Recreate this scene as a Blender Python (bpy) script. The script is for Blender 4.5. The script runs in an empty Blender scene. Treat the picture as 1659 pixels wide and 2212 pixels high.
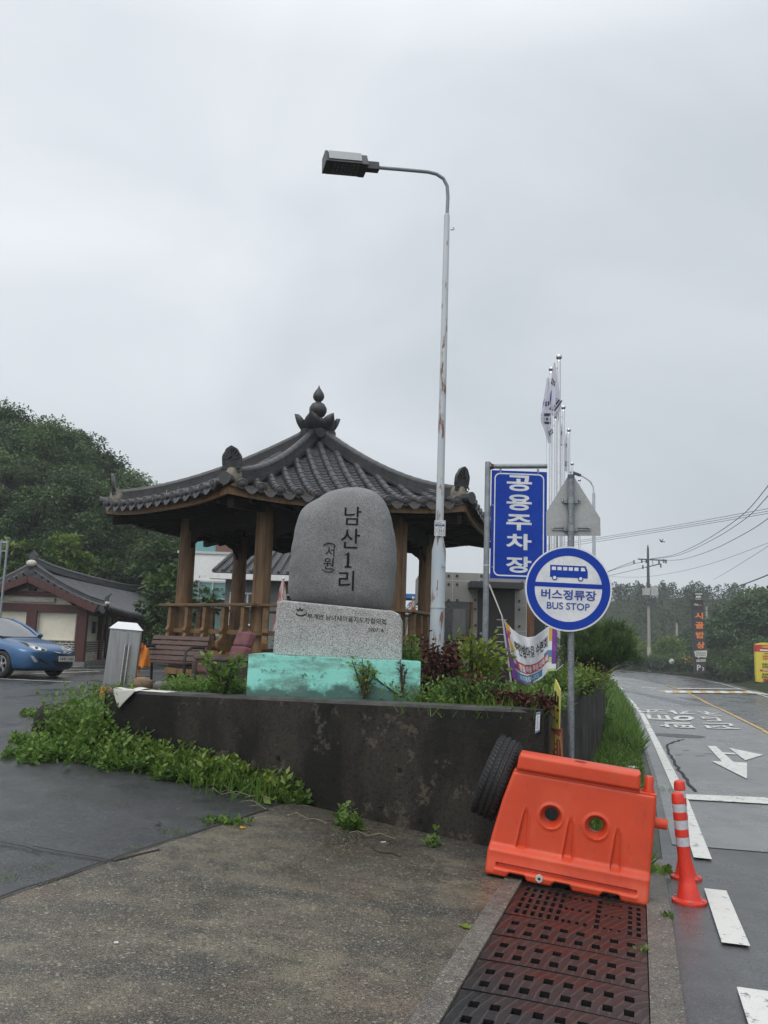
import bpy, bmesh, math, random
import numpy as np
from mathutils import Vector, Matrix
random.seed(7); rng = np.random.default_rng(11)
SC = bpy.context.scene; COL = SC.collection
R = math.radians; PI = math.pi
# ---------------------------------------------------------------- survey of the place
EYE = Vector((0, 0, 1.55)); FOC = 1810.0; PITCH = R(8.5); ROLL = R(1.95)
_F = Vector((0, math.cos(PITCH), math.sin(PITCH))); _U = Vector((0, -math.sin(PITCH), math.cos(PITCH))); _R = Vector((1, 0, 0))
CR = _R*math.cos(ROLL) + _U*math.sin(ROLL); CU = _U*math.cos(ROLL) - _R*math.sin(ROLL)
def ray(x, y): return _F + CR*((x-829.5)/FOC) - CU*((y-1106)/FOC)
def atY(x, y, Y):
    d = ray(x, y); return EYE + d*(Y/d.y)
def atZ(x, y, z):
    d = ray(x, y); return EYE + d*((z-EYE.z)/d.z)
def onplane(px, py, p0, ang):
    """(along, z) of a sight line on the upright plane through p0 whose horizontal direction has the angle ang"""
    d = ray(px, py); n = Vector((-math.sin(ang), math.cos(ang), 0)); q = Vector((p0[0], p0[1], EYE.z)) - EYE
    P = EYE + d*(q.dot(n)/d.dot(n)); return ((P.x-p0[0])*math.cos(ang) + (P.y-p0[1])*math.sin(ang), P.z)
AZ = R(17.0); SU = (math.sin(AZ), math.cos(AZ)); NU = (math.cos(AZ), -math.sin(AZ))
KN = [(-30, 1.2), (-3, .13), (0, 0), (8, -.38), (24, -.82), (46, -1.23), (80, -1.35), (600, -1.4)]
def st(x, y): return (x*SU[0]+y*SU[1], x*NU[0]+y*NU[1])
def xy(s, t): return (s*SU[0]+t*NU[0], s*SU[1]+t*NU[1])
def _lerp(s, kn=KN):
    if s <= kn[0][0]: return kn[0][1]
    for (a, za), (b, zb) in zip(kn, kn[1:]):
        if s <= b: return za+(zb-za)*(s-a)/(b-a)
    return kn[-1][1]
def prof(s):
    w = 1.0 if s < 10 else 3.0
    return sum(_lerp(s+w*k/4) for k in range(-4, 5))/9
def sstep(a, b, x):
    t = min(1, max(0, (x-a)/(b-a))); return t*t*(3-2*t)
def hill(x, y):
    z = 0
    # wooded slope on the far left behind the tiled house
    z += 11*sstep(0, 34, (y-38)*.75+(-x-16)*.45)*sstep(2, -22, x+.12*(y-40))
    # pine hill on the far side of the road
    d = st(x, y)
    z += 12*sstep(120, 205, y*1.0+.1*x)*sstep(-40, 60, x)
    z += 4*sstep(130, 230, y)*sstep(60, -20, x)
    z += 2.2*sstep(9, 16, d[1]+1.5*max(0, d[0]-75)*.1)*sstep(30, 70, d[0])
    return z
def lot(x, y): return .02+.23*min(1, max(0, (y-3)/8))
def g(x, y):
    s, t = st(x, y); zr = prof(s)
    w = min(1, max(0, (.03-t)/5.5)); w = w*w*(3-2*w)*.25+w*.75
    fade = 1-sstep(45, 75, y)
    return zr*(1-w*fade) + lot(x, y)*w*fade + hill(x, y)
def unp(px, py):
    d = ray(px, py); k = 1.0; lo = .5
    while k < 500:
        P = EYE+d*k
        if P.z < g(P.x, P.y): break
        lo = k; k *= 1.02
    hi = k
    for _ in range(40):
        m = (lo+hi)/2; P = EYE+d*m
        if P.z < g(P.x, P.y): hi = m
        else: lo = m
    return P
# ---------------------------------------------------------------- materials
class NT:
    def __init__(s, name):
        s.m = bpy.data.materials.new(name); s.m.use_nodes = True
        s.t = s.m.node_tree; s.t.nodes.clear()
        s.out = s.t.nodes.new('ShaderNodeOutputMaterial')
        s.bsdf = s.t.nodes.new('ShaderNodeBsdfPrincipled'); s.link(s.bsdf.outputs[0], s.out.inputs[0])
        s._tc = None
    def link(s, a, b): s.t.links.new(a, b)
    def n(s, kind, **kw):
        nd = s.t.nodes.new('ShaderNode'+kind)
        for k, v in kw.items():
            if hasattr(nd, k) and not k[0].isupper(): setattr(nd, k, v)
        return nd
    def val(s, sock, v):
        if isinstance(v, bpy.types.NodeSocket): s.link(v, sock)
        elif isinstance(v, (tuple, list)): sock.default_value = (*v, 1) if len(v) == 3 and sock.type == 'RGBA' else v
        else: sock.default_value = v
    def obj(s):
        if s._tc is None: s._tc = s.n('TexCoord')
        return s._tc.outputs['Object']
    def mapped(s, sc=(1, 1, 1), rot=(0, 0, 0), loc=(0, 0, 0)):
        m = s.n('Mapping'); s.link(s.obj(), m.inputs[0]); m.inputs['Scale'].default_value = sc; m.inputs['Rotation'].default_value = rot; m.inputs['Location'].default_value = loc
        return m.outputs[0]
    def noise(s, scale, detail=6, rough=.55, vec=None, dist=0):
        nd = s.n('TexNoise'); nd.inputs['Scale'].default_value = scale; nd.inputs['Detail'].default_value = detail
        nd.inputs['Roughness'].default_value = rough; nd.inputs['Distortion'].default_value = dist
        s.link(vec if vec is not None else s.obj(), nd.inputs['Vector']); return nd.outputs['Fac']
    def voro(s, scale, vec=None, feature='F1', out='Distance'):
        nd = s.n('TexVoronoi'); nd.feature = feature; nd.inputs['Scale'].default_value = scale
        s.link(vec if vec is not None else s.obj(), nd.inputs['Vector']); return nd.outputs[out]
    def ramp(s, fac, stops):
        nd = s.n('ValToRGB'); s.link(fac, nd.inputs[0]); e = nd.color_ramp.elements
        while len(e) < len(stops): e.new(.5)
        for q, (p, c) in zip(e, stops):
            q.position = p; q.color = (c, c, c, 1) if not isinstance(c, (tuple, list)) else (*c[:3], 1)
        return nd.outputs[0]
    def mix(s, f, a, b, blend='MIX'):
        nd = s.n('Mix'); nd.data_type = 'RGBA'; nd.blend_type = blend
        s.val(nd.inputs[0], f); s.val(nd.inputs[6], a); s.val(nd.inputs[7], b); return nd.outputs[2]
    def math(s, op, a, b=0.0):
        nd = s.n('Math'); nd.operation = op; s.val(nd.inputs[0], a); s.val(nd.inputs[1], b); return nd.outputs[0]
    def xyz(s, vec=None):
        nd = s.n('SeparateXYZ'); s.link(vec if vec is not None else s.obj(), nd.inputs[0]); return nd.outputs
    def bump(s, h, strength=.3, dist=.01):
        nd = s.n('Bump'); nd.inputs['Strength'].default_value = strength; nd.inputs['Distance'].default_value = dist
        s.link(h, nd.inputs['Height']); s.link(nd.outputs[0], s.bsdf.inputs['Normal'])
    def set(s, color=None, rough=None, metal=None, spec=None, coat=None):
        for k, v in (('Base Color', color), ('Roughness', rough), ('Metallic', metal), ('Specular IOR Level', spec), ('Coat Weight', coat)):
            if v is not None: s.val(s.bsdf.inputs[k], v)
        return s.m
MC = {}
def mat(name, c, rough=.6, metal=0, c2=None, scale=6, lo=.4, hi=.65, bump=0, bscale=40, bdist=.004, spec=.5, coat=0, stretch=(1, 1, 1), speck=None, sscale=200, srange=(.55, .62)):
    """paint, wood, plaster ... : two tones mixed by noise, a finer grain, a bump"""
    if name in MC: return MC[name]
    n = NT(name); vec = n.mapped(stretch); col = c
    if c2 is not None: col = n.mix(n.ramp(n.noise(scale, vec=vec), [(lo, 0), (hi, 1)]), c, c2)
    g1 = n.noise(scale*9, 3, vec=vec)
    col = n.mix(.6, col, n.ramp(g1, [(.25, .72), (.75, 1.0)]), 'MULTIPLY')
    if speck is not None: col = n.mix(n.ramp(n.noise(sscale, 2), [(srange[0], 0), (srange[1], 1)]), col, speck)
    n.set(col, n.math('ADD', n.math('MULTIPLY', n.noise(scale*2, 4, vec=vec), .25), rough-.12), metal, spec, coat)
    if bump: n.bump(n.noise(bscale, 5, vec=vec), bump, bdist)
    MC[name] = n.m; return n.m
# ---------------------------------------------------------------- mesh builder
WP = {}
class MB:
    def __init__(s): s.v = []; s.f = []; s.mi = []; s.cur = 0
    def add(s, vs, fs):
        o = len(s.v); s.v += [tuple(v) for v in vs]; s.f += [tuple(i+o for i in f) for f in fs]; s.mi += [s.cur]*len(fs); return s
    def m(s, i): s.cur = i; return s
    def box(s, c, size, rz=0, M=None):
        hx, hy, hz = size[0]/2, size[1]/2, size[2]/2
        vs = [Vector((x, y, z)) for z in (-hz, hz) for y in (-hy, hy) for x in (-hx, hx)]
        T = Matrix.Translation(c) @ (M.to_4x4() if M is not None else Matrix.Rotation(rz, 4, 'Z'))
        return s.add([T @ v for v in vs], [(0, 2, 3, 1), (4, 5, 7, 6), (0, 1, 5, 4), (2, 6, 7, 3), (0, 4, 6, 2), (1, 3, 7, 5)])
    def beam(s, a, b, w, h, up=(0, 0, 1)):
        a = Vector(a); b = Vector(b); d = b-a; L = d.length; d.normalize(); x = d.cross(Vector(up))
        if x.length < 1e-4: x = Vector((1, 0, 0))
        x.normalize(); u = x.cross(d); M = Matrix((x, d, u)).transposed()
        return s.box((a+b)/2, (w, L, h), M=M)
    def tube(s, path, r, n=10, caps=True):
        path = [Vector(p) for p in path]; k = len(path); rs = r if isinstance(r, (list, tuple)) else [r]*k
        vs = []; prev = None
        for i, p in enumerate(path):
            t = (path[min(i+1, k-1)]-path[max(i-1, 0)]).normalized()
            if prev is None:
                prev = t.cross(Vector((0, 0, 1)))
                if prev.length < .01: prev = Vector((1, 0, 0))
            x = (prev - t*prev.dot(t)).normalized(); prev = x; y = t.cross(x)
            for j in range(n):
                a = 2*PI*j/n; vs.append(p + (x*math.cos(a)+y*math.sin(a))*rs[i])
        fs = [(i*n+j, i*n+(j+1) % n, (i+1)*n+(j+1) % n, (i+1)*n+j) for i in range(k-1) for j in range(n)]
        if caps: fs += [tuple(range(n-1, -1, -1)), tuple((k-1)*n+j for j in range(n))]
        return s.add(vs, fs)
    def cyl(s, a, b, r, n=14): return s.tube([a, b], r, n)
    def lathe(s, prof_, c=(0, 0, 0), n=24, M=None, caps=True):
        vs = []; c = Vector(c)
        for r_, z in prof_:
            for j in range(n):
                v = Vector((r_*math.cos(2*PI*j/n), r_*math.sin(2*PI*j/n), z)); vs.append(c + (M @ v if M is not None else v))
        k = len(prof_); fs = [(i*n+j, i*n+(j+1) % n, (i+1)*n+(j+1) % n, (i+1)*n+j) for i in range(k-1) for j in range(n)]
        if caps: fs += [tuple(range(n-1, -1, -1)), tuple((k-1)*n+j for j in range(n))]
        return s.add(vs, fs)
    def sphere(s, c, r, n=14, sc=(1, 1, 1)):
        pr = [(max(.001, math.sin(PI*i/(n//2))), -math.cos(PI*i/(n//2))) for i in range(n//2+1)]
        return s.lathe(pr, c, n, Matrix.Diagonal((r*sc[0], r*sc[1], r*sc[2])))
    def grid(s, fn, nu, nv, flip=False):
        vs = [fn(i/nu, j/nv) for j in range(nv+1) for i in range(nu+1)]; w = nu+1
        fs = [(j*w+i, j*w+i+1, (j+1)*w+i+1, (j+1)*w+i) for j in range(nv) for i in range(nu)]
        if flip: fs = [f[::-1] for f in fs]
        return s.add(vs, fs)
    def prism(s, pts, fn, d0, d1):
        """outline pts (u, v) between depths d0 and d1, placed by fn(u, v, d)"""
        n = len(pts); vs = [fn(u, v, d0) for u, v in pts]+[fn(u, v, d1) for u, v in pts]
        fs = [tuple(range(n)), tuple(range(2*n-1, n-1, -1))]+[(i, i+n, (i+1) % n+n, (i+1) % n) for i in range(n)]
        return s.add(vs, fs)
    def poly(s, pts): return s.add(pts, [tuple(range(len(pts)))])
    def text(s, tx, fn, h=None, w=None, bold=0.0, u=0, v=0, d0=0, d1=None, rot=0, sub=0, stretch=False):
        """lettering: glyph outlines filled, centred on (u, v), height h, laid by fn(u, v, d)"""
        vs, fs, (bw, bh) = glyphs(tx, bold)
        k = h/bh if h else w/bw
        if w and h and (bw*k > w or stretch): kx = w/bw
        else: kx = k
        ca, sa = math.cos(rot), math.sin(rot)
        P = [((x*kx)*ca-(y*k)*sa+u, (x*kx)*sa+(y*k)*ca+v) for x, y in vs]
        if sub: P, fs = finer(P, fs, sub)
        s.add([fn(a, b, d0) for a, b in P], fs)
        return s
    def build(s, name, mats, parent=None, loc=None, smooth=None, bevel=0, local=False, seg=2):
        me = bpy.data.meshes.new(name)
        o = bpy.data.objects.new(name, me); COL.objects.link(o)
        off = Vector((0, 0, 0))
        if parent is not None:
            o.parent = parent; off = WP[parent.name]; WP[o.name] = off
        else:
            if loc is not None: o.location = loc; off = Vector(loc)
            WP[o.name] = off
        if local: off = Vector((0, 0, 0))
        me.from_pydata([(v[0]-off.x, v[1]-off.y, v[2]-off.z) for v in s.v], [], s.f)
        for m_ in (mats if isinstance(mats, (list, tuple)) else [mats]): me.materials.append(m_)
        me.polygons.foreach_set('material_index', s.mi)
        if smooth is not None:
            me.polygons.foreach_set('use_smooth', [True]*len(me.polygons)); me.set_sharp_from_angle(angle=R(smooth))
        me.update()
        if bevel:
            b = o.modifiers.new('edge', 'BEVEL'); b.width = bevel; b.segments = seg; b.limit_method = 'ANGLE'; b.angle_limit = R(40)
        return o
def finer(P, fs, L):
    P = list(P); out = []; todo = []
    for f in fs: todo += [(f[0], f[i], f[i+1]) for i in range(1, len(f)-1)]
    mid = {}
    def md(a, b):
        k = (min(a, b), max(a, b))
        if k not in mid: mid[k] = len(P); P.append(((P[a][0]+P[b][0])/2, (P[a][1]+P[b][1])/2))
        return mid[k]
    ln_ = lambda a, b: math.hypot(P[a][0]-P[b][0], P[a][1]-P[b][1])
    while todo:
        a, b, c = todo.pop(); e = [(ln_(a, b), 0), (ln_(b, c), 1), (ln_(c, a), 2)]; m_, i = max(e)
        if m_ < L: out.append((a, b, c)); continue
        if i == 1: a, b, c = b, c, a
        elif i == 2: a, b, c = c, a, b
        q = md(a, b); todo += [(a, q, c), (q, b, c)]
    return P, out
_G = {}
def glyphs(tx, bold=0.0):
    key = (tx, bold)
    if key in _G: return _G[key]
    c = bpy.data.curves.new('lettering', 'FONT'); c.body = tx; c.offset = bold; c.size = 1; c.resolution_u = 5; c.align_x = 'CENTER'; c.fill_mode = 'FRONT'
    c.space_line = .95
    o = bpy.data.objects.new('lettering', c); COL.objects.link(o); bpy.context.view_layer.update()
    me = bpy.data.meshes.new_from_object(o.evaluated_get(bpy.context.evaluated_depsgraph_get()))
    vs = [(v.co.x, v.co.y) for v in me.vertices]; fs = [tuple(p.vertices) for p in me.polygons]
    bpy.data.objects.remove(o); bpy.data.curves.remove(c); bpy.data.meshes.remove(me)
    x0 = min(v[0] for v in vs); x1 = max(v[0] for v in vs); y0 = min(v[1] for v in vs); y1 = max(v[1] for v in vs)
    vs = [(x-(x0+x1)/2, y-(y0+y1)/2) for x, y in vs]
    _G[key] = (vs, fs, (x1-x0, y1-y0)); return _G[key]
def tag(o, label, cat, group=None):
    o['label'] = label; o['category'] = cat
    if group: o['group'] = group
    return o
def thing(name, label, cat, loc, rz=0, group=None):
    o = bpy.data.objects.new(name, None); COL.objects.link(o); o.location = loc; o.rotation_euler = (0, 0, rz); o.empty_display_size = .2
    WP[o.name] = Vector(loc); return tag(o, label, cat, group)
def structure(o): o['kind'] = 'structure'; return o
def stuff(o, label, cat): o['kind'] = 'stuff'; return tag(o, label, cat)
def kids(o): return [c for c in bpy.data.objects if c.parent == o]
def dup(o, loc, rz=None, label=None, scale=None, parent=None):
    c = o.copy(); COL.objects.link(c)
    if parent is None:
        c.location = loc
        if rz is not None: c.rotation_euler = (0, 0, rz)
        if scale is not None: c.scale = scale if isinstance(scale, (tuple, list)) else (scale,)*3
        if label: c['label'] = label
    else: c.parent = parent
    for ch in kids(o): dup(ch, None, parent=c)
    return c
def plane(p0, ang, z0=0.0, out=1):
    """(u, v, d): u along ang, v up from z0, d out of the face towards the viewer's side"""
    ca, sa = math.cos(ang), math.sin(ang)
    return lambda u, v, d: Vector((p0[0]+u*ca+d*sa*out, p0[1]+u*sa-d*ca*out, z0+v))
def rrect(w, h, r, n=5):
    p = []
    for cx, cy, a0 in ((w/2-r, h/2-r, 0), (-w/2+r, h/2-r, 90), (-w/2+r, -h/2+r, 180), (w/2-r, -h/2+r, 270)):
        p += [(cx+r*math.cos(R(a0+90*i/n)), cy+r*math.sin(R(a0+90*i/n))) for i in range(n+1)]
    return p
def ring(fn, outer, inner, d, mb):
    n = len(outer); vs = [fn(u, v, d) for u, v in outer]+[fn(u, v, d) for u, v in inner]
    return mb.add(vs, [(i, (i+1) % n, (i+1) % n+n, i+n) for i in range(n)])
def circ(r, n=48, cx=0, cy=0, a0=0, a1=360): return [(cx+r*math.cos(R(a0+(a1-a0)*i/n)), cy+r*math.sin(R(a0+(a1-a0)*i/n))) for i in range(n if a1-a0 == 360 else n+1)]
# ---------------------------------------------------------------- sheets laid on the ground
def _lines():
    a = [i*.5 for i in range(-24, 25)]+[14+2*i for i in range(0, 14)]+[-14-2*i for i in range(0, 14)]
    a += [50+10*i for i in range(0, 41)]+[-50-10*i for i in range(0, 41)]
    return sorted(set(a))
GL = _lines()
def drape(name, poly, dz, m, zf=None, step=1):
    bm = bmesh.new(); vs = [bm.verts.new((x, y, 0)) for x, y in poly]; bm.faces.new(vs)
    xs = [p[0] for p in poly]; ys = [p[1] for p in poly]
    for ax, lo, hi in ((0, min(xs), max(xs)), (1, min(ys), max(ys))):
        for c in GL[::step]:
            if lo+1e-4 < c < hi-1e-4:
                bmesh.ops.bisect_plane(bm, geom=bm.verts[:]+bm.edges[:]+bm.faces[:], dist=1e-5, plane_co=(c, 0, 0) if ax == 0 else (0, c, 0), plane_no=(1, 0, 0) if ax == 0 else (0, 1, 0))
    bmesh.ops.triangulate(bm, faces=[f for f in bm.faces if len(f.verts) > 4])
    zf = zf or g
    for v in bm.verts: v.co.z = zf(v.co.x, v.co.y)+dz
    bmesh.ops.recalc_face_normals(bm, faces=bm.faces[:])
    if bm.faces and sum(f.normal.z for f in bm.faces) < 0: bmesh.ops.reverse_faces(bm, faces=bm.faces[:])
    me = bpy.data.meshes.new(name); bm.to_mesh(me); bm.free(); me.materials.append(m)
    o = bpy.data.objects.new(name, me); COL.objects.link(o); WP[o.name] = Vector((0, 0, 0)); return structure(o)
def drape_mb(mb, poly, dz):
    mb.add([(x, y, g(x, y)+dz) for x, y in poly], [tuple(range(len(poly)))])
# ---------------------------------------------------------------- leaves
LEAF = {
 'oval': (np.array([[0, 0, 0], [.32, .45, .06], [0, 1, 0], [-.32, .45, .06]]), [(0, 1, 2), (0, 2, 3)]),
 'lobed': (np.array([[0, 0, 0], [.18, .22, .03], [.5, .38, .08], [.25, .5, .03], [.36, .8, .06], [0, 1.05, -.05], [-.36, .8, .06], [-.25, .5, .03], [-.5, .38, .08], [-.18, .22, .03], [0, .45, 0]]),
           [(0, 1, 10), (1, 2, 3), (1, 3, 10), (3, 4, 5), (3, 5, 10), (5, 7, 10), (5, 6, 7), (7, 9, 10), (7, 8, 9), (9, 0, 10)]),
 'blade': (np.array([[-.03, 0, 0], [.03, 0, 0], [.025, .5, .05], [-.025, .5, .05], [0, 1, .22]]), [(0, 1, 2, 3), (3, 2, 4)]),
 'needle': (np.array([[-.09, 0, 0], [.09, 0, 0], [.03, 1, 0], [-.03, 1, 0]]), [(0, 1, 2, 3)]),
 'pinnate': (np.array([[0, 0, 0], [.3, .15, .02], [.34, .3, -.02], [.03, .28, .03], [.3, .45, 0], [.3, .6, -.05], [.03, .56, .03], [.22, .75, -.03], [0, 1, -.12], [-.22, .75, -.03], [-.03, .56, .03], [-.3, .6, -.05], [-.3, .45, 0], [-.03, .28, .03], [-.34, .3, -.02], [-.3, .15, .02]]),
             [(0, 1, 2, 3), (3, 4, 5, 6), (6, 7, 8), (8, 9, 10), (10, 11, 12, 13), (13, 14, 15, 0), (0, 3, 13), (3, 6, 10, 13), (6, 8, 10)]),
}
def leaves(name, pos, up, size, kind, m, parent=None, loc=None, tone=None, droop=.0, spread=.7, wide=1.0):
    """pos (N,3) roots, up (N,3) growth direction of each leaf, size (N,) length"""
    pos = np.asarray(pos, float); N = len(pos); up = np.asarray(up, float)+rng.normal(0, spread, (N, 3)); up[:, 2] -= droop
    up /= np.linalg.norm(up, axis=1)[:, None]+1e-9
    nrm = rng.normal(0, .6, (N, 3))+np.array([0, 0, 1.0]); nrm -= up*(nrm*up).sum(1)[:, None]; nrm /= np.linalg.norm(nrm, axis=1)[:, None]+1e-9
    sd = np.cross(up, nrm); T, F = LEAF[kind]; k = len(T); size = np.asarray(size, float)*np.ones(N)
    V = pos[:, None, :]+size[:, None, None]*(T[None, :, 0, None]*wide*sd[:, None, :]+T[None, :, 1, None]*up[:, None, :]+T[None, :, 2, None]*nrm[:, None, :])
    off = np.zeros(3)
    if parent is not None: off = np.array(WP[parent.name])
    elif loc is not None: off = np.array(loc)
    V = (V-off).reshape(-1, 3)
    me = bpy.data.meshes.new(name); nf = len(F)
    lens = np.array([len(f) for f in F]); tot = int(lens.sum())
    loops = (np.concatenate([np.array(f) for f in F])[None, :]+(np.arange(N)*k)[:, None]).reshape(-1)
    me.vertices.add(len(V)); me.vertices.foreach_set('co', V.reshape(-1))
    me.loops.add(len(loops)); me.loops.foreach_set('vertex_index', loops.astype(np.int32))
    me.polygons.add(N*nf); starts = np.concatenate([[0], np.cumsum(np.tile(lens, N))[:-1]])
    me.polygons.foreach_set('loop_start', starts.astype(np.int32))
    me.update(calc_edges=True); me.validate()
    at = me.attributes.new('tone', 'FLOAT', 'POINT'); tn = rng.random(N) if tone is None else np.asarray(tone)
    at.data.foreach_set('value', np.repeat(tn, k).astype(np.float32)[:len(me.vertices)])
    me.materials.append(m)
    o = bpy.data.objects.new(name, me); COL.objects.link(o)
    if parent is not None: o.parent = parent; WP[o.name] = WP[parent.name]
    else:
        if loc is not None: o.location = loc
        WP[o.name] = Vector(off)
    return o
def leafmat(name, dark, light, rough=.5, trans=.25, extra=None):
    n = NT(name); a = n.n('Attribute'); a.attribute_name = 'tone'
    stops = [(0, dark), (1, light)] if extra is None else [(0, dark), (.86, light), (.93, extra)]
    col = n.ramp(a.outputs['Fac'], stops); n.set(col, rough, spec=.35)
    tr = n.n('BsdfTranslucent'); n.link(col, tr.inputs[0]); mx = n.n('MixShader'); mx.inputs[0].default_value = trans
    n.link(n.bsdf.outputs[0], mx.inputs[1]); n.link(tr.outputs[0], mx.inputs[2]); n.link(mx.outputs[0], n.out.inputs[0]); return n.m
HAZE = .0009; SKY0 = .86; EXPO = 0.3
# ================================================================ ground, road, lot, drain
def wet_ground(name, tones, agg, rough, wet, patches, bump, scale=1.0, stain=None, aggsc=180, damp=False):
    n = NT(name); big = n.noise(.55*scale, 7, .6); mid = n.noise(3.1*scale, 6, .6)
    col = n.mix(n.ramp(big, [(.4, 0), (.6, 1)]), tones[0], tones[1])
    col = n.mix(n.ramp(mid, [(.44, 0), (.66, .85)]), col, tones[2])
    if stain is not None:
        col = n.mix(n.ramp(n.noise(.8, 5, vec=n.mapped((1, 1, 1), loc=(3.3, 1.7, 0))), [(.52, 0), (.72, .55)]), col, stain)
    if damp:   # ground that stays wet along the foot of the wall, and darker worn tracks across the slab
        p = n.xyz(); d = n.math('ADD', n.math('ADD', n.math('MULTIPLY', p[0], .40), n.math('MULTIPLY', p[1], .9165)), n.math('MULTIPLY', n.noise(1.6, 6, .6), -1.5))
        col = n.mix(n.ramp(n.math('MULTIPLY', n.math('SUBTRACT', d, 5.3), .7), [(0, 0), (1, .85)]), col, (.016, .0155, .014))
        tr = n.noise(1.1, 6, .62, vec=n.mapped((.45, 1.5, 1), (0, 0, R(24)), (1.3, .2, 0))); col = n.mix(n.ramp(tr, [(.5, 0), (.62, .8)]), col, (.026, .0255, .024))
    vo = n.n('TexVoronoi'); vo.inputs['Scale'].default_value = aggsc; n.link(n.obj(), vo.inputs['Vector'])
    cs = n.xyz(vo.outputs['Color'])
    col = n.mix(n.ramp(cs[0], [(.66, 0), (.95, .5)]), col, agg[0]); col = n.mix(n.ramp(cs[1], [(.68, 0), (.92, .6)]), col, agg[1])
    vb = n.n('TexVoronoi'); vb.inputs['Scale'].default_value = aggsc*.4; n.link(n.obj(), vb.inputs['Vector']); cb = n.xyz(vb.outputs['Color'])
    col = n.mix(n.ramp(cb[2], [(.95, 0), (.965, .5)]), col, agg[0]); col = n.mix(n.ramp(cb[1], [(.88, 0), (.93, .5)]), col, agg[1])
    n.set(col, n.ramp(n.noise(.9*scale, 6, .6, vec=n.mapped((1, .55, 1))), [(patches[0], wet), (patches[1], rough)]), spec=.5)
    n.bump(n.math('ADD', n.math('MULTIPLY', vo.outputs['Distance'], 1.0), n.noise(60, 4)), bump, .004)
    return n.m
M_ASPH = wet_ground('wet asphalt', ((.024, .026, .0285), (.044, .0465, .05), (.016, .0172, .0188)), ((.12, .12, .12), (.008, .008, .009)), .46, .2, (.4, .58), .3, 1.0, None, 170)
M_ROAD = wet_ground('road asphalt', ((.062, .066, .07), (.08, .083, .087), (.045, .048, .051)), ((.17, .17, .17), (.025, .026, .027)), .42, .17, (.35, .6), .25, 1.0, None, 240)
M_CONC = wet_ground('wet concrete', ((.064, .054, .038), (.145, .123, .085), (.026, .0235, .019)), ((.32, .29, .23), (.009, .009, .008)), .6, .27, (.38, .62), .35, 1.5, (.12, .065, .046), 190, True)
M_CURB = wet_ground('kerb concrete', ((.1, .09, .075), (.13, .12, .1), (.06, .056, .048)), ((.34, .32, .28), (.02, .02, .02)), .6, .35, (.4, .6), .7, 2.0, None, 170)
M_SOIL = mat('soil and moss', (.02, .026, .012), .95, spec=.1, c2=(.032, .042, .015), scale=2.2, bump=.5, bscale=30, bdist=.02)
M_LINE = None
def paint(name, c, wear):
    n = NT(name); w = n.ramp(n.noise(9, 9, .75), [(wear, 0), (wear+.04, 1)]); w2 = n.ramp(n.noise(140, 3), [(.3, .35), (.42, 1)])
    col = n.mix(n.math('MULTIPLY', w, w2), (.09, .092, .093), n.mix(n.noise(5, 5), c, tuple(x*.82 for x in c)))
    n.set(col, n.ramp(n.noise(3, 4), [(.35, .25), (.65, .5)])); n.bump(n.noise(180, 3), .25, .002); return n.m
M_WHITE = paint('white road paint', (.68, .68, .64), .39); M_YEL = paint('yellow road paint', (.6, .39, .1), .4)
def sxy(s, t): return xy(s, t)
drape('ground', [(-440, -120), (440, -120), (440, 440), (-440, 440)], -.05, M_SOIL)
LE = [(-8, .19), (15, .19), (22, .05), (33, -.2), (53, -1.25), (70, -3.2), (85, -7), (98, -13), (108, -22)]
RE = [(-8, 8.6), (45, 8.6), (58, 8.4), (76, 7.5), (90, 5.3), (102, 0), (112, -9), (118, -20)]
drape('road', [xy(*p) for p in LE]+[xy(*p) for p in RE[::-1]], .0, M_ROAD)
M_LANE = wet_ground('pale worn lane', ((.17, .174, .178), (.21, .213, .216), (.13, .134, .138)), ((.24, .24, .24), (.04, .041, .042)), .42, .22, (.35, .6), .2, .6, None, 240)
LN = [(9.3, .3), (15, .25), (22, .1), (33, -.15), (53, -1.2), (70, -3.1), (85, -6.9), (97, -12.6)]; LN2 = [(9.6, 3.5), (29, 3.6), (40, 3.45), (50, 3.15), (57, 2.85), (68, 1.8), (80, -.6), (92, -5)]
drape('worn_lane', [xy(*p) for p in LN]+[xy(*p) for p in LN2[::-1]], .007, M_LANE)
# the car park, left of the concrete apron and behind the terrace
drape('parking_lot', [(-6.6, -3), (-4.35, 0), (-2.11, 5.06), (-1.39, 6.84), (-.80, 8.3), (-2.9, 9.5), (.5, 12), (3, 20), (4.6, 30), (4, 44), (-14, 46), (-40, 44), (-70, 30), (-70, -20), (-12, -20)], .012, M_ASPH)
# concrete apron
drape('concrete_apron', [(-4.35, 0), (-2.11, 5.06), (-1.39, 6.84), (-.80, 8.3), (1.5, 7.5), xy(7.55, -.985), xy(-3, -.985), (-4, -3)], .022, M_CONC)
mk = MB()
def seam(pts, w, dz):
    for (a, b) in zip(pts, pts[1:]):
        d = Vector((b[0]-a[0], b[1]-a[1])); d.normalize(); n_ = Vector((-d.y, d.x))*w/2
        q = [(a[0]-n_.x, a[1]-n_.y), (b[0]-n_.x, b[1]-n_.y), (b[0]+n_.x, b[1]+n_.y), (a[0]+n_.x, a[1]+n_.y)]
        drape_mb(mk, q, dz)
def wob(pts, amp, step=.16):
    out = []
    for (a, b) in zip(pts, pts[1:]):
        L = math.hypot(b[0]-a[0], b[1]-a[1]); k = max(1, int(L/step))
        for i in range(k):
            f = i/k; out.append((a[0]+(b[0]-a[0])*f+random.uniform(-amp, amp), a[1]+(b[1]-a[1])*f+random.uniform(-amp, amp)))
    return out+[pts[-1]]
seam(wob([(-4.35, 0), (-2.11, 5.06), (-1.39, 6.84), (-.95, 7.85)], .012), .022, .031)
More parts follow.
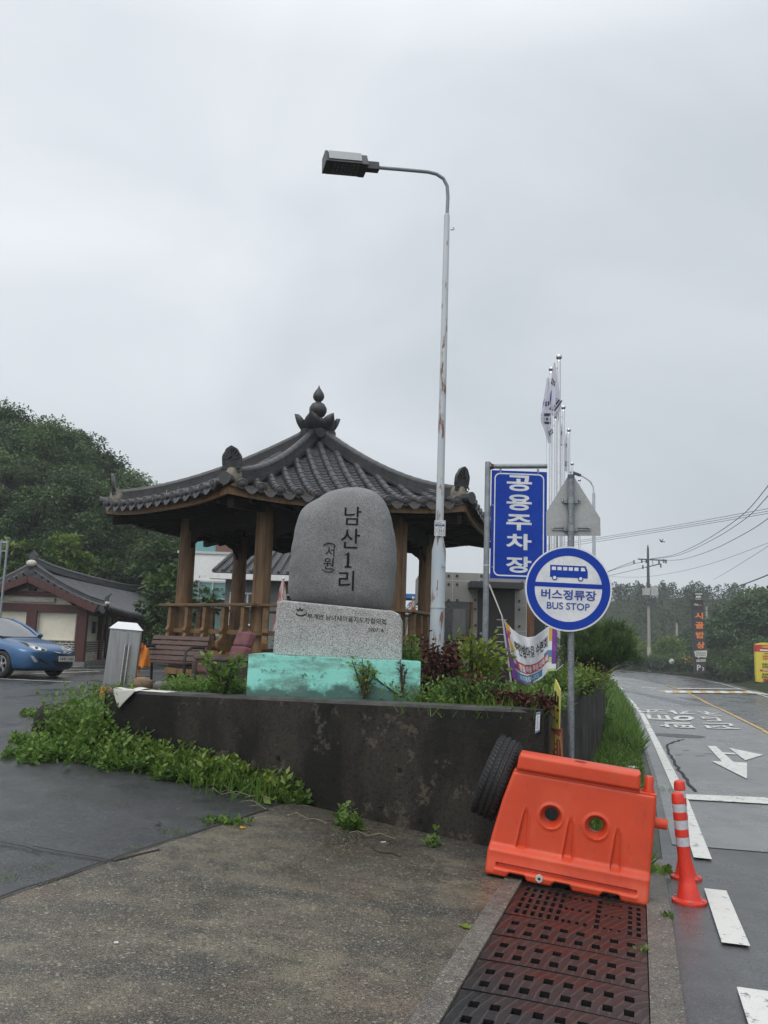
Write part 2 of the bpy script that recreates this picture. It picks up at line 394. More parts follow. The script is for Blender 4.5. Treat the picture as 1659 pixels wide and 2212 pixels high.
seam(wob([tuple(unp(70, 1836).xy), tuple(unp(240, 1868).xy), tuple(unp(345, 1843).xy)], .02), .022, .028)
seam(wob([tuple(unp(0, 1826).xy), tuple(unp(90, 1850).xy)], .02), .018, .028)
def Z(x, y, ox, oy, k): return ((ox+x/k)/1.8228, (oy+y/k)/1.8228)
def rz_(x, y): return tuple(unp(*Z(x, y, 2480, 2680, 3.05)).xy)
seam(wob([rz_(450, 770), rz_(470, 860), rz_(560, 1030), rz_(700, 1230), rz_(790, 1340)], .03, .3), .05, .018)
seam(wob([rz_(120, 760), rz_(240, 715)], .03), .05, .018); seam(wob([rz_(455, 765), rz_(640, 712)], .05), .06, .018)
for a, b in (((640, 847), (710, 847)), ((540, 897), (620, 903)), ((890, 883), (1000, 888)), ((790, 910), (900, 912))): seam([rz_(*a), rz_(*b)], .05, .018)
M_CRACK = mat('dark crack', (.012, .012, .011), .8)
structure(mk.build('ground_cracks', M_CRACK))
# dark patches: sunk manhole on the road, oil on the lot
mb = MB(); c0 = unp(1465, 1590)
drape_mb(mb, [(c0.x+.75*math.cos(a)*(1+.1*math.sin(3*a)), c0.y+.6*math.sin(a)) for a in [2*PI*i/20 for i in range(20)]], .012)
structure(mb.build('road_manhole', mat('manhole iron', (.03, .03, .031), .5, c2=(.06, .06, .06), scale=8)))
# painted markings
mw = MB(); my = MB()
def strip(mb, pts, w, dz=.02):
    for (s0, t0), (s1, t1) in zip(pts, pts[1:]):
        k = max(1, int((s1-s0)/1.0))
        for i in range(k):
            a = i/k; b = (i+1)/k
            q = [(s0+(s1-s0)*a, t0+(t1-t0)*a-w/2), (s0+(s1-s0)*b, t0+(t1-t0)*b-w/2), (s0+(s1-s0)*b, t0+(t1-t0)*b+w/2), (s0+(s1-s0)*a, t0+(t1-t0)*a+w/2)]
            drape_mb(mb, [xy(*p) for p in q], dz if s1 < 30 else .03)
strip(mw, [(1.0, .55), (2.6, .55)], .16); strip(mw, [(3.6, .555), (5.14, .56)], .16)
strip(mw, [(5.97, .56), (7.48, .56)], .165)
strip(mw, [(8.7, .55), (13.5, .54), (22, .38), (28, .24), (33.5, .1), (43, -.35), (53, -.93), (62, -1.9), (72, -3.5), (84, -6.5)], .16)
strip(my, [(-4, 3.55), (20, 3.6), (29, 3.65), (40, 3.5), (50, 3.2), (57, 2.9), (68, 2.0)], .13)
strip(mw, [(44, 7.45), (58, 7.4), (67, 7.0), (76, 6.55), (83, 5.6), (89, 4.4), (96, 1.5), (101, -2)], .15, .03)
def quad(mb, fn, pts, dz=.022): drape_mb(mb, [fn(*p) for p in pts], dz)
quad(mw, lambda a, b: tuple(unp(a, b).xy), [(1466, 1718), (1659, 1726), (1720, 1729), (1720, 1743), (1659, 1740), (1468, 1729)])
for q in ([(932, 795), (1030, 795), (1250, 995), (1105, 985)], [(980, 978), (1408, 998), (1408, 1195)], [(1060, 870), (1265, 880), (1268, 900), (1085, 888)], [(1190, 818), (1605, 902), (1385, 970)]): quad(mw, rz_, q)
for q in ([(365, 545), (415, 545), (420, 556), (370, 556)], [(415, 512), (720, 515), (728, 530), (420, 527)], [(412, 533), (460, 533), (480, 572), (432, 570)], [(520, 535), (745, 545), (755, 556), (525, 548)], [(525, 548), (560, 550), (610, 576), (545, 572)], [(620, 552), (660, 553), (685, 576), (640, 575)], [(700, 555), (755, 556), (785, 580), (735, 578)], [(560, 566), (785, 572), (788, 582), (555, 574)],
          [(875, 517), (1220, 524), (1230, 532), (880, 526)], [(1185, 530), (1225, 528), (1250, 552), (1200, 555)], [(890, 545), (940, 548), (1000, 582), (930, 582)], [(975, 560), (1140, 548), (1150, 556), (1000, 570)], [(1050, 548), (1100, 550), (1260, 585), (1180, 580)], [(950, 576), (1320, 584), (1322, 592), (940, 584)],
          [(195, 415), (245, 417), (265, 472), (220, 470)], [(215, 462), (500, 472), (500, 482), (222, 474)], [(325, 420), (360, 422), (385, 470), (345, 468)], [(410, 424), (455, 425), (500, 478), (450, 474)],
          [(835, 442), (1060, 447), (1065, 456), (850, 452)], [(835, 445), (885, 450), (920, 470), (880, 468)], [(880, 462), (1010, 468), (1010, 474), (880, 470)], [(1030, 462), (1075, 462), (1115, 500), (1065, 498)], [(920, 490), (1115, 492), (1115, 500), (930, 497)],
          [(170, 355), (400, 358), (405, 364), (175, 361)], [(140, 376), (410, 384), (412, 391), (145, 383)], [(205, 362), (235, 362), (245, 392), (210, 391)], [(240, 388), (330, 362), (350, 362), (280, 391)], [(200, 396), (450, 400), (458, 406), (205, 402)],
          [(455, 380), (500, 380), (505, 388), (458, 387)], [(478, 365), (525, 365), (580, 408), (540, 408)], [(590, 400), (700, 370), (725, 368), (640, 404)], [(610, 372), (640, 372), (720, 406), (690, 406)], [(600, 402), (795, 405), (795, 411), (602, 408)],
          [(812, 382), (860, 382), (865, 389), (816, 388)], [(880, 378), (920, 378), (1010, 415), (960, 415)], [(880, 410), (1050, 395), (1080, 397), (930, 418)], [(855, 395), (990, 402), (990, 408), (860, 402)], [(930, 420), (1105, 424), (1108, 430), (940, 428)]): quad(mw, rz_, q, .03)
oc = (645, 460)
for i in range(20):
    a, b = 2*PI*i/20, 2*PI*(i+1)/20
    quad(mw, rz_, [(oc[0]+rx*math.cos(t), oc[1]+ry*math.sin(t)) for rx, ry, t in ((125, 29, a), (125, 29, b), (62, 15, b), (62, 15, a))], .03)
# hump stripes and lines
def hs(f, v): return (225+60*v+(1500-225-60*v)*f, 152-24*v+(18-4*v)*f*.6)
for i in range(15):
    q = [(i/15+.03, 0), ((i+1)/15+.03, 0), ((i+1)/15-.02, 1), (i/15-.02, 1)]
    quad(mw if i % 2 == 0 else my, lambda a, b: rz_(*hs(a, b)), q, .05)
quad(mw, rz_, [(570, 97), (1330, 106), (1335, 113), (572, 104)], .05); quad(mw, rz_, [(1330, 106), (1660, 174), (1660, 184), (1545, 165)], .05)
for q in ([(75, 100), (170, 84), (190, 87), (105, 101)], [(170, 84), (345, 96), (330, 100), (175, 89)], [(345, 96), (265, 118), (245, 115), (325, 98)], [(75, 100), (110, 99), (265, 112), (265, 118)]): quad(mw, rz_, q, .05)
structure(mw.build('road_markings', M_WHITE)); structure(my.build('centre_line', M_YEL))
# parking bay lines on the lot
ml = MB()
def lotline(p, q, w=.12):
    a = unp(*p); b = unp(*q); d = (b-a).xy.normalized(); n_ = Vector((-d.y, d.x))*w/2; k = max(1, int((b-a).length/.5))
    for i in range(k):
        A = a.xy+(b-a).xy*(i/k); B = a.xy+(b-a).xy*((i+1)/k)
        drape_mb(ml, [(A.x-n_.x, A.y-n_.y), (B.x-n_.x, B.y-n_.y), (B.x+n_.x, B.y+n_.y), (A.x+n_.x, A.y+n_.y)], .03)
lotline((0, 1469), (155, 1476)); lotline((70, 1458), (215, 1452)); lotline((150, 1448), (360, 1452)); lotline((160, 1442), (330, 1437), .1)
structure(ml.build('parking_bay_lines', M_WHITE))
# kerbs beside the drain: real steps, the trench below
mb = MB()
def bar_st(mb, s0, s1, t0, t1, z0, z1, ds=.5):
    k = int((s1-s0)/ds)
    for i in range(k):
        a, b = s0+(s1-s0)*i/k, s0+(s1-s0)*(i+1)/k
        P = [(a, t0), (b, t0), (b, t1), (a, t1)]
        lo = [(*xy(*p), g(*xy(*p))+z0) for p in P]; hi = [(*xy(*p), g(*xy(*p))+z1) for p in P]
        mb.add(lo+hi, [(7, 6, 5, 4), (0, 1, 5, 4), (2, 3, 7, 6), (1, 2, 6, 5), (3, 0, 4, 7)])
bar_st(mb, -3, 7.6, -.985, -.86, -.5, .034); bar_st(mb, -3, 8.4, .035, .195, -.5, .03); structure(mb.build('kerb', M_CURB))
mb = MB(); bar_st(mb, -3, 8.4, -.86, .035, -.75, -.42); structure(mb.build('drain_trench', mat('shaded drain trench', (.006, .006, .006), .6)))  # near-black colour paints the deep shade seen through the grates
# gutter between the terrace wall and the road
drape('roadside_strip', [xy(7.6, -.95), xy(7.6, .035), xy(8.4, .035), xy(8.4, .19), xy(15, .19), xy(22, .05), xy(33, -.2), xy(33, -3.6), xy(24, -3.2), xy(20.7, -2.4), xy(20.6, -.78), xy(12, -.8)], -.012, mat('gutter mud', (.03, .032, .024), .6, c2=(.055, .06, .03), scale=3, bump=.4, bscale=30, bdist=.02))
# ---------------------------------------------------------------- drain grates
n = NT('wet cast iron'); pos = n.xyz()
sw = n.n('TexWave'); sw.wave_type = 'RINGS'; sw.rings_direction = 'SPHERICAL'; sw.inputs['Scale'].default_value = 4.2; sw.inputs['Distortion'].default_value = 2.5
n.link(n.mapped((1, 1.5, 1), loc=(.1, .35, 0)), sw.inputs['Vector'])
gm = n.n('NewGeometry'); gp = n.xyz(gm.outputs['Position'])
col = n.mix(n.ramp(n.noise(3, 6, vec=gm.outputs['Position']), [(.35, 0), (.65, 1)]), (.015, .0085, .0075), (.024, .0115, .01))
col = n.mix(n.ramp(n.math('ADD', gp[1], n.math('MULTIPLY', n.noise(4, 5, vec=gm.outputs['Position']), 1.6)), [(0, 0), (1, 0)]), col, col)
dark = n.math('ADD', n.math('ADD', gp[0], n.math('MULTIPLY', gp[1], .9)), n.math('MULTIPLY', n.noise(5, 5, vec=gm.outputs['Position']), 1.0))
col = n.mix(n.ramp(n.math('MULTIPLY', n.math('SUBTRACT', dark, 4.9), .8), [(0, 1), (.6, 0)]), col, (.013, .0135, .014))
col = n.mix(n.ramp(sw.outputs['Fac'], [(.9, 0), (.99, .2)]), col, (.16, .14, .13))
n.set(col, n.ramp(n.noise(7, 5), [(.35, .3), (.65, .55)]), spec=.35); n.bump(n.math('ADD', n.noise(40, 4), n.math('MULTIPLY', sw.outputs['Fac'], .7)), .3, .004); M_IRON = n.m
def plate(mb, sL, sW, holes, crown=.012, th=.03):
    """iron plate sL along x, sW along y with square through holes (x0, x1, y0, y1)"""
    xs = sorted({0, sL} | {round(v, 4) for h in holes for v in h[:2]} | {round(sL*i/6, 4) for i in range(7)}); ys = sorted({0, sW} | {round(v, 4) for h in holes for v in h[2:]})
    hs_ = [tuple(round(v, 4) for v in h) for h in holes]
    def cell(i, j):
        cx, cy = (xs[i]+xs[i+1])/2, (ys[j]+ys[j+1])/2
        return not any(h[0] < cx < h[1] and h[2] < cy < h[3] for h in hs_)
    zt = lambda x, y: crown*(1-((y-sW/2)/(sW/2))**2)*(.6+.4*math.sin(PI*x/sL))
    V = {}; vs = []; fs = []
    def vid(i, j, l):
        k = (i, j, l)
        if k not in V: V[k] = len(vs); vs.append((xs[i], ys[j], zt(xs[i], ys[j])-(th if l else 0)))
        return V[k]
    nx, ny = len(xs)-1, len(ys)-1
    S = [[cell(i, j) for j in range(ny)] for i in range(nx)]
    for i in range(nx):
        for j in range(ny):
            if not S[i][j]: continue
            fs.append((vid(i, j, 0), vid(i+1, j, 0), vid(i+1, j+1, 0), vid(i, j+1, 0)))
            for di, dj, e in ((-1, 0, ((i, j+1), (i, j))), (1, 0, ((i+1, j), (i+1, j+1))), (0, -1, ((i, j), (i+1, j))), (0, 1, ((i+1, j+1), (i, j+1)))):
                a, b = i+di, j+dj
                if not (0 <= a < nx and 0 <= b < ny) or not S[a][b]:
                    fs.append((vid(*e[0], 0), vid(*e[0], 1), vid(*e[1], 1), vid(*e[1], 0)))
    tops = {i for k_, i in V.items() if k_[2] == 0}; mb.add(vs, fs); mb.mi[-len(fs):] = [0 if all(i in tops for i in f) else 1 for f in fs]; return mb
GW = .885
def lay_plate(o, s0):
    a = xy(s0, .03); b = xy(s0, .03-GW); c = xy(s0+.4, .03)
    A = Vector((*a, g(*a)+.018)); B = Vector((*b, g(*b)+.022)); C = Vector((*c, g(*c)+.018))
    y = (B-A).normalized(); x = (C-A).normalized(); z = x.cross(y).normalized(); x = y.cross(z)
    o.matrix_world = Matrix.Translation(A) @ Matrix((x, y, z)).transposed().to_4x4()
hl = []
for r_, off in ((.065, .0), (.255, .0)):
    for k in range(8): hl.append((r_-.004, r_+.076, .068+k*.1, .068+k*.1+.048))
mb = MB(); plate(mb, .462, GW, hl); M_IRD = mat('shaded hole iron', (.008, .007, .007), .7, spec=.2); base = mb.build('drain_grate', [M_IRON, M_IRD], local=True)  # hole walls coloured dark: the shade inside the holes is painted
gl = ['square holed iron grate touching the slotted one before the barrier', 'second square holed iron grate below the slotted one', 'third square holed iron grate below the slotted one, half rust half black', 'fourth square holed iron grate below the slotted one, blackened', 'blackened square holed iron grate cut by the bottom of the photo']
tag(base, gl[0], 'drain grate', 'iron grates over the roadside drain'); lay_plate(base, 5.325)
for i in range(1, 5):
    c = base.copy(); COL.objects.link(c); c['label'] = gl[i]; lay_plate(c, 5.325-.47*i)
hl = []
for k in range(6):
    for q in range(5): hl.append((.05+q*.16+.0, .05+q*.16+.11, .55+k*.052, .55+k*.052+.026))
for q in range(6): hl.append((.04+q*.13, .04+q*.13+.085, .035, .062)); hl.append((.04+q*.13, .04+q*.13+.085, .09, .117)); hl.append((.04+q*.13, .04+q*.13+.085, .295, .325))
for yy in (.16, .21, .25): hl += [(.06, .1, yy, yy+.02), (.38, .42, yy, yy+.02), (.7, .74, yy, yy+.02)]
for yy in (.37, .42, .47, .51): hl += [(.04, .11, yy, yy+.022), (.36, .42, yy, yy+.022), (.68, .74, yy, yy+.022)]
mb = MB(); plate(mb, .84, GW, [h for h in hl if h[1] < .84], .002)
o = mb.build('drain_grate', [M_IRON, M_IRD], local=True); tag(o, 'slotted iron grate with small rectangular holes just before the orange barrier', 'drain grate', 'iron grates over the roadside drain'); lay_plate(o, 5.8)
o = dup(o, (0, 0, 0), label='slotted iron grate hidden mostly under and behind the orange barrier'); lay_plate(o, 6.66)
# ================================================================ terrace and its retaining wall
W0, W1, W2 = Vector((-2.98, 9.4)), Vector((1.44, 7.47)), Vector((5.3, 20.0))
ZW = {0: .878, 1: .972, 2: .9}
TB = [(-2.98, 9.42), (-3.35, 10.5), (-4.95, 12.6), (-5.6, 16.6), (1.6, 17.2), (2.4, 22), (4.9, 22.4), (5.5, 20.6)]
def tdist(x, y):
    best = 99; p = Vector((x, y))
    for a, b in zip(TB, TB[1:]):
        a = Vector(a); b = Vector(b); d = b-a; t = min(1, max(0, (p-a).dot(d)/d.dot(d))); best = min(best, (p-a-d*t).length)
    return best
def terr(x, y):
    z = .9-.27*sstep(9.3, 13, y)*sstep(2.2, .8, x-(y-9)*.2)
    if x > 2: z = min(z, .86)
    return g(x, y)+(z-g(x, y))*sstep(0, .8, tdist(x, y)) + .02*math.sin(x*3.1)*math.sin(y*2.3)
wn = Vector((-(W1-W0).y, (W1-W0).x)).normalized()
in0, in1 = W0+wn*.26, W1+wn*.26
rn = Vector((-(W2-W1).y, (W2-W1).x)).normalized()
drape('terrace_soil', [tuple(W0+wn*.06), tuple(W1+wn*.1+Vector((-.05, 0))), tuple(W1+rn*.1), tuple(W2+rn*.1), (5.5, 20.6), (4.9, 22.4), (2.4, 22), (1.6, 17.2), (-5.6, 16.6), (-4.95, 12.6), (-3.35, 10.5)], -.03, M_SOIL, terr)
n = NT('old wet wall'); pos = n.xyz()
st1 = n.noise(1.3, 7, .65, vec=n.mapped((1, 1, .35))); st2 = n.noise(7, 6, .7, vec=n.mapped((1, 1, .25)))
col = n.mix(n.ramp(st1, [(.44, 0), (.6, 1)]), (.0105, .0098, .0083), (.034, .03, .0245))
col = n.mix(n.ramp(st2, [(.5, 0), (.8, .6)]), col, (.006, .006, .0055))
col = n.mix(n.ramp(n.noise(2.6, 8, .75), [(.58, 0), (.61, .6)]), col, (.1, .088, .07)); col = n.mix(n.ramp(n.noise(14, 8, .8), [(.6, 0), (.7, .5)]), col, (.045, .04, .033)); col = n.mix(n.ramp(n.noise(30, 4, .6), [(.35, .6), (.5, 0)]), col, (.005, .005, .0045))
lowf = n.math('ADD', pos[2], n.math('MULTIPLY', n.noise(1.7, 6, .7), 1.1))
col = n.mix(n.ramp(lowf, [(.25, .7), (.66, 0)]), col, (.075, .064, .045))
col = n.mix(n.ramp(n.noise(3.1, 6, .7, vec=n.mapped((1, 1, 1), loc=(5, 2, 1))), [(.6, 0), (.7, .5)]), col, (.03, .036, .012))
n.set(col, n.ramp(n.noise(2, 5), [(.35, .6), (.7, .85)]), spec=.2); n.bump(n.math('ADD', n.noise(9, 8, .7), n.math('MULTIPLY', n.noise(70, 4), .4)), .6, .02); M_WALL = n.m
n = NT('wall top concrete'); col = n.mix(n.ramp(n.noise(4, 7, .7), [(.4, 0), (.65, 1)]), (.03, .03, .028), (.075, .073, .068)); n.set(col, .6, spec=.4); n.bump(n.noise(40, 6), .5, .01); M_WTOP = n.m
rw = thing('retaining_wall', 'dark mould stained concrete wall holding up the planted terrace corner', 'wall', (W1.x, W1.y, -.3))
def wallseg(a, b, ia, ib, za, zb, name, ln):
    """subdivided so that the face can undulate a little"""
    mb = MB(); k = 14
    def P(f, h, q):
        p = a.lerp(b, f) if q == 0 else ia.lerp(ib, f); zt = za+(zb-za)*f; zb_ = -1.1
        w = .012*math.sin(f*23+h*7)+.008*math.sin(f*61+h*13)
        nn = (ia-a).normalized()*(-w if q == 0 and h > .02 else 0)
        return Vector((p.x+nn.x, p.y+nn.y, zb_+(zt-zb_)*h))
    def edge(f, h):
        return P(f, h, 0)
    mb.grid(lambda u, v: edge(u, v*.985), k, 10)
    # rounded arris and top
    def top(u, v):
        if v < .2:
            q = v/.2; p = P(u, .985, 0).lerp(P(u, 1, 1), .06*q*q); p.z = P(u, .985, 0).z+(P(u, 1, 0).z-P(u, .985, 0).z)*math.sin(q*PI/2); return p
        q = (v-.2)/.8; a_ = P(u, .985, 0).lerp(P(u, 1, 1), .06); a_.z = P(u, 1, 0).z; return a_.lerp(P(u, 1, 1), q)
    mb.m(1).grid(top, k, 8); mb.m(0).grid(lambda u, v: P(u, 1-v, 1), k, 1)
    for f in (0, 1): mb.poly([P(f, 0, 0), P(f, 1, 0), P(f, 1, 1), P(f, 0, 1)])
    return mb.build(name, [M_WALL, M_WTOP], rw, smooth=50)
wallseg(W0, W1, in0, W1+wn*.26+rn*0, ZW[0], ZW[1], 'front_wall', 0)
wallseg(W1+Vector((.004, .004)), W2, W1+rn*.26+Vector((0, .05)), W2+rn*.26, ZW[1]-.004, ZW[2], 'side_wall', 0)
M_HOLE = mat('weep hole', (.003, .003, .003), .9)
for px, py in ((601, 1636), (596, 1712), (905, 1770), (865, 1662)):
    u, z = onplane(px, py, W0, math.atan2(W1.y-W0.y, W1.x-W0.x)); fn = plane(W0, math.atan2(W1.y-W0.y, W1.x-W0.x))
    mb = MB(); mb.prism([(u-.018, z-.02), (u+.02, z-.022), (u+.016, z+.018), (u-.02, z+.02)], fn, -.02, .017); mb.build('weep_hole', M_HOLE, rw)
# ---------------------------------------------------------------- paper notice on the wall
ang = math.atan2(W1.y-W0.y, W1.x-W0.x); fw = plane(W0, ang)
M_PAPER = mat('white sheet', (.62, .66, .7), .5, c2=(.5, .55, .6), scale=10); M_PBLUE = mat('printed blue', (.06, .16, .38), .5); M_INK = mat('black ink', (.02, .02, .022), .5)
Q = [onplane(*p, W0, ang) for p in ((1157.6, 1584), (1166.5, 1579), (1168, 1536.8), (1159.4, 1539.6))]
mb = MB(); mb.prism(Q, fw, .018, .024)
o = mb.build('paper_notice', M_PAPER, None, loc=fw(Q[0][0], Q[0][1], .018)); tag(o, 'narrow white and blue notice stuck on the wall near its corner', 'notice')
def inQ(a, b): 
    p = Vector(Q[0]).lerp(Vector(Q[1]), a); q = Vector(Q[3]).lerp(Vector(Q[2]), a); return p.lerp(q, b)
mb = MB()
for b0, b1 in ((.02, .1), (.88, .98)): mb.prism([tuple(inQ(.05, b0)), tuple(inQ(.95, b0)), tuple(inQ(.95, b1)), tuple(inQ(.05, b1))], fw, .024, .026)
mb.m(1)
for i in range(9):
    b0 = .18+.075*i; mb.prism([tuple(inQ(.2, b0)), tuple(inQ(.5+.4*random.random(), b0)), tuple(inQ(.5+.4*random.random(), b0+.03)), tuple(inQ(.2, b0+.03))], fw, .024, .026)
mb.build('print', [M_PBLUE, mat('grey ink', (.2, .24, .3), .5)], o)
# ================================================================ village stone
def granite(name, a, b, c, sc, rough=.6):
    n = NT(name); v = n.n('TexVoronoi'); v.inputs['Scale'].default_value = sc; n.link(n.obj(), v.inputs['Vector']); cs = n.xyz(v.outputs['Color'])
    col = n.mix(n.ramp(cs[0], [(.45, 0), (.75, 1)]), a, b); col = n.mix(n.ramp(cs[1], [(.68, 0), (.8, 1)]), col, c)
    col = n.mix(n.ramp(n.noise(2.2, 7, .65), [(.42, 0), (.75, .5)]), col, tuple(x*.45 for x in a))
    n.set(col, rough, spec=.4); n.bump(n.math('ADD', n.noise(22, 7, .65), n.math('MULTIPLY', v.outputs['Distance'], .5)), .45, .012); return n.m
M_GR1 = granite('grey boulder granite', (.18, .185, .187), (.265, .27, .27), (.09, .092, .092), 200)
M_GR2 = granite('pale block granite', (.34, .34, .335), (.5, .5, .49), (.13, .13, .13), 170)
MO = Vector((-1.41, 8.78)); MA = R(-2)
fm = plane(MO, MA)
mon = thing('stone_monument', 'tall grey boulder carved with Korean letters on a granite block and turquoise plinth', 'monument', fm(.95, .92, -.45))
n = NT('turquoise paint'); pos = n.xyz()
stn = n.noise(3.4, 9, .72); low = n.math('ADD', n.math('MULTIPLY', pos[2], -1.7), n.math('MULTIPLY', stn, 1.0))
col = n.mix(n.noise(2, 5), (.2, .62, .53), (.3, .69, .6))
col = n.mix(n.ramp(n.math('ADD', low, .02), [(.24, 0), (.4, .85)]), col, (.03, .05, .042))
col = n.mix(n.ramp(n.noise(11, 8, .75), [(.56, 0), (.63, .75)]), col, (.03, .05, .042)); col = n.mix(n.ramp(n.noise(2.4, 9, .7, vec=n.mapped((1, 1, 3), loc=(4, 1, 7))), [(.5, 0), (.62, .7)]), col, (.12, .19, .165))
n.set(col, .55, spec=.4); n.bump(n.noise(30, 6), .4, .008); M_TEAL = n.m
uL, zT = onplane(537, 1413, MO, MA); uR, zR = onplane(909, 1430, MO, MA)
mb = MB(); NB = 10
def plin(u, v, w):
    du = .006*math.sin(u*9+v*5); return fm(uL+(uR-uL)*u, .80+(zT+(zR-zT)*u-.80)*v+.004*math.sin(u*17), -.95*w+du*(1-w))
vs = [(0, 0), (1, 0), (1, 1), (0, 1)]
mb.grid(lambda a, b: plin(a, b, 0), 12, 4); mb.grid(lambda a, b: plin(a, 1, b), 12, 4); mb.grid(lambda a, b: plin(0, b, 1-a), 4, 4); mb.grid(lambda a, b: plin(1, b, a), 4, 4)
bmx = mb.build('plinth', M_TEAL, mon)
# crack on the plinth
mb = MB(); pts = [(758, 1432), (772, 1436), (782, 1437), (795, 1446), (808, 1462), (822, 1474), (838, 1485), (850, 1495), (868, 1505)]
for (a, b), wd in zip(zip(pts, pts[1:]), (.004, .005, .008, .011, .012, .013, .014, .015)):
    pa = onplane(*a, MO, MA); pb = onplane(*b, MO, MA); mb.beam(fm(pa[0], pa[1], .004), fm(pb[0], pb[1], .004), wd, wd)
mb.build('crack', M_CRACK, mon)
# granite block
d1 = .16
M1 = fm(0, 0, -d1).xy
f1 = plane(M1, MA)
bl = [onplane(*p, M1, MA) for p in ((589, 1408), (868, 1429), (869, 1345), (862, 1330), (848, 1323), (611, 1300), (602, 1303), (597, 1315))]
bl = [(u_, z_+(.018 if i_ > 1 else 0)) for i_, (u_, z_) in enumerate(bl)]; bl[0] = (bl[0][0], zT-.01); bl[1] = (bl[1][0], zR-.01)
mb = MB(); mb.prism(bl, f1, 0, -.62); mb.build('stone_block', M_GR2, mon, bevel=.022, seg=3)
cx, cz = onplane(749, 1337, M1, MA); tw = onplane(836, 1343, M1, MA)[0]-onplane(661, 1329, M1, MA)[0]
M_CARVE = mat('carved black', (.006, .006, .007), .8, c2=(.012, .012, .012), scale=20, spec=.2)
tl = math.atan2(onplane(836, 1343, M1, MA)[1]-onplane(661, 1329, M1, MA)[1], tw)
mb = MB(); mb.text('부계면 남녀새마을지도자협의회', f1, w=tw*.97, u=cx, v=cz, d0=.003, bold=.002, rot=tl)
c2_ = onplane(813, 1361, M1, MA); mb.text('2007. 8.', f1, w=.17, u=c2_[0], v=c2_[1], d0=.003, rot=tl)
e = onplane(648, 1325, M1, MA)
for a0, l in ((95, .05), (150, .05), (35, .05)):
    q = [(e[0]+l*math.cos(R(a0))*f_+w_*math.sin(R(a0)), e[1]+.02+l*math.sin(R(a0))*f_-w_*math.cos(R(a0))) for f_, w_ in ((.1, 0), (.5, .011), (1, 0), (.5, -.011))]
    mb.poly([f1(*p, .003) for p in q])
for (a0, a1, rr) in ((200, 340, .052), (215, 380, .06)):
    q = [(e[0]+.01+rr*math.cos(R(a0+(a1-a0)*i/9)), e[1]+.01+rr*.6*math.sin(R(a0+(a1-a0)*i/9))) for i in range(10)]
    for a, b in zip(q, q[1:]): mb.beam(f1(*a, .001), f1(*b, .001), .006, .006)
mb.build('carved_lettering', M_CARVE, mon)
# boulder
d2 = .47; M2 = fm(0, 0, -d2).xy; f2 = plane(M2, MA)
OUT = [(688, 1078), (705, 1066), (728, 1058), (750, 1054), (768, 1053), (790, 1056), (812, 1064), (830, 1082), (842, 1108), (849, 1140), (855, 1175), (857, 1205), (854, 1245), (851, 1280), (847, 1308), (840, 1323), (800, 1321), (750, 1317), (700, 1312), (655, 1307), (632, 1300), (623, 1282), (625, 1245), (629, 1205), (635, 1165), (642, 1128), (652, 1102), (668, 1088)]
OL = [onplane(*p, M2, MA) for p in OUT]; ocx, ocz = onplane(742, 1195, M2, MA)
pol = sorted([(math.atan2(z-ocz, u-ocx), math.hypot(u-ocx, z-ocz)) for u, z in OL])
def orad(a):
    a = (a+PI) % (2*PI)-PI; n_ = len(pol)
    for i in range(n_):
        a0, r0 = pol[i]; a1, r1 = pol[(i+1) % n_]
        if i == n_-1: a1 += 2*PI
        for q in (a, a+2*PI):
            if a0 <= q <= a1: return r0+(r1-r0)*(q-a0)/(a1-a0)
    return pol[0][1]
from mathutils import noise as mnoise
def dimple(u, z): return .022*mnoise.noise(Vector((u*2.6, z*2.6, 3)))+.007*mnoise.noise(Vector((u*9, z*9, 1)))
def front(u, z):
    a = math.atan2(z-ocz, u-ocx); rho = min(.9999, math.hypot(u-ocx, z-ocz)/orad(a)); return .27*(1-rho**5.5)**.5+dimple(u, z)
mb = MB(); NA = 96; NR = 22
def rr(i): return math.sin(PI/2*i/NR)
vs = []; fs = []
for side in (1, -1):
    for i in range(NR+1):
        for j in range(NA):
            a = 2*PI*j/NA; rad = orad(a)*rr(i)*.9999; u = ocx+rad*math.cos(a); z = ocz+rad*math.sin(a)
            dd = front(u, z) if side == 1 else -.27*(1-(rr(i)*.9999)**4)**.5
            if i == NR: dd = 0
            vs.append(f2(u, z, dd))
for s_ in range(2):
    o_ = s_*(NR+1)*NA
    for i in range(NR):
        for j in range(NA):
            q = (o_+i*NA+j, o_+i*NA+(j+1) % NA, o_+(i+1)*NA+(j+1) % NA, o_+(i+1)*NA+j); fs.append(q if s_ else q[::-1])
mb.add(vs, fs); bo = mb.build('boulder', M_GR1, mon, smooth=60)
mb = MB()
fb = lambda u, v, d: f2(u, v, front(u, v)+.006)
for tx, px, py, h, b in (('남', 762, 1114, 44, .002), ('산', 757, 1163, 46, .002), ('리', 748, 1254, 46, .002)):
    u, z = onplane(px, py, f2(0, 0, .27).xy, MA); k = 8.4/1810; mb.text(tx, fb, h=h*k, u=u, v=z, bold=b, sub=.035)
for tx, px, py, h in (('서', 713, 1191, 25), ('원', 710, 1217, 27)):
    u, z = onplane(px, py, f2(0, 0, .27).xy, MA); mb.text(tx, fb, h=h*8.4/1810, u=u, v=z, bold=0, sub=.03)
u, z = onplane(752, 1209, f2(0, 0, .27).xy, MA)
for q in ([(-.016, -.075), (.012, -.075), (.012, .07), (-.012, .07)], [(-.045, -.085), (.045, -.085), (.03, -.068), (-.03, -.068)], [(-.042, .045), (-.012, .05), (.012, .078), (.0, .078), (-.02, .062)]):
    P_, F_ = finer([(u+a, z+b) for a, b in q], [tuple(range(len(q)))], .03); mb.add([fb(a, b, 0) for a, b in P_], F_)
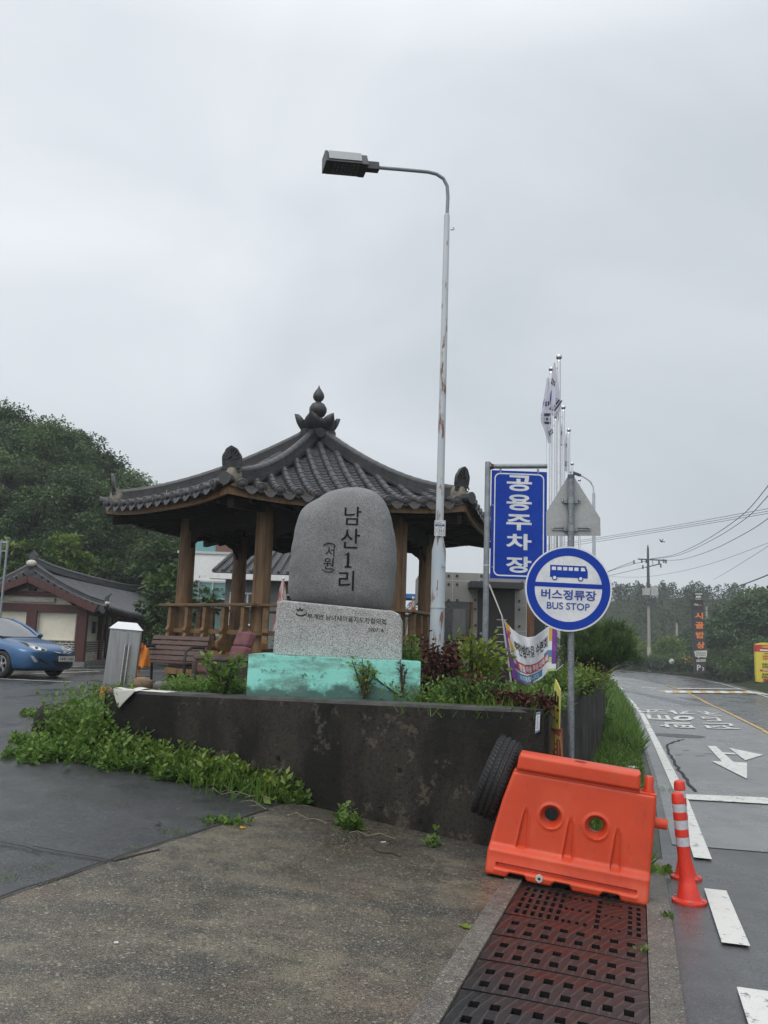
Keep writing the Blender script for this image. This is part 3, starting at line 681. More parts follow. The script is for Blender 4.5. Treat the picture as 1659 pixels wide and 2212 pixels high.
for py, sg in ((1176, 1), (1232, -1)):
    u, z = onplane(712 if sg > 0 else 709, py, f2(0, 0, .27).xy, MA)
    q = [(u+.07*math.cos(R(20+140*i/10)), z+sg*(.045*math.sin(R(20+140*i/10))-.03)) for i in range(11)]
    for a, b in zip(q, q[1:]): mb.beam(fb(*a, 0), fb(*b, 0), .012, .006)
mb.build('carved_lettering', M_CARVE, bo)
# ================================================================ pavilion
PCX, PCY, PPH, PR = -1.62, 19.0, 15.0, 4.5
pv = thing('pavilion', 'open six sided wooden pavilion with curved dark tiled roof behind the monument', 'pavilion', (PCX, PCY, .5))
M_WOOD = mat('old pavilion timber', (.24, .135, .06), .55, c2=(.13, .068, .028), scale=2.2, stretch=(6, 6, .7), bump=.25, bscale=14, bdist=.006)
M_WOODSH = mat('shaded roof timber', (.022, .012, .007), .75, c2=(.012, .007, .0045), spec=.2, scale=3, bump=.2, bscale=16)  # near-black tone puts the shade under the roof into the timber colour
M_RAIL = mat('pale rail timber', (.2, .115, .045), .5, c2=(.13, .07, .03), scale=3, stretch=(1.5, 1.5, 5), bump=.2, bscale=14)
n = NT('glazed dark roof tile'); gpos = n.n('NewGeometry')
col = n.mix(n.ramp(n.noise(3, 6, .6), [(.35, 0), (.7, 1)]), (.018, .018, .0205), (.042, .042, .045)); col = n.mix(n.ramp(n.noise(23, 5, .7), [(.58, 0), (.74, .45)]), col, (.1, .098, .096))
n.set(col, n.ramp(n.noise(6, 5), [(.3, .3), (.7, .55)]), spec=.55); n.bump(n.noise(60, 5), .35, .006); M_TILE = n.m
M_MORT = mat('roof mortar', (.24, .215, .17), .8, c2=(.13, .115, .09), scale=7, bump=.5, bscale=20, bdist=.02)
RA = PR*math.cos(PI/6); ZE, ZP = 4.13, 6.12; TN = math.tan(PI/6)
def pvert(k, rad, z): a = R(180+PPH+60*k); return Vector((PCX+rad*math.cos(a), PCY+rad*math.sin(a), z))
def face(k):
    a = R(180+PPH+60*k+30); o = Vector((math.cos(a), math.sin(a), 0)); t = Vector((-math.sin(a), math.cos(a), 0))
    return lambda u, v, z: Vector((PCX, PCY, 0))+o*v+t*u+Vector((0, 0, z))
def zroof(u, v):
    q = max(0, v/RA); h = max(.3, v*TN)
    w = max(0, 1-q); z = ZE-.08+(ZP-ZE+.08)*(.62*w**1.7+.38*w)
    if q > 1: z -= (q-1)*.6
    return z+.13*(min(1.1, abs(u)/h)**3)*q**3
mb = MB(); PIT = .335
for k in range(6):
    F = face(k)
    mb.grid(lambda a, b: F((2*a-1)*(.12+b*(RA+.06-.12))*TN, .12+b*(RA+.06-.12), zroof((2*a-1)*(.12+b*(RA+.06-.12))*TN, .12+b*(RA+.06-.12))-.05), 12, 14)
    rows = [(i-6)*PIT for i in range(13)]
    for u in rows:
        v0 = max(.42, abs(u)/TN+.16); v1 = RA+.12
        if v1-v0 < .1: continue
        pts = []; rs = []; nt = max(1, int(round((v1-v0)/.31)))
        for i in range(nt):
            a = v0+(v1-v0)*i/nt; b = v0+(v1-v0)*(i+1)/nt
            pts += [F(u, a, zroof(u, a)+.02), F(u, b-.004, zroof(u, b)+.025)]; rs += [.077, .085]
        mb.tube(pts, rs, 10)
        # end disc with a raised rim
        p0 = F(u, v1+.0, zroof(u, v1)+.022); p1 = F(u, v1+.035, zroof(u, v1+.035)+.022); p2 = F(u, v1+.02, zroof(u, v1)+.022)
        mb.tube([p0, p1], .104, 18); mb.tube([p1, F(u, v1+.05, zroof(u, v1+.05)+.022)], [.104, .088], 18)
        mb.tube([F(u, v1+.05, zroof(u, v1+.05)+.022), F(u, v1+.058, zroof(u, v1+.058)+.022)], [.06, .05], 14)
    for i in range(12):
        u = rows[i]+PIT/2; v0 = max(.4, abs(u)/TN+.1); v1 = RA+.08; nt = max(1, int((v1-v0)/.15))
        for s_ in range(nt):
            a = v0+(v1-v0)*s_/nt; b = a+(v1-v0)/nt*1.35
            def tr(x, y, a=a, b=b, u=u):
                uu = u+(x-.5)*(PIT-.06); vv = a+(b-a)*y; return F(uu, vv, zroof(u, vv)-.045+.2*(x-.5)**2+.03*y)
            mb.grid(tr, 5, 1); mb.grid(lambda x, y: tr(x, 1)-Vector((0, 0, .02*y)), 5, 1)
        # drip tile: crescent plate hanging at the eave
        vv = v1+.05; z0 = zroof(u, v1)
        P = [(x, .05-.1*math.cos(PI*(x/.28))**1) for x in (-.14, -.1, -.05, 0, .05, .1, .14)]
        up = [(-.14+.28*j/6, .02-.07*math.sin(PI*j/6)) for j in range(7)]; lo = [(-.14+.28*j/6, .0-.145*math.sin(PI*j/6)**.8) for j in range(7)]
        mb.prism(up+lo[::-1], lambda a, b, d: F(u+a, vv+d-b*.25, z0+b), 0, .025)
mb.build('roof', M_TILE, pv, smooth=40)
M_ORN = mat('ridge ornament clay', (.016, .016, .018), .5, c2=(.04, .04, .042), scale=9, bump=.4, bscale=40, bdist=.008)
for k in range(6):
    a = R(180+PPH+60*k); o = Vector((math.cos(a), math.sin(a), 0)); t = Vector((-math.sin(a), math.cos(a), 0))
    def rz(v): 
        q = v/PR; vv = v*math.cos(PI/6); return zroof(vv*TN, vv)
    mb = MB(); vs_ = [.3+(PR*.95-.3)*i/16 for i in range(17)]; C0 = Vector((PCX, PCY, 0))
    rh = lambda v: rz(v)+.05
    for lay, (w, h0, h1) in enumerate(((.26, -.06, .05), (.22, .055, .085), (.19, .09, .12), (.17, .125, .15))):
        for i in range(16):
            A = C0+o*vs_[i]; B = C0+o*(vs_[i+1]-.006)
            q = []
            for P_, v in ((A, vs_[i]), (B, vs_[i+1])):
                for sd in (-1, 1):
                    for hh in (h0, h1): q.append(P_+t*sd*w/2+Vector((0, 0, rh(v)+hh)))
            mb.add(q, [(0, 1, 3, 2), (4, 6, 7, 5), (1, 5, 7, 3), (0, 4, 5, 1), (2, 3, 7, 6)])
    pts = []; rs = []
    for i in range(16): pts += [C0+o*vs_[i]+Vector((0, 0, rh(vs_[i])+.17)), C0+o*(vs_[i+1]-.005)+Vector((0, 0, rh(vs_[i+1])+.172))]; rs += [.079, .084]
    mb.tube(pts, rs, 10); mb.build('ridge', M_TILE, pv, smooth=40)
    # fan shaped end ornament on a lump of mortar
    ve = PR*.95; E_ = C0+o*(ve+.03)+Vector((0, 0, rh(ve)+.02))
    fo = lambda u, v, d: E_+t*u*.74+Vector((0, 0, v*.76))+o*d+o*(v*.12)
    mb = MB(); outl = []
    for i in range(25):
        f_ = i/24; an = R(-38+256*f_); rad = .27+.018*abs(math.sin(f_*PI*7)); outl.append((rad*(.9-.22*max(0, math.sin(an))**2)*math.cos(an), .42+rad*1.2*math.sin(an)))
    outl = [(.2, .13)]+outl+[(-.2, .13)]
    mb.prism(outl, fo, 0, .07)
    for i in range(9):
        an = R(10+160*i/8); mb.beam(fo(.06*math.cos(an), .44+.06*math.sin(an), .085), fo(.2*math.cos(an), .44+.25*math.sin(an), .085), .022, .02)
    for sd in (-1, 1):
        q = [(sd*.2+.06*math.cos(R(i*40)), .2+.06*math.sin(R(i*40))) for i in range(9)]
        for A, B in zip(q, q[1:]): mb.beam(fo(*A, .075), fo(*B, .075), .02, .03)
    orn = mb.build('ridge_ornament', M_ORN, pv, smooth=35)
    mb = MB(); mb.sphere(E_+Vector((0, 0, .02))-o*.06+o*.06, .19, 14, (.85, .85, 1.25)); mb.build('mortar_lump', M_MORT, orn, smooth=60)
    mb = MB(); mb.tube([C0+o*(ve-.1)+Vector((0, 0, rh(ve)-.02)), C0+o*(PR+.12)+Vector((0, 0, rh(PR)+.0))], [.09, .1], 12); mb.tube([C0+o*(PR+.12)+Vector((0, 0, rh(PR))), C0+o*(PR+.15)+Vector((0, 0, rh(PR)))], .115, 16); mb.build('corner_tile', M_TILE, pv, smooth=40)
# finial: lotus petals and stacked gourd bulbs
mb = MB(); fz = 6.2
mb.lathe([(.36, 0), (.4, .08), (.3, .16), (.26, .2)], (PCX, PCY, fz-.12), 24)
mb.lathe([(.2, .05), (.27, .2), (.285, .34), (.25, .46), (.15, .53), (.1, .56), (.16, .61), (.205, .7), (.205, .78), (.15, .88), (.075, .92), (.06, .94), (.11, .99), (.135, 1.05), (.125, 1.12), (.08, 1.2), (.03, 1.27), (.004, 1.34)], (PCX, PCY, fz-.2), 28)
for k in range(6):
    a = R(180+PPH+60*k+2); o = Vector((math.cos(a), math.sin(a), 0)); t = Vector((-math.sin(a), math.cos(a), 0))
    for kk, (r0, sc_, aa) in enumerate(((.28, 1.0, 0),)):
        def pet(u, v):
            w = .2*math.sin(PI*min(1, .12+v*.88))**.75; x = (2*u-1)
            return Vector((PCX, PCY, fz-.08))+o*(r0+.27*v+.05*math.sin(v*PI)-.1*x*x)+t*(x*w*1.05)+Vector((0, 0, .47*v))
        mb.grid(pet, 8, 8); mb.grid(lambda u, v: pet(u, v)-o*.05*math.sin(PI*min(1, .1+v*.9)), 8, 8, True)
    o2 = Vector((math.cos(a+PI/6), math.sin(a+PI/6), 0)); mb.tube([Vector((PCX, PCY, fz-.05))+o2*.2, Vector((PCX, PCY, fz-.09))+o2*.42], .11, 14)
mb.build('finial', M_ORN, pv, smooth=45)
# eave board, soffit
mb = MB()
for k in range(6):
    a0 = pvert(k, PR, 0); a1 = pvert(k+1, PR, 0); i0 = pvert(k, PR-.07, 0); i1 = pvert(k+1, PR-.07, 0)
    def fa(q, f, z): return (a0.lerp(a1, f) if q else i0.lerp(i1, f))+Vector((0, 0, z+.13*abs(2*f-1)**3))
    for q, za, zb in ((1, ZE-.28, ZE-.07), (0, ZE-.07, ZE-.28)): mb.grid(lambda u, v: fa(q, u, za+(zb-za)*v), 10, 1)
    mb.grid(lambda u, v: fa(v > .5, u, ZE-.28), 10, 1, True); mb.grid(lambda u, v: fa(v > .5, u, ZE-.07), 10, 1)
mb.build('eave_board', M_WOOD, pv)
mb = MB()
for k in range(6):
    a0 = pvert(k, PR-.02, ZE-.2); a1 = pvert(k+1, PR-.02, ZE-.2); b0 = pvert(k, 2.6, ZE-.02); b1 = pvert(k+1, 2.6, ZE-.02)
    mb.grid(lambda u, v: (a0.lerp(a1, u)+Vector((0, 0, .12*abs(2*u-1)**3))).lerp(b0.lerp(b1, u), v), 10, 3); mb.poly([b0, b1, Vector((PCX, PCY, ZE+.75))])
mb.build('soffit', M_WOODSH, pv)
mb = MB()
for k in range(6):
    mb.beam(pvert(k, PR-.15, ZE-.3), pvert(k, 2.5, ZE-.13), .13, .16)
    for j in range(1, 12):
        f_ = j/12; A = pvert(k, PR-.12, ZE-.24).lerp(pvert(k+1, PR-.12, ZE-.24), f_); B = pvert(k, 2.55, ZE-.1).lerp(pvert(k+1, 2.55, ZE-.1), f_); mb.beam(A, B, .07, .07)
mb.build('rafters', M_WOODSH, pv)
PRAD = 2.75
for k in range(6):
    P = pvert(k, PRAD, 0); mb = MB()
    mb.tube([P+Vector((0, 0, .35)), P+Vector((0, 0, ZE-.12))], [.185, .17], 24)
    mb.build('post', M_WOOD, pv, smooth=40)
    o = (P-Vector((PCX, PCY, 0))).normalized()
    mb = MB(); q = P+o*.158; tt = Vector((-o.y, o.x, 0))
    for an in (-20, 35): 
        dr = Matrix.Rotation(R(an), 3, 'Z') @ o; mb.beam(P+dr*.182+Vector((0, 0, .6)), P+dr*.172+Vector((0, 0, 3.7)), .006, .006)
    mb.build('drying_crack', mat('timber crack', (.03, .016, .008), .8), pv)
mb = MB()
for k in range(6):
    A = pvert(k, PRAD, ZE-.3); B = pvert(k+1, PRAD, ZE-.3); mb.beam(A, B, .16, .26)
    mb.beam(pvert(k, 2.2, ZE-.05), pvert(k+3, 2.2, ZE-.05), .12, .14)
mb.build('tie_beams', M_WOODSH, pv)
for k in range(6):
    A = pvert(k, PRAD-.0, 0); B = pvert(k+1, PRAD, 0); d = (B-A).normalized(); L = (B-A).length; nrm = Vector((d.y, -d.x, 0))
    for s0, sg in ((A, 1), (B, -1)):
        pts = [(.15, 3.74), (1.0, 3.74), (.9, 3.66), (.74, 3.64), (.62, 3.58), (.46, 3.56), (.34, 3.48), (.26, 3.44), (.15, 3.3)]
        mb = MB(); mb.prism(pts, lambda u, v, q: s0+d*sg*u+Vector((0, 0, v))+nrm*q, -.025, .025); mb.build('bracket', M_WOODSH, pv)
    mb = MB(); mb.prism([(.2, 3.70), (L-.2, 3.70)]+[(L-.2-(L-.4)*i/16, 3.6+.035*math.cos(i*PI/2)) for i in range(17)], lambda u, v, q: A+d*u+Vector((0, 0, v))+nrm*q, .03, .05); mb.build('scalloped_board', M_WOODSH, pv)
# platform and railing
mb = MB()
mb.add([pvert(k, 2.98, .3) for k in range(6)]+[pvert(k, 2.98, 1.12) for k in range(6)], [(6, 7, 8, 9, 10, 11)]+[(k, (k+1) % 6, (k+1) % 6+6, k+6) for k in range(6)])
mb.build('platform', M_WOODSH, pv)
mb = MB()
for k in range(6): mb.beam(pvert(k, 3.02, 1.1), pvert(k+1, 3.02, 1.1), .1, .14); mb.beam(pvert(k, 3.02, .7), pvert(k+1, 3.02, .7), .07, .12); 
mb.build('platform_edge', M_WOOD, pv)
for k in range(6):
    mb = MB(); A = pvert(k, 3.12, 2.08); B = pvert(k+1, 3.12, 2.08); d = (B-A).normalized(); mb.beam(A-d*.12, B+d*.12, .2, .055); mb.build('handrail', M_RAIL, pv, bevel=.008)
    mb = MB(); mb.beam(pvert(k, 3.04, 1.55), pvert(k+1, 3.04, 1.55), .07, .09); mb.build('lower_rail', M_RAIL, pv)
    o = (A+B)/2-Vector((PCX, PCY, 2.08)); o.normalize()
    for f_ in (.08, .29, .5, .71, .92):
        c = A.lerp(B, f_); c.z = 0; base = c-o*.04
        P = [(-.1, 1.15), (.1, 1.15), (.19, 1.25), (.21, 1.36), (.13, 1.42), (.1, 1.5), (.14, 1.56), (.1, 1.64), (.09, 2.04), (-.03, 2.04), (-.03, 1.66), (-.06, 1.5), (-.1, 1.36)]
        mb = MB(); mb.prism(P, lambda u, v, q: base+o*u+Vector((0, 0, v))+d*q, -.055, .055); mb.build('baluster', M_RAIL, pv, bevel=.01)
# ================================================================ street lamp
n = NT('rusty pole paint'); pos = n.xyz()
col = n.mix(n.ramp(n.noise(2.3, 6, vec=n.mapped((1, 1, .4))), [(.35, 0), (.7, 1)]), (.36, .41, .46), (.47, .5, .5))
rs = n.noise(5.5, 9, .68, vec=n.mapped((2.2, 2.2, .5), loc=(2.1, .4, .7)))
rust = n.mix(n.noise(20, 5), (.2, .065, .02), (.085, .035, .018)); hgt = n.ramp(n.math('MULTIPLY', pos[2], .155), [(0, .07), (.55, 0.0), (.8, -.2)])
col = n.mix(n.ramp(n.math('ADD', rs, n.ramp(n.math('MULTIPLY', pos[2], .155), [(.05, .035), (.62, .02), (.8, 0)])), [(.575, 0), (.63, .9)]), col, rust)
n.set(col, .55, spec=.4); n.bump(rs, .15, .01); M_POLE = n.m
M_GALV = mat('galvanised steel', (.3, .33, .35), .45, .55, c2=(.22, .24, .26), scale=14, bump=.1, bscale=60)
M_GREY = mat('grey arm paint', (.22, .25, .27), .5, c2=(.17, .19, .21), scale=8, speck=(.34, .36, .38), sscale=160)
M_DARKM = mat('dark lamp casting', (.05, .054, .058), .5, c2=(.035, .037, .04), scale=12)
LP = Vector((.633, 9.4, .9))
lamp = thing('street_lamp', 'tall street lamp with rusty painted pole standing right of the monument', 'street lamp', LP)
zc = atY(950, 1178, 9.4).z; zt = atY(962, 462, 9.4).z
mb = MB(); mb.tube([LP+Vector((0, 0, -.1)), Vector((LP.x, LP.y, zc-.06)), Vector((LP.x, LP.y, zc+.09)), Vector((LP.x, LP.y, zc+.14))], [.083, .079, .047, .046], 10)
mb.tube([Vector((LP.x, LP.y, zc+.13)), Vector((LP.x, LP.y, zt-.02)), Vector((LP.x, LP.y, zt))], [.046, .034, .026], 10)
mb.build('pole', M_POLE, lamp, smooth=50)
zj = atY(946, 1308, 9.4).z
mb = MB(); mb.tube([Vector((LP.x, LP.y, zj-.03)), Vector((LP.x, LP.y, zj))], [.087, .085], 10); mb.box((LP.x+.05, LP.y-.07, zj+.45), (.025, .02, .04)); mb.build('pole_joint', M_POLE, lamp)
arm = [Vector((LP.x, LP.y, zt-.05))]+[atY(*p) for p in ((967.5, 425, 9.4), (966, 402, 9.4), (958, 386, 9.38), (943, 376, 9.36), (925, 371.5, 9.33), (870, 366.5, 9.25), (822, 362.5, 9.18), (800, 360.5, 9.15))]
mb = MB(); mb.tube(arm, .021, 12); mb.build('arm', M_GREY, lamp, smooth=60)
ad = (arm[-1]-arm[-2]).normalized(); sidev = ad.cross(Vector((0, 0, 1))).normalized(); upv = sidev.cross(ad)
A0 = arm[-1]
fl = lambda a, s, h: A0+ad*a+sidev*s+upv*h
mb = MB()
def hex_(a0, a1, w0, w1, h0, h1, mb=mb):
    q = [fl(a, s*w, h) for a in (a0, a1) for w, h in ((w0, h0), (w1, h1)) for s in (-1, 1)]
    mb.add(q, [(0, 1, 3, 2), (4, 6, 7, 5), (0, 4, 5, 1), (2, 3, 7, 6), (0, 2, 6, 4), (1, 5, 7, 3)])
hex_(-.1, .06, .05, .04, -.045, .05)
for a in (-.07, -.02): mb.sphere(fl(a, .046, .0), .008, 8)
mb.build('neck', M_DARKM, lamp, bevel=.006)
mb = MB(); hex_(.05, .13, .15, .07, -.06, .1, mb); hex_(.52, .555, .15, .1, -.055, .1, mb); hex_(.13, .52, .15, .14, -.055, -.025, mb); hd = mb.build('lamp_head', M_DARKM, lamp, bevel=.006)
mb = MB(); hex_(.132, .518, .151, .128, -.024, .085, mb); mb.build('top_cover', mat('pale lamp cover', (.42, .44, .45), .45), hd, bevel=.004)
mb = MB()
for i in range(7):
    for j in range(4): mb.sphere(fl(.17+i*.045, -.09+j*.06, -.058), .014, 8, (1, 1, .5))
mb.build('lens', mat('lamp lens', (.2, .19, .2), .25), hd)
mb = MB(); hook = Vector((LP.x+.045, LP.y, zt-.2)); mb.tube([hook, hook+Vector((.04, 0, 0)), hook+Vector((.045, 0, .02)), hook+Vector((.03, 0, .03))], .006, 6); mb.build('hook', M_GALV, lamp)
fp = plane((LP.x, LP.y), R(-4)); px0, zpl = onplane(951, 1141, (LP.x, LP.y-.055), R(-4)); Wp, Hp = .122, .176
mb = MB(); mb.prism([(px0-Wp/2, zpl-Hp/2), (px0+Wp/2, zpl-Hp/2), (px0+Wp/2, zpl+Hp/2), (px0-Wp/2, zpl+Hp/2)], fp, .052, .058); pl_ = mb.build('number_plate', mat('plate white', (.66, .68, .7), .4), lamp)
mb = MB(); fq = lambda u, v, d: fp(px0+u, zpl+v, .0585+d)
ring(fq, [(-.053, -.08), (.053, -.08), (.053, .08), (-.053, .08)], [(-.05, -.077), (.05, -.077), (.05, .077), (-.05, .077)], .0005, mb)
mb.text('351', fq, h=.034, u=.015, v=-.03, bold=.02, d0=.001); mb.text('부 계 면', fq, h=.015, u=0, v=.008, bold=.015, d0=.001); mb.text('380-4733', fq, h=.012, u=.015, v=-.066, d0=.001)
for q in ([(-.05, -.006), (.05, -.006), (.05, -.004), (-.05, -.004)], [(-.05, -.055), (.05, -.055), (.05, -.053), (-.05, -.053)], [(-.025, -.055), (-.023, -.055), (-.023, -.005), (-.025, -.005)], [(-.045, -.022), (-.03, -.022), (-.03, -.017), (-.045, -.017)], [(-.045, -.04), (-.03, -.04), (-.03, -.035), (-.045, -.035)], [(-.045, .06), (.02, .06), (.02, .064), (-.045, .064)], [(-.045, .05), (.04, .05), (.04, .054), (-.045, .054)]): mb.poly([fq(*p, .001) for p in q])
mb.m(1).poly([fq(*p, .001) for p in [(-.052, .02), (.052, .02), (.052, .043), (-.052, .043)]])
mb.m(2).text('보 안 등', fq, h=.017, u=0, v=.0315, bold=.01, d0=.002); mb.build('print', [M_INK, mat('plate navy', (.015, .015, .12), .4), mat('plate white', (.66, .68, .7))], pl_)
# ================================================================ blue parking sign
M_BLUE = mat('sign blue', (.003, .038, .33), .5, c2=(.004, .045, .36), scale=4, spec=.2); M_SWH = mat('sign white', (.7, .72, .74), .45, c2=(.56, .6, .63), scale=5)
PP = Vector((1.32, 10.6, .88)); PA = R(1)
sgn = thing('parking_sign', 'blue upright sign with five white Korean letters hanging from a steel post', 'sign', PP)
ztop = atY(1053, 998, 10.6).z
mb = MB(); mb.tube([PP+Vector((0, 0, -.1)), Vector((PP.x, PP.y, ztop))], .037, 14); mb.build('post', M_GALV, sgn, smooth=50)
f3 = plane((PP.x, PP.y), PA); c_ = lambda x, y: onplane(x, y, PP, PA)
mb = MB(); a = c_(1056, 1007.5); b = c_(1181.5, 1007); mb.tube([f3(a[0], a[1], 0), f3(b[0], b[1], 0)], .031, 14); mb.build('crossbar', M_GALV, sgn, smooth=50)
mb = MB(); mb.tube([f3(a[0]+.025, a[1], 0), f3(a[0]+.06, a[1], 0)], [.045, .033], 12); mb.build('rusty_weld', mat('weld rust', (.12, .04, .015), .8, c2=(.06, .03, .02), scale=30), sgn)
TL, TR, BL = c_(1062, 1016), c_(1181, 1014.5), c_(1057, 1249); W_ = TR[0]-TL[0]; u0 = (TL[0]+TR[0])/2; v0 = (TL[1]+BL[1])/2; H_ = TL[1]-BL[1]
mb = MB(); mb.prism([(u0-W_/2, v0-H_/2), (u0+W_/2, v0-H_/2), (u0+W_/2, v0+H_/2), (u0-W_/2, v0+H_/2)], f3, .0, .02); pn = mb.build('panel', M_BLUE, sgn)
fz3 = lambda u, v, d: f3(u0+u, v0+v, .0215+d)
mb = MB(); ring(fz3, rrect(W_*.9, H_*.955, .075), rrect(W_*.86, H_*.93, .06), 0, mb)
for tx, yy in zip('공용주차장', (300, 448, 600, 750, 925)):
    uu, vv = c_(*Z(860, yy, 1600, 1750, 1.952)); mb.text(tx, fz3, h=H_*.148, w=W_*.455, u=0.0, v=vv-v0, bold=.03, stretch=True)
mb.build('lettering', M_SWH, pn)
mb = MB()
for uu, vv in ((-W_*.34, H_/2-.02), (W_*.34, H_/2-.02)): mb.sphere(fz3(uu, vv, 0), .012, 8); mb.beam(fz3(uu, vv, -.01), fz3(uu, vv+.06, -.02), .03, .008)
for vv in (H_*.17, -H_*.4): mb.sphere(fz3(-W_*.47, vv, 0), .012, 8)
mb.build('bolt', M_GALV, pn)
ty = c_(1050, 1222)[1]
mb = MB(); mb.tube([Vector((PP.x, PP.y, ty)), Vector((PP.x, PP.y, ty+.012))], .042, 14); mb.build('white_tie', M_SWH, sgn)
# ================================================================ bus stop sign
BP = Vector((1.80, 7.97, -.45)); BA = R(-10)
bus = thing('bus_stop_sign', 'round blue and white bus stop sign on a steel pole behind the orange barrier', 'sign', BP)
zt = atY(1232, 1027, 7.97).z
mb = MB(); mb.tube([BP+Vector((0, 0, -.1)), Vector((BP.x, BP.y, zt))], .031, 16); mb.build('pole', mat('dull pole steel', (.2, .225, .25), .5, .35, c2=(.15, .17, .19), scale=20, speck=(.3, .32, .33), sscale=90), bus, smooth=50)
mb = MB(); mb.tube([Vector((BP.x, BP.y, zt-.03)), Vector((BP.x, BP.y, zt+.006))], .034, 16); mb.build('pole_cap', mat('cap blue grey', (.06, .1, .16), .5), bus, smooth=50)
BQ = (BP.x+.07*math.sin(BA), BP.y-.07*math.cos(BA)); fd = plane(BQ, BA); dc = onplane(1227.3, 1271.7, BQ, BA); RD = onplane(1322, 1273, BQ, BA)[0]-dc[0]
fe = lambda u, v, d: fd(dc[0]+u*RD, dc[1]+v*RD, d)
mb = MB(); mb.prism(circ(1, 72), fe, -.02, .004); dsc = mb.build('disc', M_SWH, bus)
TI = R(-1.5)
def tl_(p): return [(x*math.cos(TI)-y*math.sin(TI), x*math.sin(TI)+y*math.cos(TI)) for x, y in p]
mb = MB(); ring(fe, circ(.962, 72), circ(.775, 72), .006, mb)
mb.poly([fe(*p, .0068) for p in tl_([(-.79, .025), (.79, .025), (.79, .13), (-.79, .13)])]); mb.build('blue_band', M_BLUE, dsc)
mb = MB(); M_SNAVY = mat('sign letter blue', (.02, .05, .3), .45)
mb.text('버스정류장', fe, w=1.27, h=.235, u=.01, v=-.145, d0=.0075, bold=.025, rot=TI, stretch=True); mb.text('BUS STOP', fe, w=.98, u=0, v=-.41, d0=.0075, bold=.012, rot=TI)
mb.build('lettering', M_SNAVY, dsc)
mb = MB()
mb.poly([fe(*p, .0072) for p in tl_([(-.43, .26), (.44, .26), (.44, .42), (.39, .545), (-.43, .545)])])
for x in (-.32, .28): mb.poly([fe(*p, .008) for p in tl_([(x+.062*math.cos(R(i*20)), .245+.062*math.sin(R(i*20))) for i in range(18)])])
mb.m(1)
for i in range(5):
    x = -.39+i*.13; mb.poly([fe(*p, .0085) for p in tl_([(x, .425), (x+.095, .425), (x+.095, .505), (x, .505)])])
mb.poly([fe(*p, .0085) for p in tl_([(.28, .425), (.385, .425), (.36, .505), (.28, .505)])])
for x in (-.32, .28): mb.poly([fe(*p, .009) for p in tl_([(x+.04*math.cos(R(i*20)), .245+.04*math.sin(R(i*20))) for i in range(18)])])
mb.build('bus_symbol', [M_BLUE, M_SWH], dsc)
# warning sign seen from behind, on the same pole
PQ = (BP.x-.045*math.sin(BA), BP.y+.045*math.cos(BA)); fg = plane(PQ, R(-6)); pc = lambda x, y: onplane(x, y, PQ, R(-6))
P5 = [pc(*p) for p in ((1180, 1157.5), (1297.5, 1157.5), (1296.5, 1119), (1237, 1025), (1229, 1025), (1180, 1106))]
mb = MB(); mb.prism(P5, fg, -.004, .0); ws = mb.build('warning_sign_back', mat('sign back aluminium', (.36, .37, .37), .45, .3, c2=(.31, .32, .32), scale=5), bus)
for py, xa, xb in ((1082, 1213, 1254), (1142, 1192, 1275)):
    mb = MB()
    A = pc(xa, py); B = pc(xb, py+1)
    for dz in (.0, .022): mb.beam(fg(A[0], A[1]+dz-.011, .009), fg(B[0], B[1]+dz-.011, .009), .016, .008)
    zz = (A[1]+B[1])/2; mb.tube([Vector((BP.x, BP.y, zz-.028)), Vector((BP.x, BP.y, zz+.028))], .034, 14)
    for x in (1221, 1242): q = pc(x, py); mb.box(fg(q[0], zz, .025), (.035, .03, .05)); mb.box(fg(q[0], zz, .042), (.014, .012, .014))
    for x in (xa+2, xb-2): q = pc(x, py); mb.sphere(fg(q[0], q[1], .012), .011, 8)
    mb.build('bracket', M_GALV, bus)
# ================================================================ tall narrow boards leaning at the wall corner
M_BY = mat('board yellow', (.52, .5, .12), .5, c2=(.45, .42, .1), scale=4); M_BR = mat('board red', (.26, .06, .045), .5, c2=(.2, .045, .035), scale=4); M_BYL = mat('board letters', (.48, .42, .12), .5)
ba = math.atan2(7.66-7.9, .105); B0 = Vector((1.575, 7.72)); fbd = plane(B0, ba); bq = lambda x, y: onplane(x, y, B0, ba)
kz = lambda x, y: Z(x, y, 2050, 2650, 5.53)
Q = [bq(*kz(*p)) for p in ((705, 1200), (860, 1230), (880, 370), (830, 240), (775, 140), (755, 320), (730, 700), (716, 900))]
mb = MB(); mb.prism(Q, fbd, 0, .012); o = mb.build('sign_board', M_BY, None, loc=fbd(Q[0][0], Q[0][1], 0)); tag(o, 'torn yellow board with dark marks leaning at the wall corner above the red one', 'board')
mb = MB()
for q in ([(765, 370), (810, 420), (795, 690), (755, 690)], [(822, 480), (858, 520), (850, 760), (815, 700)], [(735, 730), (780, 740), (770, 770), (730, 780)], [(748, 900), (780, 935), (775, 1005), (745, 970)], [(805, 990), (838, 1020), (836, 1095), (803, 1055)], [(806, 760), (866, 800), (860, 850), (810, 830)]):
    m_ = [((q[0][0]+q[3][0])/2+3, q[0][1]), ((q[0][0]+q[3][0])/2+9, q[0][1]+8), ((q[1][0]+q[2][0])/2-20, q[2][1])]
    mb.poly([fbd(*bq(*kz(*p)), .0135) for p in q])
mb.build('dark_marks', M_INK, o)
B1 = B0+Vector((.012, -.02)); fbe = plane(B1, ba); bq1 = lambda x, y: onplane(x, y, B1, ba)
Q = [bq1(*kz(*p)) for p in ((690, 2080), (940, 2150), (908, 1222), (695, 1148))]
mb = MB(); mb.prism(Q, fbe, 0, .012); o = mb.build('sign_board', M_BR, None, loc=fbe(Q[0][0], Q[0][1], 0)); tag(o, 'red board with yellow block letters standing between the wall corner and the pole', 'board')
mb = MB()
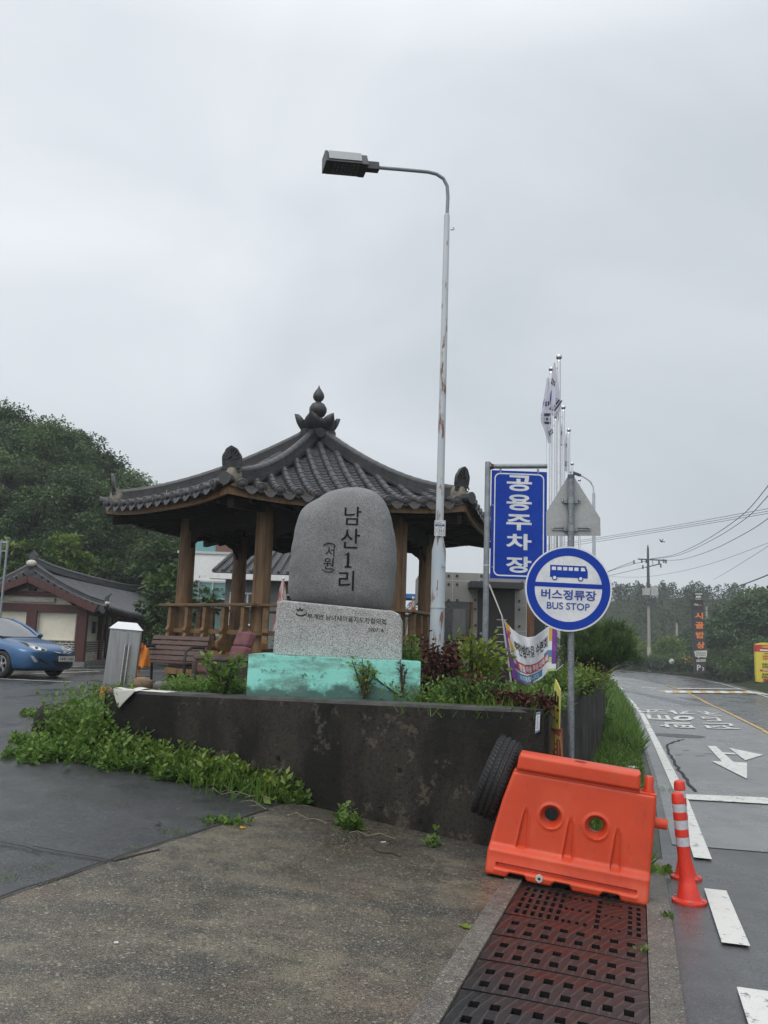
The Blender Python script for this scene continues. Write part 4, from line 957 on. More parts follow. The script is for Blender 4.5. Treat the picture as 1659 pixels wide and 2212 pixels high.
for q in ([(705, 1260), (720, 1262), (718, 1700), (700, 1700)], [(735, 1270), (748, 1272), (745, 1680), (730, 1680)], [(775, 1330), (808, 1340), (800, 1530), (772, 1520)], [(812, 1350), (840, 1360), (838, 1440), (810, 1440)], [(855, 1370), (884, 1380), (884, 1460), (853, 1450)], [(772, 1560), (810, 1570), (806, 1640), (770, 1630)], [(775, 1690), (812, 1700), (808, 1760), (772, 1750)], [(700, 1705), (722, 1710), (720, 1810), (698, 1805)], [(835, 1800), (880, 1810), (884, 1890), (832, 1880)], [(780, 1790), (815, 1795), (815, 1880), (780, 1870)], [(735, 1790), (770, 1795), (770, 1860), (733, 1850)], [(848, 1480), (858, 1482), (862, 1780), (852, 1780)], [(880, 1290), (898, 1300), (945, 1960), (930, 1960)]):
    mb.poly([fbe(*bq1(*kz(*p)), .0135) for p in q])
mb.build('block_letters', M_BYL, o)
# ================================================================ festival banner
BT = [(0, 1085, 1333.6), (.12, 1094, 1345), (.25, 1106, 1359), (.38, 1122, 1371), (.5, 1139, 1377), (.62, 1155, 1375), (.75, 1172, 1363), (.85, 1184, 1354), (.93, 1194, 1357), (1, 1203, 1361)]
BB = [(0, 1107, 1464), (.12, 1119, 1472), (.25, 1130, 1479), (.38, 1143, 1481), (.5, 1152, 1476), (.62, 1163, 1470), (.75, 1172, 1464), (.85, 1183, 1451), (.93, 1192, 1450), (1, 1201, 1449)]
def _ip(T, u):
    for a, b in zip(T, T[1:]):
        if u <= b[0]: f_ = (u-a[0])/(b[0]-a[0]); return a[1]+(b[1]-a[1])*f_, a[2]+(b[2]-a[2])*f_
    return T[-1][1:]
def ban(u, v, d=0):
    u = min(1, max(0, u)); a = _ip(BT, u); b = _ip(BB, u); sag = 3.5*math.sin(PI*v)*math.sin(PI*u)
    Y = 10.35+.06*math.sin(u*9+v*2)+.05*math.sin(v*PI)*math.sin(u*21)*(1-abs(2*u-1))+.14*u
    return atY(a[0]+(b[0]-a[0])*v, a[1]+(b[1]-a[1])*v+sag, Y-d)
def bcol(u, v):
    w = .06*(1-abs(2*u-1))
    if u < .03+.11*v+.02*math.sin(v*9): return 1
    if u > .925 and v < .83: return 1
    if u > .87 and v < .3: return 3
    if u < .17+.03*math.sin(v*20) and v < .47 and u > .06+.08*v: return 3 if math.sin(v*19+u*8) > -.3 else 2
    vb = v+w*0
    if .56 < vb < .76 and u < .87: return 2 if u > .2 else 1
    if .79 < vb < .955 and .1 < u < .74: return 4
    if u > .78 and .5 < v < .66: return 4
    if u > .84 and v > .66: return 5 if math.sin(v*20) > 0 else 0
    if v > .93 and u < .5: return 1
    return 0
M_BAN = [mat('banner white', (.62, .65, .68), .75), mat('banner purple', (.13, .03, .22), .75, c2=(.2, .06, .3), scale=6), mat('banner red', (.42, .06, .09), .75), mat('banner yellow', (.62, .36, .05), .75), mat('banner blue', (.04, .19, .36), .75), mat('banner lime', (.4, .5, .2), .75)]
mb = MB(); nu, nv = 90, 80; w = nu+1
vs = [ban(i/nu, j/nv) for j in range(nv+1) for i in range(nu+1)]; mb.add(vs, [])
for j in range(nv):
    for i in range(nu): mb.f.append((j*w+i, j*w+i+1, (j+1)*w+i+1, (j+1)*w+i)); mb.mi.append(bcol((i+.5)/nu, (j+.5)/nv))
bn = mb.build('banner', M_BAN, None, loc=ban(.5, .95), smooth=180); so = bn.modifiers.new('cloth', 'SOLIDIFY'); so.thickness = .002
tag(bn, 'sagging festival banner with purple ends and black, red and blue lettering', 'banner')
fbn = lambda u, v, d: ban(u, v, .008)
mb = MB()
def vtext(mb, tx, u, v, w, h, bold): mb.text(tx, lambda a, b, d: ban(u+a, v-b, .009), w=w, h=h, bold=bold, stretch=True)
vtext(mb, '한밤마을 수련회', .57, .3, .54, .24, .02); vtext(mb, '후', .27, .27, .07, .15, .05)
mb.build('black_lettering', mat('banner ink', (.02, .02, .025), .7), bn)
mb = MB(); vtext(mb, '정월 마을 주민 대축제', .55, .665, .6, .14, .03); vtext(mb, '초대합니다', .42, .875, .44, .11, .02); vtext(mb, '회', .15, .64, .07, .09, .05); mb.build('white_lettering', M_BAN[0], bn)
mb = MB(); pst = Vector((PP.x+.03, PP.y-.02, c_(1058, 1262)[1]))
for k, e in enumerate(((0, 0, .0), (.012, 0, 0))): mb.tube([pst+Vector(e), ban(0, 0)+Vector(e)*.5], .004, 6)
mb.tube([ban(0, .0)+Vector((-.005, 0, .02)), ban(0, 1)+Vector((-.005, 0, -.12))], .011, 8)
mb.tube([ban(1, .0), ban(1, 0)+Vector((.35, 1.2, .12))], .004, 6); mb.tube([ban(1, 1), ban(1, 1)+Vector((.35, 1.2, .05))], .004, 6)
mb.build('cords', mat('white cord', (.5, .5, .48), .7), bn)
# ================================================================ flagpoles and flags
n = NT('polished flagpole steel'); n.set(n.mix(n.noise(6, 4), (.62, .63, .64), (.5, .51, .53)), .22, 1.0); M_INOX = n.m
FPS = [(1207.5, 771, 21.0, 1.0, 'tallest steel flagpole in the row, nearest the pentagon sign'), (1190.5, 797, 22.2, .9, 'steel flagpole behind the two hanging flags, its ball between them'), (1217, 880, 25.4, .9, 'steel flagpole just right of the tallest one'), (1229, 929, 28.6, .9, 'steel flagpole whose ball shows above the round sign pole'),
       (1236, 1002, 32.6, .85, 'thin steel flagpole peeping out above the pentagon sign'), (1251.5, 1037, 36.2, .9, 'short looking steel flagpole at the right slope of the pentagon sign'), (1200.5, 900, 26.5, .85, 'steel flagpole left of the tallest one, behind the hanging flag'), (1210.5, 960, 30.5, .8, 'steel flagpole hidden mostly behind the tallest one')]
for px, py, Y, k, lb in FPS:
    T = atY(px, py, Y); zb = terr(T.x, T.y) if T.y < 30 else .2; zb = max(.1, min(zb, .6))
    t = thing('flagpole', lb, 'flagpole', (T.x, T.y, zb), 0, 'steel flagpoles beside the road')
    mb = MB(); mb.tube([(T.x, T.y, zb-.1), (T.x, T.y, zb+3.2), (T.x, T.y, T.z-.12)], [.062*k, .058*k, .046*k], 16); mb.build('mast', M_INOX, t, smooth=50)
    mb = MB(); mb.sphere((T.x, T.y, T.z), .082*k, 18); mb.tube([(T.x, T.y, T.z-.13), (T.x, T.y, T.z-.07)], [.05*k, .03], 12); mb.build('ball', M_INOX, t, smooth=60)
    mb = MB(); mb.box((T.x-.09, T.y, T.z-.3), (.08, .03, .04)); mb.tube([(T.x-.12, T.y, T.z-.3), (T.x-.12, T.y, zb+1.2)], .006, 6); mb.build('halyard', M_INOX, t)
    mb = MB(); mb.lathe([(.1, 0), (.1, .02), (.07, .05)], (T.x, T.y, zb), 14); mb.build('base_flange', M_INOX, t)
n = NT('flag cloth'); n.set((.78, .78, .86), .8); tr_ = n.n('BsdfTranslucent'); tr_.inputs[0].default_value = (.8, .8, .88, 1); ms_ = n.n('MixShader'); ms_.inputs[0].default_value = .6; n.link(n.bsdf.outputs[0], ms_.inputs[1]); n.link(tr_.outputs[0], ms_.inputs[2]); n.link(ms_.outputs[0], n.out.inputs[0]); M_FLAG = n.m; M_FBLK = mat('flag black', (.02, .02, .05), .8); M_FBLU = mat('flag blue', (.03, .05, .3), .8)
def flag(label, L, Rr, Y, seed, marks):
    """L, Rr: left and right outline in the photo from the hoist down"""
    def S(u, v, d=0):
        a = _ip(L, v); b = _ip(Rr, v); x = a[0]+(b[0]-a[0])*u; y = a[1]+(b[1]-a[1])*u
        return atY(x, y, Y+.09*math.sin(u*8+seed+v*2)*(.25+v)-d)
    mb = MB(); mb.grid(lambda u, v: S(u, v), 16, 24); o = mb.build('flag', M_FLAG, None, loc=S(.5, 0), smooth=180);
    tag(o, label, 'flag', 'white flags hanging from the flagpoles')
    for (u, v, sx, sy, rot, brk) in marks:
        mb = MB()
        for i in range(3):
            for h in ((-1, 1) if (brk >> i) & 1 else (0,)):
                cu = (i-1)*sy*1.5; x0, x1 = (-sx, sx) if h == 0 else ((-sx, -sx*.12) if h < 0 else (sx*.12, sx))
                q = [(x0, cu-sy/2), (x1, cu-sy/2), (x1, cu+sy/2), (x0, cu+sy/2)]; ca, sa = math.cos(rot), math.sin(rot)
                mb.poly([S(u+(a*ca-b*sa)*1.9, v+(a*sa+b*ca)*.42, .012) for a, b in q])
        mb.build('trigram', M_FBLK, o)
    return o, S
fz_ = lambda x, y: Z(x, y, 1850, 1350, 2.458)
def ol(pts): 
    n_ = len(pts)-1; return [(i/n_, *fz_(*p)) for i, p in enumerate(pts)]
o, S = flag('white flag with black bars hanging highest, in front of the tallest pole', ol([(815, 190), (790, 330), (775, 480), (765, 600), (775, 680), (800, 700)]), ol([(828, 190), (850, 370), (868, 470), (882, 560), (880, 640), (838, 718)]), 20.7, 0, [(.55, .66, .28, .09, -.9, 0b010), (.3, .26, .1, .07, -1.3, 0b101)])
mb = MB(); mb.poly([S(*p, .012) for p in ((.05, .42), (.16, .36), (.18, .5), (.12, .6), (.03, .6))]); mb.build('blue_swirl', M_FBLU, o)
o, S = flag('white flag with black bars hanging lower, left of the other flag', ol([(750, 335), (725, 470), (705, 600), (684, 740), (720, 850), (760, 975)]), ol([(765, 335), (778, 470), (775, 600), (775, 740), (790, 850), (788, 960)]), 22.0, 2, [(.52, .6, .28, .1, 0, 0b010), (.8, .38, .08, .12, 1.5, 0b101), (.9, .83, .1, .09, 1.2, 0b011)])
mb = MB(); mb.poly([S(*p, .012) for p in ((.02, .36), (.15, .3), (.12, .4), (.04, .45))]); mb.build('blue_swirl', M_FBLU, o)
flag('sliver of a white flag showing between the flagpoles', ol([(885, 780), (872, 860), (868, 985)]), ol([(893, 780), (893, 870), (888, 975)]), 25.2, 1, [(.5, .5, .3, .1, .4, 0b010)])
flag('narrow white flag tucked behind the ball topped pole', ol([(925, 880), (920, 980), (918, 1120), (918, 1240)]), ol([(940, 880), (943, 980), (944, 1120), (942, 1250)]), 28.4, 3, [(.5, .35, .3, .07, 0, 0b101), (.5, .8, .3, .07, 0, 0b010)])
# ================================================================ orange water filled barrier
gA = unp(1049, 1900); gB = unp(1399, 1962); bd = (gB-gA).xy.normalized(); bang = math.atan2(bd.y, bd.x)
zb4 = lambda x, y: Z(x, y, 1700, 2800, 1.58)
bo_ = lambda x, y: onplane(*zb4(x, y), gA.xy, bang)
oA = Vector(bo_(335, 1015)); oB = Vector(bo_(1345, 1225)); rho = math.atan2(oB.y-oA.y, oB.x-oA.x); LB = (oB-oA).length
def loc2(x, y):
    q = Vector(bo_(x, y))-oA; return (q.x*math.cos(rho)+q.y*math.sin(rho), -q.x*math.sin(rho)+q.y*math.cos(rho))
LFT = [loc2(*p) for p in ((333, 1012), (329, 985), (340, 880), (362, 795), (432, 560), (492, 405), (508, 372))]
BNDL = [loc2(*p) for p in ((522, 366), (536, 292), (548, 268))]
RGT = [loc2(*p) for p in ((1348, 1224), (1378, 900), (1405, 640), (1408, 545))]
BNDR = [loc2(*p) for p in ((1304, 520), (1304, 425))]
zsh = (LFT[-1][1]+RGT[-1][1])/2; ztp = (BNDL[-1][1]+BNDR[-1][1])/2+.012
def ipz(T, z):
    T = sorted(T, key=lambda q: q[1])
    if z <= T[0][1]: return T[0][0]
    for a, b in zip(T, T[1:]):
        if z <= b[1]: return a[0]+(b[0]-a[0])*(z-a[1])/(b[1]-a[1]+1e-9)
    return T[-1][0]
FB = Matrix.Translation((gA.x, gA.y, 0)) @ Matrix.Rotation(bang, 4, 'Z') @ Matrix.Translation((oA.x, 0, oA.y)) @ Matrix.Rotation(-rho, 4, 'Y')
bar = thing('traffic_barrier', 'orange plastic road barrier with two round holes standing askew over the drain', 'barrier', FB @ Vector((.55, .15, 0)))
H1 = loc2(738, 672); H2 = loc2(1024, 738); RI = .052; RO = .085; TH = .15
HL = [H1, H2]; RB = [(loc2(550, 862), loc2(588, 610)), (loc2(840, 938), loc2(870, 672)), (loc2(1142, 1005), loc2(1166, 738))]
G0, G1 = loc2(395, 930), loc2(1280, 1165); GZ = (G0[1]+G1[1])/2
NOT = [loc2(*p) for p in ((525, 1040), (805, 1110), (1110, 1180))]
ZB = loc2(345, 868)[1]
def zbot(x):
    z = 0
    for nx, _ in NOT: z = max(z, .035*sstep(.085, .05, abs(x-nx)))
    return z
def thick(z):
    t = .2-.03*sstep(0, ZB, z) if z < ZB else .17-.05*sstep(ZB, ZB+.06, z)-.02*(z-ZB)/(zsh-ZB)
    if z > zsh-.005: t = .115+.012*sstep(zsh, zsh+.03, z)
    return t
def depth(x, z, xl, xr, zt, zlo):
    t = thick(z); r_ = .03; e = min(x-xl, xr-x, zt-z, z-zlo)
    e = max(0, min(r_, e)); t = t-r_+math.sqrt(max(0, r_*r_-(r_-e)**2))
    t -= .010*math.exp(-((z-zsh)/.012)**2)
    for hx, hz in HL:
        d = math.hypot(x-hx, z-hz)
        if d < RO+.03: t = min(t, .02+(t-.02)*sstep(RI-.006, RO, d))+.008*math.exp(-((d-RO-.004)/.012)**2)
    for (bx, bz), (tx, tz) in RB:
        f_ = (z-bz)/(tz-bz)
        if -.05 < f_ < 1.02:
            cx_ = bx+(tx-bx)*f_; hw = .034-.024*max(0, f_); k = sstep(hw+.008, hw-.006, abs(x-cx_))*sstep(-.03, .02, f_)*sstep(1.02, .8, f_); t -= .026*k*(1-max(0, f_)*.6)
            t += .006*math.exp(-((abs(x-cx_)-hw-.01)/.008)**2)*sstep(-.03, .02, f_)*sstep(1.02, .8, f_)
    if G0[0] < x < G1[0]:
        k = sstep(.02, .008, abs(z-GZ))*sstep(G0[0], G0[0]+.02, x)*sstep(G1[0], G1[0]-.02, x); t -= .032*k
        t += .006*math.exp(-((z-GZ+.034)/.012)**2)
    return t
mb = MB(); vid = {}; nx = 200
def sect(rows, xlf, xrf, zt, keybase, cap):
    rowsv = []
    for si, sg in enumerate((-1, 1)):
        grid_ = []
        for j, z in enumerate(rows):
            xl, xr = xlf(z), xrf(z); rw_ = []
            for i in range(nx+1):
                f_ = i/nx; 
                x = xl+(xr-xl)*f_; zz = max(z, zbot(x))
                for hx, hz in HL:
                    d = math.hypot(x-hx, zz-hz)
                    if RI-.007 < d < RI+.004 and d > 0: x = hx+(x-hx)*RI/d; zz = hz+(zz-hz)*RI/d
                t = depth(x, zz, xl, xr, zt, zbot(x)); rw_.append(len(mb.v)); mb.v.append(tuple(FB @ Vector((x, .2+sg*t, zz))))
            grid_.append(rw_)
        rowsv.append(grid_)
        for j in range(len(rows)-1):
            for i in range(nx):
                q = (grid_[j][i], grid_[j][i+1], grid_[j+1][i+1], grid_[j+1][i])
                z = (rows[j]+rows[j+1])/2; x = xlf(z)+(xrf(z)-xlf(z))*(i+.5)/nx
                if any(math.hypot(x-hx, z-hz) < RI-.001 for hx, hz in HL): continue
                mb.f.append(q if sg < 0 else q[::-1]); mb.mi.append(0)
    a, b = rowsv
    for i in range(nx): 
        mb.f.append((a[-1][i], a[-1][i+1], b[-1][i+1], b[-1][i])); mb.mi.append(0); mb.f.append((a[0][i+1], a[0][i], b[0][i], b[0][i+1])); mb.mi.append(0)
    for j in range(len(rows)-1):
        mb.f.append((a[j+1][0], b[j+1][0], b[j][0], a[j][0])); mb.mi.append(0); mb.f.append((a[j][-1], b[j][-1], b[j+1][-1], a[j+1][-1])); mb.mi.append(0)
def zl(a, b, n_): return [a+(b-a)*(.5-.5*math.cos(PI*i/n_))*.35+(b-a)*i/n_*.65 for i in range(n_+1)]
sect(zl(0, zsh, 110), lambda z: ipz(LFT, z), lambda z: ipz(RGT, z), zsh, 0, True)
sect(zl(zsh-.02, ztp, 30), lambda z: ipz(BNDL, z), lambda z: ipz(BNDR, z), ztp, 1, True)
for hx, hz in HL: mb.tube([FB @ Vector((hx, .2-.024, hz)), FB @ Vector((hx, .2+.024, hz))], RI+.001, 32, caps=False)
n = NT('orange barrier plastic')
col = n.mix(n.ramp(n.noise(3, 6), [(.35, 0), (.7, 1)]), (.6, .062, .019), (.52, .05, .017)); col = n.mix(n.ramp(n.noise(210, 2), [(.66, 0), (.72, .5)]), col, (.12, .03, .02)); col = n.mix(n.ramp(n.noise(4.5, 8, .7, vec=n.mapped((1, 1, .5))), [(.55, 0), (.72, .5)]), col, (.34, .06, .028)); col = n.mix(n.ramp(n.noise(26, 8, .8, vec=n.mapped((1, 1, .25))), [(.58, 0), (.66, .6)]), col, (.14, .04, .025)); col = n.mix(n.ramp(n.noise(3.3, 6, .6, vec=n.mapped((1, 1, 1), loc=(7, 3, 1))), [(.5, 0), (.75, .5)]), col, (.62, .12, .055))
n.set(col, n.ramp(n.noise(4, 4), [(.3, .38), (.7, .52)]), spec=.45); n.bump(n.noise(240, 3), .12, .002); M_ORG = n.m
body = mb.build('body', M_ORG, bar, smooth=38)
px_, pz_ = loc2(1362, 500)[0], zsh
mb = MB(); mb.tube([FB @ Vector((px_, .2, pz_-.03)), FB @ Vector((px_, .2, pz_+.1)), FB @ Vector((px_, .2, pz_+.115))], [.037, .034, .026], 20); mb.tube([FB @ Vector((px_, .2, pz_-.005)), FB @ Vector((px_, .2, pz_+.012))], .048, 20); mb.build('upright_peg', M_ORG, bar, smooth=40)
q = loc2(1400, 728); mb = MB(); mb.tube([FB @ Vector((q[0]-.05, .2, q[1])), FB @ Vector((q[0]+.085, .2, q[1])), FB @ Vector((q[0]+.092, .2, q[1]))], [.041, .039, .033], 20); mb.build('side_peg', M_ORG, bar, smooth=40)
q = loc2(668, 1043); y0 = .2-thick(q[1]); mb = MB(); mb.prism([(q[0]+.029*math.cos(R(30+60*i)), q[1]+.029*math.sin(R(30+60*i))) for i in range(6)], lambda u, v, d: FB @ Vector((u, y0+d, v)), -.012, .02)
mb.build('drain_plug', mat('white nut', (.5, .52, .5), .4, c2=(.38, .4, .4), scale=30), bar)
mb = MB(); mb.tube([FB @ Vector((q[0], y0-.013, q[1])), FB @ Vector((q[0], y0, q[1]))], .010, 12); mb.build('plug_hole', M_HOLE, bar)
q = loc2(925, 340); mb = MB(); mb.lathe([(.048, 0), (.048, .004), (.034, .004), (.032, -.03)], (0, 0, 0), 24); 
mb.v = [tuple(FB @ Vector((v[0]+q[0], v[1]+.17, v[2]*1.0+ztp))) for v in mb.v]; mb.build('filler_hole', mat('orange shade plastic', (.3, .03, .012), .5), bar)
# ================================================================ tyre
tc = atY(1074, 1679, 7.12); ax = Matrix.Rotation(R(-14), 3, 'Z') @ Vector((math.cos(R(21)), 0, -math.sin(R(21))))
up_ = Vector((0, 0, 1)); b1 = (up_-ax*up_.dot(ax)).normalized(); b2 = ax.cross(b1); TM = Matrix((b1, b2, ax)).transposed()
n = NT('tyre rubber'); 
col = n.mix(n.ramp(n.noise(5, 6), [(.35, 0), (.7, 1)]), (.012, .0125, .013), (.03, .03, .031)); n.set(col, .6, spec=.35); n.bump(n.noise(80, 4), .25, .004); M_TYRE = n.m
def tyre(mb, c, M, Ro, Ri, w, tread=True, n_=72):
    h = w/2
    pr = [(Ri, -h*.72), (Ri+.01, -h*.85), (Ri+.05, -h), (Ro-.05, -h*1.0), (Ro-.014, -h*.86), (Ro-.002, -h*.68)]
    if tread:
        for a in (-.42, 0.02, .42): pr += [(Ro+.001, h*(a-.09)), (Ro-.011, h*(a-.055)), (Ro-.011, h*(a+.055)), (Ro+.001, h*(a+.09))]
    pr += [(Ro-.002, h*.68), (Ro-.014, h*.86), (Ro-.05, h), (Ri+.05, h), (Ri+.01, h*.85), (Ri, h*.72)]
    mb.lathe(pr, c, n_, M, caps=False)
    k = len(pr); nn = n_
    mb.lathe([(Ri, h*.72), (Ri-.004, 0), (Ri, -h*.72)], c, n_, M, caps=False)
mb = MB(); tyre(mb, tc, TM, .335, .2, .215)
for i in range(60):
    a = 2*PI*i/60
    for a0, a1, sg in ((-.9, -.52, 1), (-.33, -.08, -1), (.12, .33, 1), (.52, .9, -1)):
        P = [TM @ Vector((.3365*math.cos(a+sg*.05*s), .3365*math.sin(a+sg*.05*s), .1075*(a0 if s == 0 else a1))) for s in (0, 1)]
        mb.m(1).beam(tc+P[0]*.997, tc+P[1]*.997, .007, .004, up=(TM @ Vector((math.cos(a), math.sin(a), 0))))
o = mb.build('tyre', [M_TYRE, mat('tread groove', (.004, .004, .004), .9)], None, loc=tc-Vector((0, 0, .3)), smooth=40); tag(o, 'worn black car tyre wedged between the dark wall and the orange barrier', 'tyre')
# ================================================================ flexible bollards
M_BOR = mat('bollard red orange', (.72, .045, .022), .42, c2=(.62, .035, .02), scale=6, speck=(.15, .03, .02), sscale=120, srange=(.66, .72)); M_REF = mat('reflective band', (.55, .57, .6), .35, c2=(.46, .48, .51), scale=40)
def bollard(px, py, tpx, tpy, lb):
    P = unp(px, py); P.z += .012; t = thing('flexible_bollard', lb, 'bollard', P, 0, 'red and white flexible bollards at the road edge')
    T = atY(tpx, tpy, P.y); ax_ = (T-P); Ht = ax_.length; ax_.normalize(); s1 = Vector((0, 1, 0)).cross(ax_).normalized(); s2 = ax_.cross(s1); M = Matrix((s1, s2, ax_)).transposed()
    k = Ht/.8
    mb = MB(); mb.lathe([(.0, -.01), (.125, -.01), (.128, .0), (.125, .012), (.095, .016), (.088, .024)], P, 36); mb.build('base_plate', M_BOR, t, smooth=40)
    pr = [(.088, .02), (.08, .05), (.068, .1), (.058, .14), (.0535, .15), (.0515, .2)]
    cuts = [.4, .47, .535, .6, .665, .73, .735]
    body_ = pr+[(.05, .395), (.047, .405)]; bands = [(.405, .475), (.53, .60), (.657, .722)]
    z = .4
    prof_ = pr+[(.0475, .405), (.0475, .475), (.05, .478), (.049, .527), (.0465, .53), (.0465, .60), (.049, .603), (.048, .654), (.0455, .657), (.0455, .722), (.048, .725), (.046, .775), (.038, .795), (.015, .805), (.001, .806)]
    mb = MB(); mb.lathe([(a, b*k) for a, b in prof_], P, 32, M); mb.build('post', M_BOR, t, smooth=35)
    for (z0, z1), r_ in zip(bands, (.0485, .0475, .0465)):
        mb = MB(); mb.lathe([(r_, z0*k+.002), (r_, z1*k-.002)], P, 32, M, caps=False); mb.build('reflective_band', M_REF, t, smooth=60)
    mb = MB()
    for i in range(6): mb.lathe([(.011, 0), (.011, .008), (.004, .01)], P+Vector((.108*math.cos(i*PI/3+.3), .108*math.sin(i*PI/3+.3), .014)), 8)
    mb.build('anchor_bolt', M_GALV, t)
bollard(1489, 1950, 1463, 1712, 'nearer red bollard with three white bands leaning left at the road edge')
bollard(1482, 1898, 1467, 1686, 'red bollard with white bands half hidden behind the nearer one')
# ================================================================ things left of the monument: cabinet, bench, chair, stones, sheet
CP = atY(257, 1480, 13.0); CP.z = terr(CP.x, CP.y)-.02; ca = R(14)
cab = thing('steel_cabinet', 'brushed steel cabinet with peaked top and long handle beside the bench', 'cabinet', CP)
M_SST = mat('brushed steel', (.36, .365, .37), .4, .6, c2=(.28, .285, .29), scale=2, stretch=(12, 12, .8), bump=.03, bscale=30)
T_ = Matrix.Translation(CP) @ Matrix.Rotation(ca, 4, 'Z') @ Matrix.Rotation(R(3), 4, 'Y')
hC = (1480-1350)*13/1810; wC, dC = .46, .36
def cb(mb, x0, x1, y0, y1, z0, z1): 
    v = [T_ @ Vector((x, y, z)) for z in (z0, z1) for y in (y0, y1) for x in (x0, x1)]; mb.add(v, [(0, 2, 3, 1), (4, 5, 7, 6), (0, 1, 5, 4), (2, 6, 7, 3), (0, 4, 6, 2), (1, 3, 7, 5)])
mb = MB(); cb(mb, -wC/2, wC/2, -dC/2, dC/2, .0, hC); mb.build('body', M_SST, cab, bevel=.006)
mb = MB(); cb(mb, -wC/2+.012, -.003+.05, -dC/2-.012, -dC/2, .1, hC-.04); cb(mb, .053, wC/2-.012, -dC/2-.012, -dC/2, .1, hC-.04); mb.build('door', M_SST, cab, bevel=.003)
mb = MB(); q = [T_ @ Vector(p) for p in ((-wC/2-.02, -dC/2-.03, hC), (wC/2+.02, -dC/2-.03, hC), (wC/2+.02, dC/2+.03, hC), (-wC/2-.02, dC/2+.03, hC), (-wC/2+.09, -.05, hC+.11), (wC/2-.09, -.05, hC+.11), (wC/2-.09, .08, hC+.11), (-wC/2+.09, .08, hC+.11))]
mb.add(q, [(0, 1, 5, 4), (1, 2, 6, 5), (2, 3, 7, 6), (3, 0, 4, 7), (4, 5, 6, 7), (3, 2, 1, 0)]); mb.build('peaked_top', mat('bright steel', (.66, .67, .68), .4, .3), cab, bevel=.004)
mb = MB()
for x in (.022, .08): mb.tube([T_ @ Vector((x, -dC/2-.05, .13)), T_ @ Vector((x, -dC/2-.05, hC-.22))], .017, 12); [mb.tube([T_ @ Vector((x, -dC/2-.05, z)), T_ @ Vector((x, -dC/2, z))], .01, 8) for z in (.16, hC-.25)]
mb.build('handle', mat('handle chrome', (.55, .55, .56), .2, .9), cab, smooth=50)
mb = MB()
for x in (-wC/2+.02, wC/2-.02):
    for y in (-dC/2+.02, dC/2-.02): cb(mb, x-.02, x+.02, y-.02, y+.02, -.12, .0)
mb.build('foot', M_SST, cab)
M_OCL = mat('orange cloth', (.62, .2, .025), .8, c2=(.5, .15, .02), scale=14, bump=.6, bscale=24, bdist=.02)
mb = MB()
def sheet(fn, nu=20, nv=20): mb.grid(fn, nu, nv)
cl = lambda u, v: T_ @ Vector((wC/2+.03+.012*math.sin(v*9+u*4), -dC/2-.02+.08*u+.015*math.sin(v*13), hC*.75-(hC*.72)*v))
sheet(cl); sheet(lambda u, v: T_ @ Vector((-wC/2-.02+(wC+.08)*u, -dC/2-.035-.02*math.sin(u*11)*v, .06-.17*v)), 24, 6)
sheet(lambda u, v: T_ @ Vector((wC/2+.02+.11*u+.06*v*u, -dC/2-.03+.06*math.sin(u*5+v*3), hC*.80-.02*u-.36*v*(1-.25*u)-.05*u+.015*math.sin(u*14))), 16, 16)
o = mb.build('orange_cloth', M_OCL, None, loc=CP, smooth=180); so = o.modifiers.new('cloth', 'SOLIDIFY'); so.thickness = .006
tag(o, 'orange cloth draped down the right edge and under the steel cabinet', 'cloth')
# bench
M_SLAT = mat('bench slat brown', (.085, .042, .034), .45, c2=(.055, .028, .024), scale=4, stretch=(1, 6, 6), bump=.15, bscale=16); M_BIRON = mat('bench iron', (.02, .02, .022), .5)
BN = atY(358, 1470, 14.6); BN.z = terr(BN.x, BN.y); bn_a = R(-24)
ben = thing('park_bench', 'brown slatted park bench between the steel cabinet and the mauve armchair', 'bench', BN)
TBn = Matrix.Translation(BN) @ Matrix.Rotation(bn_a, 4, 'Z')
def slat(mb, a, b, w, h): mb.beam(TBn @ Vector(a), TBn @ Vector(b), w, h)
LBn = .60
for i in range(5):
    z = .42+.087*i; y = .22+.35*(z-.42); mb = MB(); mb.beam(TBn @ Vector((-LBn, y, z)), TBn @ Vector((LBn, y, z)), .026, .072 if i else .085, up=TBn.to_3x3() @ Vector((0, .4, 1))); mb.build('back_slat', M_SLAT, ben, bevel=.005)
for i in range(4):
    mb = MB(); mb.beam(TBn @ Vector((-LBn, -.2+.11*i, .36)), TBn @ Vector((LBn, -.2+.11*i, .36)), .09, .03); mb.build('seat_slat', M_SLAT, ben, bevel=.005)
for x in (-LBn+.08, LBn-.06):
    mb = MB(); P = lambda y, z, x=x: TBn @ Vector((x, y, z))
    mb.tube([P(.42, .84), P(.24, .36), P(.26, 0)], .025, 8); mb.tube([P(-.22, .34), P(-.24, 0)], .025, 8); mb.tube([P(-.24, .34), P(.24, .34)], .022, 8); mb.tube([P(.34, .62), P(-.05, .62), P(-.22, .56), P(-.24, .34)], .025, 8); mb.build('end_frame', M_BIRON, ben, smooth=50)
